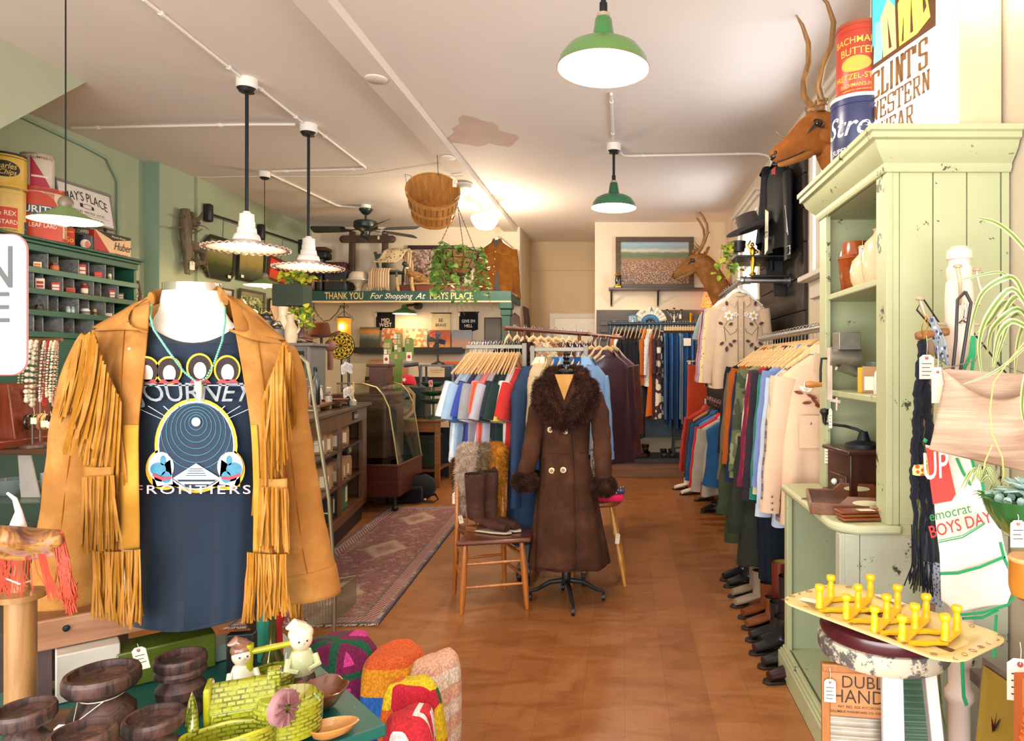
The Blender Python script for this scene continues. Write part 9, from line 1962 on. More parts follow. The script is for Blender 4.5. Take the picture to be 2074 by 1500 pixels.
MB().lt([(0,ftop),(.09,ftop),(.08,ftop+.02),(.03,ftop+.04),(.012,ftop+.05)],20).cyl((0,0,ftop+.04),(0,0,fz-.02),.012,n=10).mk('base',BK,t);TB(([(0,.1,fz),(0,-.03,fz)],[.035,.03],14),'motor',BK,t)
for i in RN(4):
 a=rad(10+90*i);bl_=MB().pz([(.02,-.012),(.06,-.035),(.105,-.032),(.115,0),(.1,.035),(.06,.03),(.02,.012)],.004,TL((0,-.05,fz))@RT(a,4,'Y')@RT(rad(90),4,'X')@RT(.35,4,'X'));bl_.mk('blade',M_('3a4450',.4),t)
m=MB()
for r_ in(.12,.08,.04):m.tb_([(r_*cos(a),-.075-0*r_,fz+r_*sin(a))for a in AN(30)],.0018,4,closed=1)
for i in RN(12):a=2*pi*i/12;m.tb_([(.02*cos(a),-.085,fz+.02*sin(a)),(.12*cos(a),-.07,fz+.12*sin(a)),(.12*cos(a),0,fz+.12*sin(a))],.0016,4)
m.mk('cage',IRON,t)
t=T('frame_stand','grey metal open frame stand under desk fan',0,(WX_(890,fy3),fy3,0));w_=32*fy3/F
for sx_ in(-1,1):
 for sy_ in(-.12,.12):BX((sx_*w_-.012,sx_*w_+.012,sy_-.012,sy_+.012,tz1 if 0 else tz1,ftop),'leg',M_('6a7078',.5),t)
BX((-w_-.012,w_+.012,-.14,.14,ftop-.025,ftop-.002),'top_board',M_('6a7078',.5),t);BX((-.1,.1,-.13,-.125,ftop-.16,ftop-.04),'printed_card',M_('d8b890',.6),t);m=MB();text(m,'COLUMBUS FAIR',fm_((0,-.1315,ftop-.075),*FY),.022,.001);text(m,'SOUVENIR POST',fm_((0,-.1315,ftop-.1),*FY),.018,.001);m.mk('lettering',INK,t)
gy3=8.45;t=T('tiered_stand','dark green three tier metal tray stand with a pink letter tag on oak table',0,(WX_(881,gy3)-.02,gy3,tz1));GT=M_('0f4a34',.2,ct=.7)
MB().cyl((0,0,0),(0,0,.46),.014,n=12).lt([(0,0),(.11,0),(.1,.02),(.02,.04)],24).mk('column',GT,t)
for z in(.22,.32,.43):LT(([(.014,z-.04),(.08,z-.035),(.14,z),(.155,z+.02),(.15,z+.02),(.13,z+.002),(.07,z-.02),(.014,z-.025)],36),'tier',GT,t)
t2=PZ((rrect(.05,.085,.008,3),.004,fm_((.015,-.165,.44),(1,0,.15),(0,-1,.2))),'letter_tag',M_('d88a8a',.6),t);m=MB();text(m,'A',fm_((.015,-.1705,.44),(1,0,.15),(0,-1,.2)),.07,.004);m.mk('lettering',M_('3a2420',.6),t2)
t=T('gooseneck_lamp','grey tube shade desk lamp on a curved neck behind red cap',0,(WX_(845,8.75),8.75,tz1));hz=WZ_(738,8.7)-tz1;MB().lt([(0,0),(.06,0),(.05,.02),(0,.03)],16).tb_([(0,0,.02),(.01,0,.2),(.03,0,hz-.12),(.02,0,hz-.02),(-.03,0,hz)],.007,8).mk('neck',BK,t);MB().cyl((-.16,-.02,hz-.01),(.02,-.02,hz+.01),.028,n=14).mk('shade',M_('5c6670',.4,.4),t)
t=T('ammo_box','olive green tall metal ammunition box under right of oak table',0,(WX_(866,8.75),8.78,.205));OG=M_('2e3a2c',.5,.1,var=.15);ah=.42
BX((-.14,.14,-.13,.13,0,ah),'box_body',OG,t,bv=.006);BX((-.147,.147,-.138,.138,ah-.05,ah),'lid',OG,t,bv=.006);m=MB()
for i in RN(5):m.bx(-.085+.038*i,-.065+.038*i,-.134,-.13,.24,.31)
m.bx(-.1,.1,-.134,-.13,.21,.218);m.mk('stencil',M_('1a2018',.6),t)['kind']='stuff'
tag(BX((-.22,.2,-.15,.15,0,.3),'dark_box',M_('26282a',.5,var=.2),None,(WX_(825,8.75),8.8,.205),bv=.004),'dark grey box on lower shelf of oak table','box')
p=(WX_(812,8.7),8.7,.51);t=T('typewriter','black glossy machine with lever on dark box under table','machine',p);MB().box((0,0,.05),(.26,.2,.1),taper=.8).ball((-.07,0,.13),(.07,.08,.07)).ball((.07,0,.14),(.06,.08,.08)).mk('machine_body',M_('0d0d10',.25,ct=.5),t)
t=T('backpack','black fabric backpack slumped on floor by curved showcase',0,(WX_(830,7.55),7.6,0));BP=clo('0e1016',.2);m=MB().grid(lambda u,v:(.27*cos(2*pi*v)*(sin(pi*(.08+.84*u))**.45)*(1+.06*sin(6*v*pi)),.17*sin(2*pi*v)*(sin(pi*(.08+.84*u))**.45),0+.3*u+.02*sin(v*12)*u*(1-u)*4),14,32,wrap=1);m.mk('bag_body',BP,t)
BOX(((.02,-.15,.11),(.3,.08,.16)),'front_pocket',BP,t,bv=.03);MB().tb_([(.2,-.1,.08),(.3,-.12,.1),(.33,-.1,.04),(.28,-.13,.015),(.2,-.14,.02)],.014,8,flat=.4).tb_([(-.25,-.05,.04),(-.4,-.12,.01),(-.5,-.1,.01)],.016,8,flat=.3).mk('strap',BP,t);BAL(((.2,-.16,.05),(.018,.01,.012)),'buckle',M_('b8a890',.4,.4),t)
t=T('wire_rack','brass coloured wire ladder rack with wire baskets beside fringed jacket',0,(0,0,0));WR=M_('8c8468',.4,.7,var=.1);dR=3.75
P_=[W(598,724,dR),W(610,722,dR),W(622,735,dR),W(630,775,dR),(W(666,1010,dR)),W(670,1065,dR),W(674,1120,dR),W(678,1200,dR),W(677,1285,dR)];P_=[V3(p)for p in P_];P_[-1].z=P_[-1].z
P2=[p+V3((-.4,.08,0))for p in P_]
foot=P_[-1].copy();foot.z=0;P_.append(foot);f2=P2[-1].copy();f2.z=0;P2.append(f2)
TB((P_,.0105,10),'side_rail',WR,t);TB((P2,.0105,10),'side_rail',WR,t)
for py in(768,832,900,1040,1110,1200):
 k=py;a=None
 for i in RN(len(P_)-2):
  za,zb2=P_[i].z,P_[i+1].z;zq=EYE+(VY-py)*dR/F
  if za>=zq>=zb2:a=P_[i].lerp(P_[i+1],(za-zq)/(za-zb2));b2=P2[i].lerp(P2[i+1],(za-zq)/(za-zb2))
 if a is not None:MB().cyl(a,b2,.004,n=6).mk('rung',WR,t)
m=MB();zb4=EYE+(VY-1260)*dR/F
for i in RN(22):
 y=3.76+.3*i/21;m.tb_([(WX_(676,dR),y,zb4+.16),(WX_(676,dR),y,zb4),(WX_(610,dR),y,zb4-.02),(WX_(600,dR),y,zb4+.12)],.0022,5)
for x,z in((WX_(676,dR),zb4+.16),(WX_(676,dR),zb4),(WX_(610,dR),zb4-.02),(WX_(600,dR),zb4+.12),(WX_(645,dR),zb4-.01)):m.tb_([(x,3.76,z),(x,4.06,z)],.003,5)
for y in(3.76,4.06):m.tb_([(WX_(676,dR),y,zb4+.16),(WX_(600,dR),y,zb4+.12)],.004,5)
for i in RN(12):x=WX_(604+6*i,dR);m.tb_([(x,3.76,zb4+.125+.003*i),(x,3.76,zb4-.018)],.0018,4)
m.mk('wire_basket',WR,t)
tag(BX((-.45,.3,-.15,.25,0,1),'low_cabinet',wd_('3a2416','573822',4,'X',.5),None,(WX_(700,8.25),8.25,0),bv=.01),'dark wooden cabinet under dartboard against back','cabinet')
# teal table, bench and mannequin with fringed jacket
TZ=.62;TEAL=chipped('125a52','c9b8a0',.66,12,.4)
Ft,Rt=V3((-.6,1.724,0)),V3((-1.187,2.348,0));bd=V3((-.764,-.645,0))
t=T('teal_table','worn teal green painted table with chipped corner holding candle holders and pottery',0,(0,0,0))
Q=[Ft,Rt,Rt+bd*1.35,Ft+bd*1.35]
PZ(([(p.x,p.y)for p in Q],.03,TL((0,0,TZ-.03))),'table_top',TEAL,t,bv=.004)
cq=sum(Q,V3())/4
for p in Q:q=p.lerp(cq,.12);BX((q.x-.025,q.x+.025,q.y-.025,q.y+.025,0,TZ-.03),'leg',TEAL,t)
bdir=V3((.764,.645,0));bn=V3((.645,-.764,0));b0_=V3((-1.515,1.9,0));bz0,bz1=.775,.835
BW_=wd_('6a3e24','94603c',3,'X',.5);rzb=atan2(.645,.764)
t=T('bench','dark brown wooden box bench with bolted front board under mannequin',0,(b0_.x,b0_.y,0),rzb)
BX((-.1,.5,0,.34,bz1-.02,bz1),'bench_top',BW_,t,bv=.003);BX((-.1,.5,-.012,.008,bz0-.02,bz1),'front_board',wd_('8a5a3c','b88560',3,'X',.55),t,bv=.003)
for x in(-.1,.46):BX((x,x+.04,.012,.33,TZ+.001,bz1-.02),'side_board',wd_('3a2a28','5a4440',4,'Z',.6),t)
for x in(-.03,.4):MB().lt([(0,0),(.009,0),(.008,.006),(0,.008)],12,M=fm_((x,-.012,bz1-.03),*FY)).mk('bolt',IRON,t)
mc=V3(((392-1265)*2.04/F,2.04,0))
d0=2.04;PXM=d0/F
t=T('mannequin','white headless shop mannequin with chrome neck cap wearing fringed jacket',0,(0,0,0));MW_=M_('efe4d6',.35,var=.03)
def Zm(py,d=d0):return EYE+(VY-py)*d/F
cxm=(380-1265)*d0/F
rg_=[(Zm(588),58),(Zm(605),62),(Zm(630),66),(Zm(650),78),(Zm(668),105),(Zm(690),140),(Zm(740),150),(Zm(850),135),(Zm(950),125),(Zm(1100),135),(Zm(1210),140)]
m=MB().lt([(0,Zm(588))]+[(r_*PXM,z)for z,r_ in rg_]+[(0,Zm(1210))],48,(cxm,d0+.02,0),ay=.5);m.mk('torso',MW_,t)
MB().lt([(0,Zm(572)),(.001+56*PXM,Zm(572)),(57*PXM,Zm(573)),(57*PXM,Zm(588)),(0,Zm(588))],48,(cxm,d0+.02,0),ay=.62).mk('neck_cap',M_('cfc6c0',.12,1,var=0),t)
CYL(((cxm,d0+.08,bz1),(cxm,d0+.08,Zm(1200)),.02),'stand_pole',CHR,t)
SHR=clo('1d2938',.1,vs=6,fold=.15)
ts=T('tee_shirt','dark navy band tee shirt with a ringed orb print and FRONTIERS lettering on mannequin','tee shirt',(0,0,0))
sr=[(672,296,486,.095),(700,285,500,.125),(760,262,528,.14),(860,262,528,.14),(980,266,524,.135),(1100,268,526,.14),(1200,266,528,.145),(1262,270,520,.145)]
def shirt(u,v):
 x=u*(len(sr)-1);i=min(len(sr)-2,int(x));k=x-i;py,l,r,dp=[sr[i][j]+(sr[i+1][j]-sr[i][j])*k for j in RN(4)]
 an=2*pi*v;c,s_=cos(an),sin(an);c=abs(c)**.62*(1 if c>0 else-1);s2=abs(s_)**.5*(1 if s_>0 else-1);px=(l+r)/2+(r-l)/2*c
 yo=(-dp if s2<0 else dp*.8)*abs(s2);
 if u<.12:q=652+(42*max(0,1-((px-391)/98)**2)if s_<0 else-8);py=q+(py-672)*max(0,(706-q)/28)
 if u>.86:
  w_=(u-.86)/.14;tgt=1277-40*abs((px-350)/165)**1.8*(1 if px>350 else 1)if s_<0 else 1240;py=py*(1-w_)+tgt*w_
 f=max(0,(u-.45)/.55)*.007
 return W(px,py,d0+yo+f*sin(px*.075+2*u)+f*.6*sin(px*.17+u*5))
m=MB().grid(shirt,70,96,wrap=1);m.mk('shirt_body',SHR,ts)
YF=-.15
def S_(px,py,o_=0):return W(px,py,d0+YF-.002*o_)
def pr(polys,mt,name,o_=0):
 m=MB()
 for P_ in polys:
  b=len(m.v);m.v+=[tuple(S_(x,y,o_))for x,y in P_];m.f.append(tuple(RN(b,b+len(P_))));m.m.append(0)
 return m.mk(name,mt,ts)
def ell(cx_,cy_,rx_,ry_,n=36,a0=0,a1=2*pi):return[(cx_+rx_*cos(a0+(a1-a0)*i/n),cy_+ry_*sin(a0+(a1-a0)*i/n))for i in RN(n)]
def ringp(cx_,cy_,r0,r1,k=1,n=40):
 return[[(cx_+r*cos(a)*1,cy_+r*k*sin(a))for r,a in((r0,2*pi*i/n),(r1,2*pi*i/n),(r1,2*pi*(i+1)/n),(r0,2*pi*(i+1)/n))]for i in RN(n)]
GLO=M_('e8b42c',.8,var=.1,vs=60);PW=M_('d8dfe6',.8,var=.1,vs=60);PT=M_('41809a',.8,var=.2,vs=80);PN=M_('1b2e40',.8,var=.15,vs=60);PS=M_('e6c2ac',.8,var=.08,vs=60);PH_=M_('2a1c1a',.8,var=.2,vs=90);PR=M_('c8404a',.8)
fc=[(296,752),(342,752),(404,746),(460,750)]
pr([ell(x,y-2,27,29)for x,y in fc],GLO,'glow_print',0);pr([ell(x,y-1,23,26)for x,y in fc],PH_,'hair_print',1);pr([ell(x+1,y+4,13,17)for x,y in fc],PS,'face_print',2)
pr([[(x-22,776),(x-14,768),(x+16,768),(x+24,776)]for x,y in fc],M_('a03a40',.8),'portrait_collar',2)
m=MB();M0=fm_(S_(392,796,2),*FY);text(m,'JOURNEY',M0,.074,.004,1.02,fn=lambda p:V3((p.x*(1+.9*(p.y)/.1*.35),p.y,0)));m.mk('band_lettering',M_('8c8f94',.7,var=.3,vs=50),ts)
pr([[(268+i*31,822),(270.5+i*31,822),(393+(i-4)*9+1,862),(393+(i-4)*9,862)]for i in RN(9)]+[[(268,779),(512,779),(512,781),(268,781)]],PW,'ray_lines',2)
pr([ell(397,902,84,96),ell(333,950,38,42),ell(458,950,38,42),[(305,930),(488,930),(486,985),(310,986)]],GLO,'orb_glow',1)
pr([ell(397,902,78,90)],PW,'orb_outline',2);pr([ell(397,902,75,87)],PN,'orb',3)
rr_=[]
for i,r_ in EN((14,22,31,40,50,60,70)):rr_+=ringp(397,855+3.5*i,r_,r_+1,1.05)
rr_=[q for q in rr_ if all(((x-397)/75)**2+((y-902)/87)**2<1 for x,y in q)]
pr(rr_,PT,'orb_rings',4);pr([ell(397,854,9,9)],PW,'orb_core',5)
pr([ell(326,945,26,30),ell(466,945,26,30),[(308,955),(345,930),(350,980),(318,984)],[(484,955),(448,930),(444,980),(474,984)]],PW,'side_print',4)
pr([ell(320,950,16,14),ell(474,950,16,14),ell(336,966,10,12),ell(458,966,10,12),ell(330,932,6,10),ell(464,932,6,10)],PT,'detail_print',5)
pr([[(350,968),(397,938),(446,968),(420,984),(374,984)]],PW,'wedge',6);pr([[(376+i*2.5,962-i*4.5),(418-i*2.5,962-i*4.5),(418-i*2.5,963.5-i*4.5),(376+i*2.5,963.5-i*4.5)]for i in RN(4)]+[[(358,971),(438,971),(434,975),(362,975)],[(372,980),(424,980),(420,986),(376,986)]],PN,'wedge_stripes',7)
pr([[(309,958),(330,966),(346,965),(346,970),(328,972),(309,964)],[(486,958),(462,966),(448,965),(448,970),(464,972),(486,964)]],PR,'red_bars',7)
m=MB();M0=fm_(S_(390,992,8),*FY);text(m,'FRONTIERS',M0,.034,.006,1.55,spacing=1.25);m.mk('title_outline',M_('c8455a',.8,var=0),ts);m=MB();text(m,'FRONTIERS',fm_(S_(390,992,8.6),*FY),.034,.001,1.55,spacing=1.25);m.mk('title_lettering',M_('e8c8cc',.8,var=0),ts)
m=MB().tb_([shirt(1,(i+0)/60)for i in RN(61)],.0035,6);m.mk('hem',SHR,ts)
t=T('necklace','turquoise bead cord necklace with a long white tooth pendant over tee shirt',0,(0,0,0));m=MB()
Lp_=[W(306,618,d0-.04),W(304,640,d0-.085),W(312,668,d0-.12),W(342,712,d0-.155),W(372,752,d0-.166),W(398,774,d0-.17)];Rp_=[W(455,622,d0-.03),W(456,650,d0-.09),W(450,690,d0-.14),W(434,735,d0-.162),W(418,765,d0-.168),W(402,775,d0-.17)]
for P_ in(Lp_,Rp_):
 for i in RN(len(P_)-1):
  n_=max(2,int((P_[i+1]-P_[i]).length/.0065))
  for k in RN(n_):m.ball(P_[i].lerp(P_[i+1],k/n_),.0036,6,4)
m.mk('bead_cord',M_('6fb8a0',.4,var=.3,vs=80),t);TB(([W(401,772,d0-.174),W(402,785,d0-.174),W(404,800,d0-.172),W(405,815,d0-.17)],[.0085,.0095,.007,.0012],12),'tooth_pendant',M_('f0dcb8',.35,var=.1),t)
SUE=sde('a06c34','b98a4a',7,160,'tan_suede',amt=.35);SUL=sde('c08a34','cf9c48',6,160,'light_suede',amt=.3)
J=T('fringed_jacket','golden tan suede western jacket with long fringes on yoke, pockets and hem',0,(0,0,0));MD=d0
RG=[[(303,610,-.055),(250,634,-.03),(198,664,0),(215,652,.06),(300,604,.075),(462,598,.075),(560,672,.06),(574,690,0),(520,645,-.03),(464,602,-.055)],[(298,690,-.115),(245,685,-.1),(184,700,-.02),(190,690,.09),(300,690,.13),(470,690,.13),(580,712,.09),(590,722,-.02),(530,705,-.1),(480,690,-.115)],[(290,770,-.165),(240,770,-.15),(190,775,-.03),(196,770,.1),(300,770,.14),(470,770,.14),(572,775,.1),(580,778,-.03),(538,772,-.15),(494,770,-.165)],[(281,860,-.17),(236,860,-.165),(190,860,-.05),(200,860,.1),(300,860,.13),(470,860,.13),(560,860,.1),(572,860,-.05),(545,860,-.165),(508,860,-.17)],[(281,960,-.17),(232,962,-.17),(186,965,-.05),(196,960,.1),(300,960,.13),(470,960,.13),(566,960,.1),(578,962,-.05),(550,962,-.17),(513,960,-.17)],[(283,1050,-.17),(232,1052,-.175),(186,1054,-.05),(196,1050,.1),(300,1050,.13),(470,1050,.13),(566,1050,.1),(578,1054,-.05),(552,1052,-.175),(514,1050,-.17)],[(283,1112,-.17),(232,1115,-.18),(186,1117,-.05),(196,1110,.1),(300,1110,.14),(470,1110,.14),(566,1112,.1),(578,1120,-.05),(555,1122,-.18),(513,1120,-.17)]]
def cat(P_,x):
 n=len(P_)-1;x=x*n;i=min(n-1,int(x));k=x-i;p0=P_[max(0,i-1)];p1=P_[i];p2=P_[i+1];p3=P_[min(n,i+2)]
 return tuple(.5*((2*p1[j])+(p2[j]-p0[j])*k+(2*p0[j]-5*p1[j]+4*p2[j]-p3[j])*k*k+(3*p1[j]-p0[j]-3*p2[j]+p3[j])*k**3)for j in RN(len(p1)))
def jk(u,v,o_=0):
 rows=[cat(r,v)for r in RG];px,py,yo=cat(rows,u);return W(px,py,MD+yo-.012+.004*sin(px*.06+py*.02)-o_)
m=MB().grid(lambda u,v:jk(u,v),40,90);m.mk('body',SUE,J,solid=.004)
for sd,v0,v1 in((0,0,.085),(1,.955,1)):
 m=MB().grid(lambda u,v:jk(.5+.5*u,v0+(v1-v0)*v,.006),20,5);m.mk('facing',SUL,J,solid=.003)
def sleeve(P_,nm):
 pts=[W(x,y,MD+yo)for x,y,r_,yo in P_];rr=[r_*MD/F for x,y,r_,yo in P_]
 C=[cat([(p.x,p.y,p.z,r_)for p,r_ in zip(pts,rr)],i/30)for i in RN(31)]
 m=MB().tb_([V3(c[:3])for c in C],[c[3]*(1+.02*sin(i*1.3))for i,c in EN(C)],30,flat=.72,up=(1,0,0),cap=0)
 o=m.mk('sleeve',SUE,J,solid=.004);e=C[-6:];c2=MB().tb_([V3(c[:3])for c in e],[c[3]+.004 for c in e],30,flat=.74,up=(1,0,0),cap=0);c2.mk('cuff',SUE,o,solid=.003)
 s_=MB().tb_([V3(c[:3])+V3((c[3]*.3,-c[3]*.71,0))for c in C[4:]],.0016,5);s_.mk('seam',sde('8a5010'),o);return C
SLC=sleeve([(210,690,42,0),(188,740,48,-.01),(168,830,52,-.02),(156,920,52,-.03),(144,1010,50,-.04),(136,1100,54,-.05),(128,1190,62,-.05),(124,1268,68,-.05)],'left')
SRC=sleeve([(562,715,34,0),(576,760,38,-.01),(584,850,38,-.02),(594,940,41,-.03),(605,1030,44,-.04),(616,1110,48,-.05),(626,1160,50,-.05),(632,1208,52,-.05)],'right')
def flap(P_,yo0,nm='collar',mt=SUE,th=.006,edge=None):
 m=MB();n=len(P_)//2
 A_=P_[:n];B2=P_[n:][::-1]
 m.grid(lambda u,v:(lambda a,b_:W(a[0]+(b_[0]-a[0])*v,a[1]+(b_[1]-a[1])*v,MD+a[2]+(b_[2]-a[2])*v-.012*sin(pi*v)))(cat(A_,u),cat(B2,u)),16,8)
 return m.mk(nm,mt,J,solid=th)
flap([(304,600,-.02),(255,626,-.05),(187,664,-.03),(300,672,-.135),(262,668,-.12),(192,670,-.045)],0)
flap([(448,592,-.02),(505,634,-.06),(578,690,-.03),(464,668,-.14),(508,686,-.125),(574,698,-.045)],0)
m=MB().tb_([W(305,606,MD-.03),W(320,600,MD+.06),W(380,590,MD+.11),W(440,585,MD+.06),W(455,604,MD-.03)],.022,10,flat=.4,up=(0,0,1));m.mk('collar_stand',SUE,J)
m=MB().tb_([jk(k/20,.1,.006)for k in RN(21)],.0018,5);m.tb_([jk(k/20,.9,.006)for k in RN(21)],.0018,5);m.mk('seam',sde('8a5010'),J)['kind']='stuff'
m=MB();
for sp in((262,706),(252,790)):m.ball(W(sp[0],sp[1],MD-.165),.004,8,5)
m.mk('snap_button',M_('f0dcc0',.3),J)['kind']='stuff'
rgf=random.Random(77)
FRG=sde('a46e30','bd8c4a',9,120,'fringe_suede',amt=.2);FRG2=sde('946018','b07a30',9,120,'fringe_suede')
def rbn(m,pts,w_,mi=0):
 m.tb_(pts,[w_*.5]*(len(pts)-1)+[w_*.42],4,mi,flat=.35,up=(1,0,0))
def frg(root,L,n,name,yo,sway=(-.12,.05),w_=.0056,par=None,lay=2,jag=18,curl=6,mi=None):
 """root: polyline (px,py); strands of L px hanging from it"""
 m=MB()
 for i in RN(n):
  k=(i+rgf.uniform(-.3,.3))/n;k=min(1,max(0,k));x,y=cat(root,k)[:2];l=(L[0]+(L[1]-L[0])*k)*rgf.uniform(.86,1.06)+rgf.uniform(-jag,jag)*.3;y_o=yo-rgf.uniform(0,.014)*lay
  sw=(sway[0]+(sway[1]-sway[0])*k)*l+rgf.gauss(0,l*.035);c1=rgf.gauss(0,curl);P_=[]
  for j in RN(6):q=j/5;P_.append(W(x+sw*q**1.3+c1*sin(q*3+i)*q*.5+rgf.gauss(0,.5),y+l*q,MD+y_o-.012*sin(pi*q)+.008*q))
  rbn(m,P_,w_*rgf.uniform(.8,1.25),rgf.randrange(2))
 return m.mk(name,[FRG,FRG2],par or J)
ylft=[(188,668),(204,712),(220,762),(240,812)];yrgt=[(574,694),(560,735),(542,780),(530,815)]
frg(ylft,(230,300),95,'yoke_fringe',-.165,(-.16,.1));frg([(190,676),(212,740),(246,815)],(200,190),60,'yoke_fringe',-.185,(-.22,-.02))
frg([(182,672),(162,690),(146,722),(135,760)],(165,95),44,'sleeve_fringe',-.085,(-.18,-.2));frg([(190,670),(180,690),(168,720)],(190,200),30,'sleeve_fringe',-.13,(-.12,-.22))
frg(yrgt,(200,250),85,'yoke_fringe',-.17,(.02,0));frg([(572,700),(556,745),(532,812)],(230,210),50,'yoke_fringe',-.19,(-.02,.04));frg([(578,698),(588,720),(596,750)],(130,120),26,'sleeve_fringe',-.08,(.02,0))
frg([(168,966),(230,962)],(150,152),60,'pocket_fringe',-.2,(-.01,.01),curl=2,jag=4);frg([(526,985),(582,990)],(130,128),52,'pocket_fringe',-.2,(-.01,.01),curl=2,jag=4)
frg([(190,1116),(236,1117),(284,1112)],(135,150),85,'hem_fringe',-.195,(.03,0),curl=9);frg([(502,1118),(540,1122),(578,1122)],(140,120),75,'hem_fringe',-.195,(-.04,.06),curl=9)
frg([(126,1262),(160,1266)],(75,85),16,'cuff_fringe',0,(.06,-.02),w_=.007);frg([(590,1222),(610,1222)],(60,62),9,'cuff_fringe',-0,(.02,.02),w_=.007)
for(x0,x1,y0,y1)in((171,230,944,975),(527,582,968,996)):
 m=MB().grid(lambda u,v:W(x0+(x1-x0)*v,y0+(y1-y0)*u+2*sin(v*3),MD-.205-.004*sin(pi*v)),4,8);m.mk('pocket_top',SUE,J,solid=.004)
# things on the teal table
m_,nt,b=_new('dark_turned_wood');v=crd(nt,scale=(1,1,.12));n=nz_(nt,v,34,5,.7,.8);LB(ramp(nt,OZ(n),[(.3,'1d1516'),(.48,'3a2a28'),(.6,'5f4238'),(.75,'2a1e1e')]),b);SV(b,'Roughness',.45);bump(nt,b,OZ(n),.5,.003);DTW=m_
def cdh(px,d,r_,z_top,label,kind=0):
 p=W(px,0,d);h=z_top-TZ;t=T('candle_holder',label,'candle holder',(p.x,d,TZ+.001));k=r_
 prof=[(0,0),(k*.8,0),(k*.84,h*.05),(k*.82,h*.11),(k*.55,h*.15),(k*.5,h*.18),(k*.72,h*.26),(k*.88,h*.4),(k*.86,h*.5),(k*.62,h*.62),(k*.48,h*.68),(k*.52,h*.72),(k*.9,h*.78),(k*1,h*.84),(k*1,h*.95),(k*.95,h),(k*.84,h),(k*.82,h*.93),(0,h*.92)]if kind==0 else[(0,0),(k*.8,0),(k*.85,h*.08),(k*.78,h*.2),(k*.6,h*.26),(k*.9,h*.36),(k*.95,h*.5),(k*.7,h*.62),(k*.62,h*.66),(k*.95,h*.7),(k*.98,h*.76),(k*.9,h*.81),(k*1,h*.86),(k*1,h*.96),(k*.94,h),(k*.82,h),(k*.8,h*.92),(0,h*.91)]
 LT((prof[:-4],40),'turned_body',DTW,t);LT((prof[-5:],40),'candle_dish',DTW,t);return t
t=cdh(207,1.62,.078,.8,'widest dark turned wooden candle holder with a price tag tied to its neck');MB().tb_([(.045*cos(a),.045*sin(a),.125)for a in[pi*2*i/20 for i in RN(20)]],.0013,5,closed=1).tb_([(-.03,-.035,.125),(-.005,-.08,.095),(.03,-.035,.125)],.0013,5).mk('string',STRING,t);ptg(t,(-.018,-.088,.1),.046,.085,hang=0,lines=3)
cdh(366,1.76,.06,.778,'tall dark turned candle holder beside green pottery castle',1);cdh(312,1.5,.06,.758,'small dark candle holder in front of tall one');cdh(50,1.5,.058,.775,'dark candle holder at left of table');cdh(168,1.36,.058,.8,'dark candle holder at bottom edge, nearest camera')
lth('wooden_dish','flat dark wooden dish with brown rim behind left candle holder','dish',(WX_(90,1.66),1.66,TZ+.001),[(0,0),(.06,0),(.066,.02),(.066,.035),(.06,.04),(0,.03)],wd_('2a1c14','6a4424',8,'X'),32)
def greenglaze():
 m,nt,b=_new('green_glaze');v=crd(nt);vo=NN(nt,'ShaderNodeTexBrick');SV(vo,'Scale',24);mp=crd(nt,rot=(pi/2,0,0));LK(mp,vo.inputs['Vector'])
 SV(vo,'Mortar Size',.05);SV(vo,'Color1',lin('8f9430'));SV(vo,'Color2',lin('a8a64c'));SV(vo,'Mortar',lin('4f5810'));n=nz_(nt,v,22,4,.7)
 LB(mix(nt,ramp(nt,OZ(n),[(.4,(0,0,0)),(.62,(1,1,1))]),vo.outputs['Color'],'93981f'),b);SV(b,'Roughness',.12);SV(b,'Coat Weight',.6);bump(nt,b,mix(nt,.5,vo.outputs['Fac'],OZ(n)),-.9,.006);return m
GG=greenglaze();GG2=M_('a8a61c',.12,var=.3,vs=16,ct=.6)
pc=W(505,0,1.62);t=T('pottery_planter','chartreuse glazed pottery cottage planter with ridged roof, mill wheel and oval trough',0,(pc.x,1.62,TZ+.001),rad(24));t.scale=(.88,.88,.92)
m=MB().lt([(0,0),(.07,0),(.085,.03),(.088,.075),(.08,.082),(.07,.078),(.062,.03),(0,.02)],40,(-.045,-.065,0),ax=1.3,ay=.6);m.mk('trough',GG,t)
m=MB().tb_([(-.045+.104*cos(a),-.065+.048*sin(a),.079+.002*sin(5*a))for a in AN(40)],.005,8,closed=1);m.mk('trough_rim',GG2,t)
m=MB().bx(-.09,.06,-.01,.09,0,.105);m.pz([(-.055,0),(.055,0),(.012,.062),(-.012,.062)],.16,M4(((0,0,1,-.095),(1,0,0,.04),(0,1,0,.1),(0,0,0,1))));m.mk('cottage',GG,t,bv=.006)
BX((.04,.075,.02,.055,.06,.18),'chimney',GG,t,bv=.005)
BX((-.108,-.09,0,.08,0,.165),'gable_wall',GG2,t,bv=.006)
for i in RN(4):LT(([(0,0),(.016,0),(.014,.03),(.009,.06),(0,.085)],12,(-.125-.005*i,-.03+.028*i,.05+.012*(i%2))),'turret',GG,t)
m=MB().lt([(0,0),(.045,0),(.085,.02),(.09,.1),(.07,.12),(0,.12)],30,(.095,-0,0),ay=.8);m.mk('stone_base',GG,t)
m=MB();Mx=fm_((.075,-.07,.12),(1,0,0),(.8,-.7,0));m.lt([(.012,0),(.04,0),(.045,.004),(.045,.024),(.04,.028),(.012,.028)],24,M=Mx);m.mk('wheel',M_('a07478',.3,var=.2,vs=20,ct=.4),t)
m=MB()
for i in RN(12):a=2*pi*i/12;m.bar(Mx@V3((.012*cos(a),.012*sin(a),.03)),Mx@V3((.044*cos(a),.044*sin(a),.03)),.006,.005)
m.mk('paddle',M_('8a5c60',.3,ct=.4),t)['kind']='stuff'
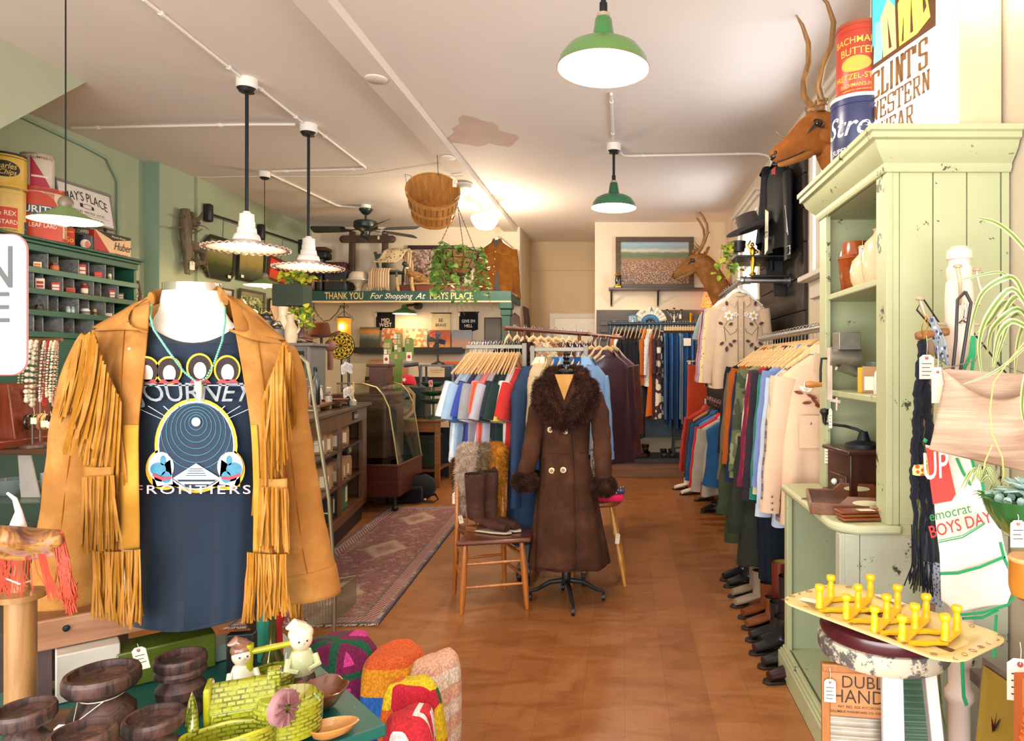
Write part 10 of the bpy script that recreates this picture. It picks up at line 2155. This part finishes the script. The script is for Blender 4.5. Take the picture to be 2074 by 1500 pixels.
wc=W(553,0,1.83);t=T('pottery_well','yellow green glazed wishing well planter with a log crossbar and price tag','planter',(wc.x,1.83,TZ+.001),rad(30));LT(([(0,0),(.05,0),(.056,.03),(.058,.085),(.05,.09),(.045,.05),(0,.03)],30),'well_wall',GG,t)
for s_ in(-1,1):TB(([(s_*.055,0,.03),(s_*.058,0,.1),(s_*.056,0,.17)],[.012,.011,.012],10),'log_post',GG2,t)
TB(([(-.065,0,.148),(0,-.002,.15),(.065,0,.152)],.0085,10),'crossbar',GG2,t);ptg(t,(.03,-.03,.14),.036,.065,hang=.05,tilt=-.15,lines=3)
def figurine(px,d,s_,label,c1,c2,c3,hatc):
 p=W(px,0,d);t=T('figurine',label,0,(p.x,d,TZ+.001),rad(35));t.scale=(s_,s_,s_);CM=lambda c:M_(c,.2,var=.12,vs=20,ct=.5)
 MB().lt([(0,0),(.036,0),(.038,.02),(.032,.05),(.028,.06)],24,ay=.8).mk('skirt',CM(c2),t);MB().lt([(.028,.058),(.032,.065),(.03,.095),(.022,.115),(.01,.12)],24,ay=.8).mk('torso',CM(c1),t)
 m=MB().tb_([(-.028,-.005,.1),(-.034,-.02,.08),(-.012,-.032,.075)],[.009,.009,.006],8);m.tb_([(.028,-.005,.1),(.034,-.02,.08),(.012,-.032,.078)],[.009,.009,.006],8);m.mk('arm',CM(c1),t)
 BAL(((0,0,.142),(.026,.026,.028),18,12),'head',CM('ecd8bc'),t);h=MB().ball((0,.005,.155),(.029,.028,.022),18,10);h.tb_([(0,0,.165),(-.02,-.012,.185),(-.036,-.015,.18)],[.02,.014,.003],8);h.mk('cap',CM(hatc),t)
 m=MB().ball((-.009,-.025,.144),.0025,6,4);m.ball((.009,-.025,.144),.0025,6,4);m.mk('eyes',INK,t)['kind']='stuff';BAL(((0,-.026,.139),(.0035,.005,.0035),8,6),'nose',CM('e0b898'),t)
figurine(610,1.86,1.12,'taller glazed figurine in a cream peaked cap and brown striped skirt','c9cfa0','4a3a34','c0a','e6dcc0');figurine(491,1.8,1,'small white glazed figurine with brown streaked cap behind pottery cottage','e0ddc8','d8d8c0','','8a6048')
bl_=W(645,0,1.8);t=T('lobed_bowl','glossy brown wooden bowl with scalloped flower edge',0,(bl_.x,1.8,TZ+.001),.3);WBW=wd_('4a2212','7c4424',4,'X',.15,ct=.7)
def lob(r,z,a):k=max(0,(r-.02)/.06);return r*(1+.1*k*abs(cos(2.5*a))),z+.008*k*abs(cos(2.5*a))
MB().lt([(0,0),(.025,0),(.045,.012),(.064,.04),(.07,.052),(.066,.053),(.056,.036),(.035,.014),(0,.008)],80,flute=lob).mk('bowl_body',WBW,t)
b2=W(665,0,1.66);o=MB().lt([(0,0),(.02,0),(.045,.012),(.056,.03),(.053,.032),(.038,.016),(0,.008)],60,ax=1,ay=.66,flute=lambda r,z,a:(r*(1+.18*cos(a)*(r/.05)+.05*cos(3*a)*(r/.05)),z)).mk('leaf_bowl',wd_('9a6028','c68c4a',5,'X',.3,ct=.4),None,(b2.x,1.66,TZ+.001),(0,0,.45));tag(o,'light brown teardrop wooden bowl near chipped table corner','bowl')
def tabbox(name,px,d,w_,dd2,h,mt,label,rz=None,cat='box'):
 p=W(px,0,d);o=BX((-w_/2,w_/2,-dd2/2,dd2/2,0,h),name,mt,None,(p.x,d,TZ+.001),(0,0,rzb if rz is None else rz),bv=.004);return tag(o,label,cat)
OLV=M_('6a7a28',.25,var=.35,vs=5,ct=.5)
o=tabbox('green_bowl',335,2.02,.24,.12,.1,OLV,'olive green iridescent glass box bowl under bench');
tg=T('bowl_tag','manila tag with handwriting in front of olive green glass under bench',0,W(278,1303,1.88));ptg(tg,(0,0,0),.04,.062,hang=.01,tilt=.25,lines=3)
tabbox('book_end',490,1.98,.075,.03,.13,BK,'black flat bookend block below right end of bench',rz=.2,cat='bookend');tabbox('white_box',178,1.9,.14,.1,.13,M_('d8d0c0',.5),'off-white enamel box under left end of bench');tabbox('pale_dish',440,2.12,.12,.1,.05,M_('a8b8b0',.3,ct=.4),'pale grey blue dish below bench beside bookend',cat='dish')
p=W(552,0,1.97);lth('glass_bottle','slim dark brass green bottle behind pottery well','bottle',(p.x,1.97,TZ+.001),[(0,0),(.03,0),(.03,.06),(.012,.1),(.01,.17),(.013,.175),(0,.18)],M_('5a5a2a',.2,.5,ct=.4),20);p=W(566,0,2.05);lth('red_bobbin','red wooden bobbin behind pottery well','bobbin',(p.x,2.05,TZ+.001),[(0,0),(.012,0),(.008,.12),(.016,.15),(.016,.2),(.006,.23),(0,.235)],M_('b8242c',.4),16);p=W(540,0,2.1);lth('teal_tin','teal and red round tin behind bottle','tin',(p.x,2.1,TZ+.001),[(0,0),(.025,0),(.03,.19),(.02,.2),(0,.2)],M_('3fa88a',.5,var=.2),20)
sx0=W(40,0,1.45);PST=wd_('8a5c30','a87c4a',5,'Z',.5);t=T('spindle_stand','pale wooden post with round collar at left of table',0,(WX_(42,1.7),1.7,TZ+.001));zt5=WZ_(1110,1.7)-TZ
LT(([(0,0),(.032,0),(.032,WZ_(1215,1.7)-TZ),(.05,WZ_(1212,1.7)-TZ),(.052,WZ_(1200,1.7)-TZ),(.02,WZ_(1196,1.7)-TZ),(.014,zt5),(.02,zt5+.02),(0,zt5+.025)],28),'post',PST,t)
m=MB().cyl((-.16,0,zt5),(.1,0,zt5),.01,n=10);m.mk('crossbar',PST,t)
SCF,nt,b=_new('painted_silk');v=crd(nt);n=nz_(nt,v,12,4,.6,1.2);LB(ramp(nt,OZ(n),[(.3,'4a2414'),(.42,'7a4822'),(.5,'a87a3a'),(.57,'a07a74'),(.66,'904824'),(.75,'6a3420')]),b);SV(b,'Roughness',.5)
t=T('silk_scarf','patterned orange and brown scarf with coral fringe folded over wooden stand',0,(0,0,0));dS=1.6
m=MB().grid(lambda u,v:W(-30+155*v,(1064+12*v)+(u*56+10*sin(v*4)*u+u*v*-2),dS-.03*sin(pi*min(1,u*1.2))-.01*sin(v*7)),10,24);m.mk('scarf_cloth',SCF,t,solid=.01)
COR=M_('b03c20',.7,var=.2,vs=50);m=MB();rgs=random.Random(6)
for i in RN(90):
 x0=112+rgs.gauss(8,5);y0=1075+rgs.uniform(0,40);m.tb_([W(x0,y0,dS-.02),W(x0+10+rgs.gauss(0,3),y0+50,dS-.04),W(x0+18+rgs.gauss(0,5),y0+100,dS-.03),W(x0+22+rgs.gauss(0,7),1215+rgs.uniform(-40,30),dS-.02)],.0012,4)
for i in RN(26):
 x0=80+rgs.gauss(5,5);m.tb_([W(x0,1118,dS),W(x0+10,1160,dS),W(x0+24+rgs.gauss(0,6),1205+rgs.uniform(-10,15),dS)],.0011,4)
for i in RN(60):
 x0=rgs.uniform(-25,60);m.tb_([W(x0,1118,dS),W(x0-4+rgs.gauss(0,8),1160,dS),W(x0+rgs.gauss(-4,14),1195+rgs.uniform(-10,18),dS)],.0011,4)
m.mk('coral_fringe',COR,t)
o=TB(([W(15,998,1.62),W(30,1010,1.62),W(38,1035,1.62),W(36,1068,1.62)],[.003,.005,.007,.018],12),'white_horn',M_('e6e2dc',.3,var=.05));tag(o,'curved white porcelain spoon handle rising behind scarf','spoon')
o=TB(([W(-5,1165,1.62),W(15,1172,1.6),W(40,1182,1.6),W(62,1176,1.62)],.002,5),'string_tie',STRING);tag(o,'white cord tied round pale wooden post','cord')
tag(BX((-.5,.15,-.2,.2,0,.6),'dark_chest',wd_('1c1412','33241f',4,'X',.6),None,(WX_(60,2.35)-.1,2.55,0)),'dark wooden chest behind teal table at left edge','chest')
# crocheted blankets in the foreground
def cro(cols,kind,scale=1):
 m,nt,b=_new('crochet');v=crd(nt);
 if kind=='stripe':
  s_=NN(nt,'ShaderNodeSeparateXYZ');LK(v,s_.inputs[0]);n0=nz_(nt,v,4,1);ad=NN(nt,'ShaderNodeMath');ad.operation='MULTIPLY_ADD';LK(s_.outputs[2],ad.inputs[0]);SV(ad,1,scale);SV(ad,2,0);col=ramp(nt,OZ(ad),cols,'CONSTANT')
 else:
  vo=NN(nt,'ShaderNodeTexVoronoi');SV(vo,'Scale',scale);vo.distance='CHEBYCHEV';SV(vo,'Randomness',.45);LK(v,vo.inputs['Vector'])
  if kind=='granny':col=ramp(nt,vo.outputs['Distance'],cols,'CONSTANT')
  else:
   rc=NN(nt,'ShaderNodeSeparateColor');LK(vo.outputs['Color'],rc.inputs[0]);col=ramp(nt,OZ(rc),cols,'CONSTANT')
 st=NN(nt,'ShaderNodeTexVoronoi');SV(st,'Scale',150);v2=crd(nt,scale=(1,1,.62));LK(v2,st.inputs['Vector'])
 f=ramp(nt,st.outputs['Distance'],[(.2,(1,1,1)),(.7,(.62,.62,.62))]);col=mix(nt,1,col,f,'MULTIPLY');LB(col,b);SV(b,'Roughness',.95);bump(nt,b,st.outputs['Distance'],-1,.006);return m
def lump(name,px,py_top,d,rx_,ry_,label,mt,h0=0,seed=1,edge=None,lean=0):
 p=W(px,0,d);zt7=WZ_(py_top,d);t=T(name,label,'blanket',(p.x,d,h0));h=zt7-h0;rg=random.Random(seed);a_=[rg.uniform(0,6)for _ in RN(6)]
 def f(u,v):
  an=2*pi*v;k=sin(pi*(.5*(1-u)))**.3 if u<1 else 0;fold=1+.12*sin(2*an+a_[0]+2*u)+.07*sin(5*an+a_[1]+3*u)+.03*sin(11*an+a_[3]);z=h*sin(pi/2*u)**.9*(1+.05*sin(2*an+a_[4])*u*(1-u)*4)
  return V3((rx_*k*fold*cos(an)+lean*z,ry_*k*fold*sin(an),z+.008*sin(5*an+a_[2])*(1-u)))
 m=MB().grid(f,26,56,wrap=1);m.mk('blanket_body',mt,t)
 return t
lump('crochet_blanket',705,1287,2.62,.15,.13,'granny square blanket in dark green, plum and hot pink yarn',cro([(0,'d8409a'),(.22,'7a1650'),(.4,'0f5a3c'),(.52,'5a1440')],'granny',7),seed=4,lean=-.05)
lump('crochet_blanket',800,1313,2.55,.15,.13,'broad striped orange, yellow and blue crochet blanket in middle of pile',cro([(0,'1a3a8a'),(.2,'2468c0'),(.34,'e89a1c'),(.43,'e0622a')],'stripe'),seed=5)
lump('crochet_blanket',872,1328,2.45,.095,.12,'peach and white knitted blanket at right of pile',cro([(i/9,('f0dccb' if i%2 else 'e8b498'))for i in RN(9)],'stripe',2),seed=6,lean=.04)
lump('crochet_blanket',832,1378,2.18,.105,.1,'block coloured yellow, red, green and orange crochet blanket in front',cro([(0,'e8c81c'),(.35,'c81c34'),(.6,'0f6a40'),(.8,'e0641c')],'block',8.5),seed=8)
lump('crochet_blanket',830,1440,1.98,.095,.09,'red and white speckled crochet piece with a pale blue middle, nearest of pile',cro([(0,'a8c4e0'),(.1,'f0e6e0'),(.22,'c82430'),(.3,'f0e6e0'),(.38,'c82430')],'granny',5),seed=9)
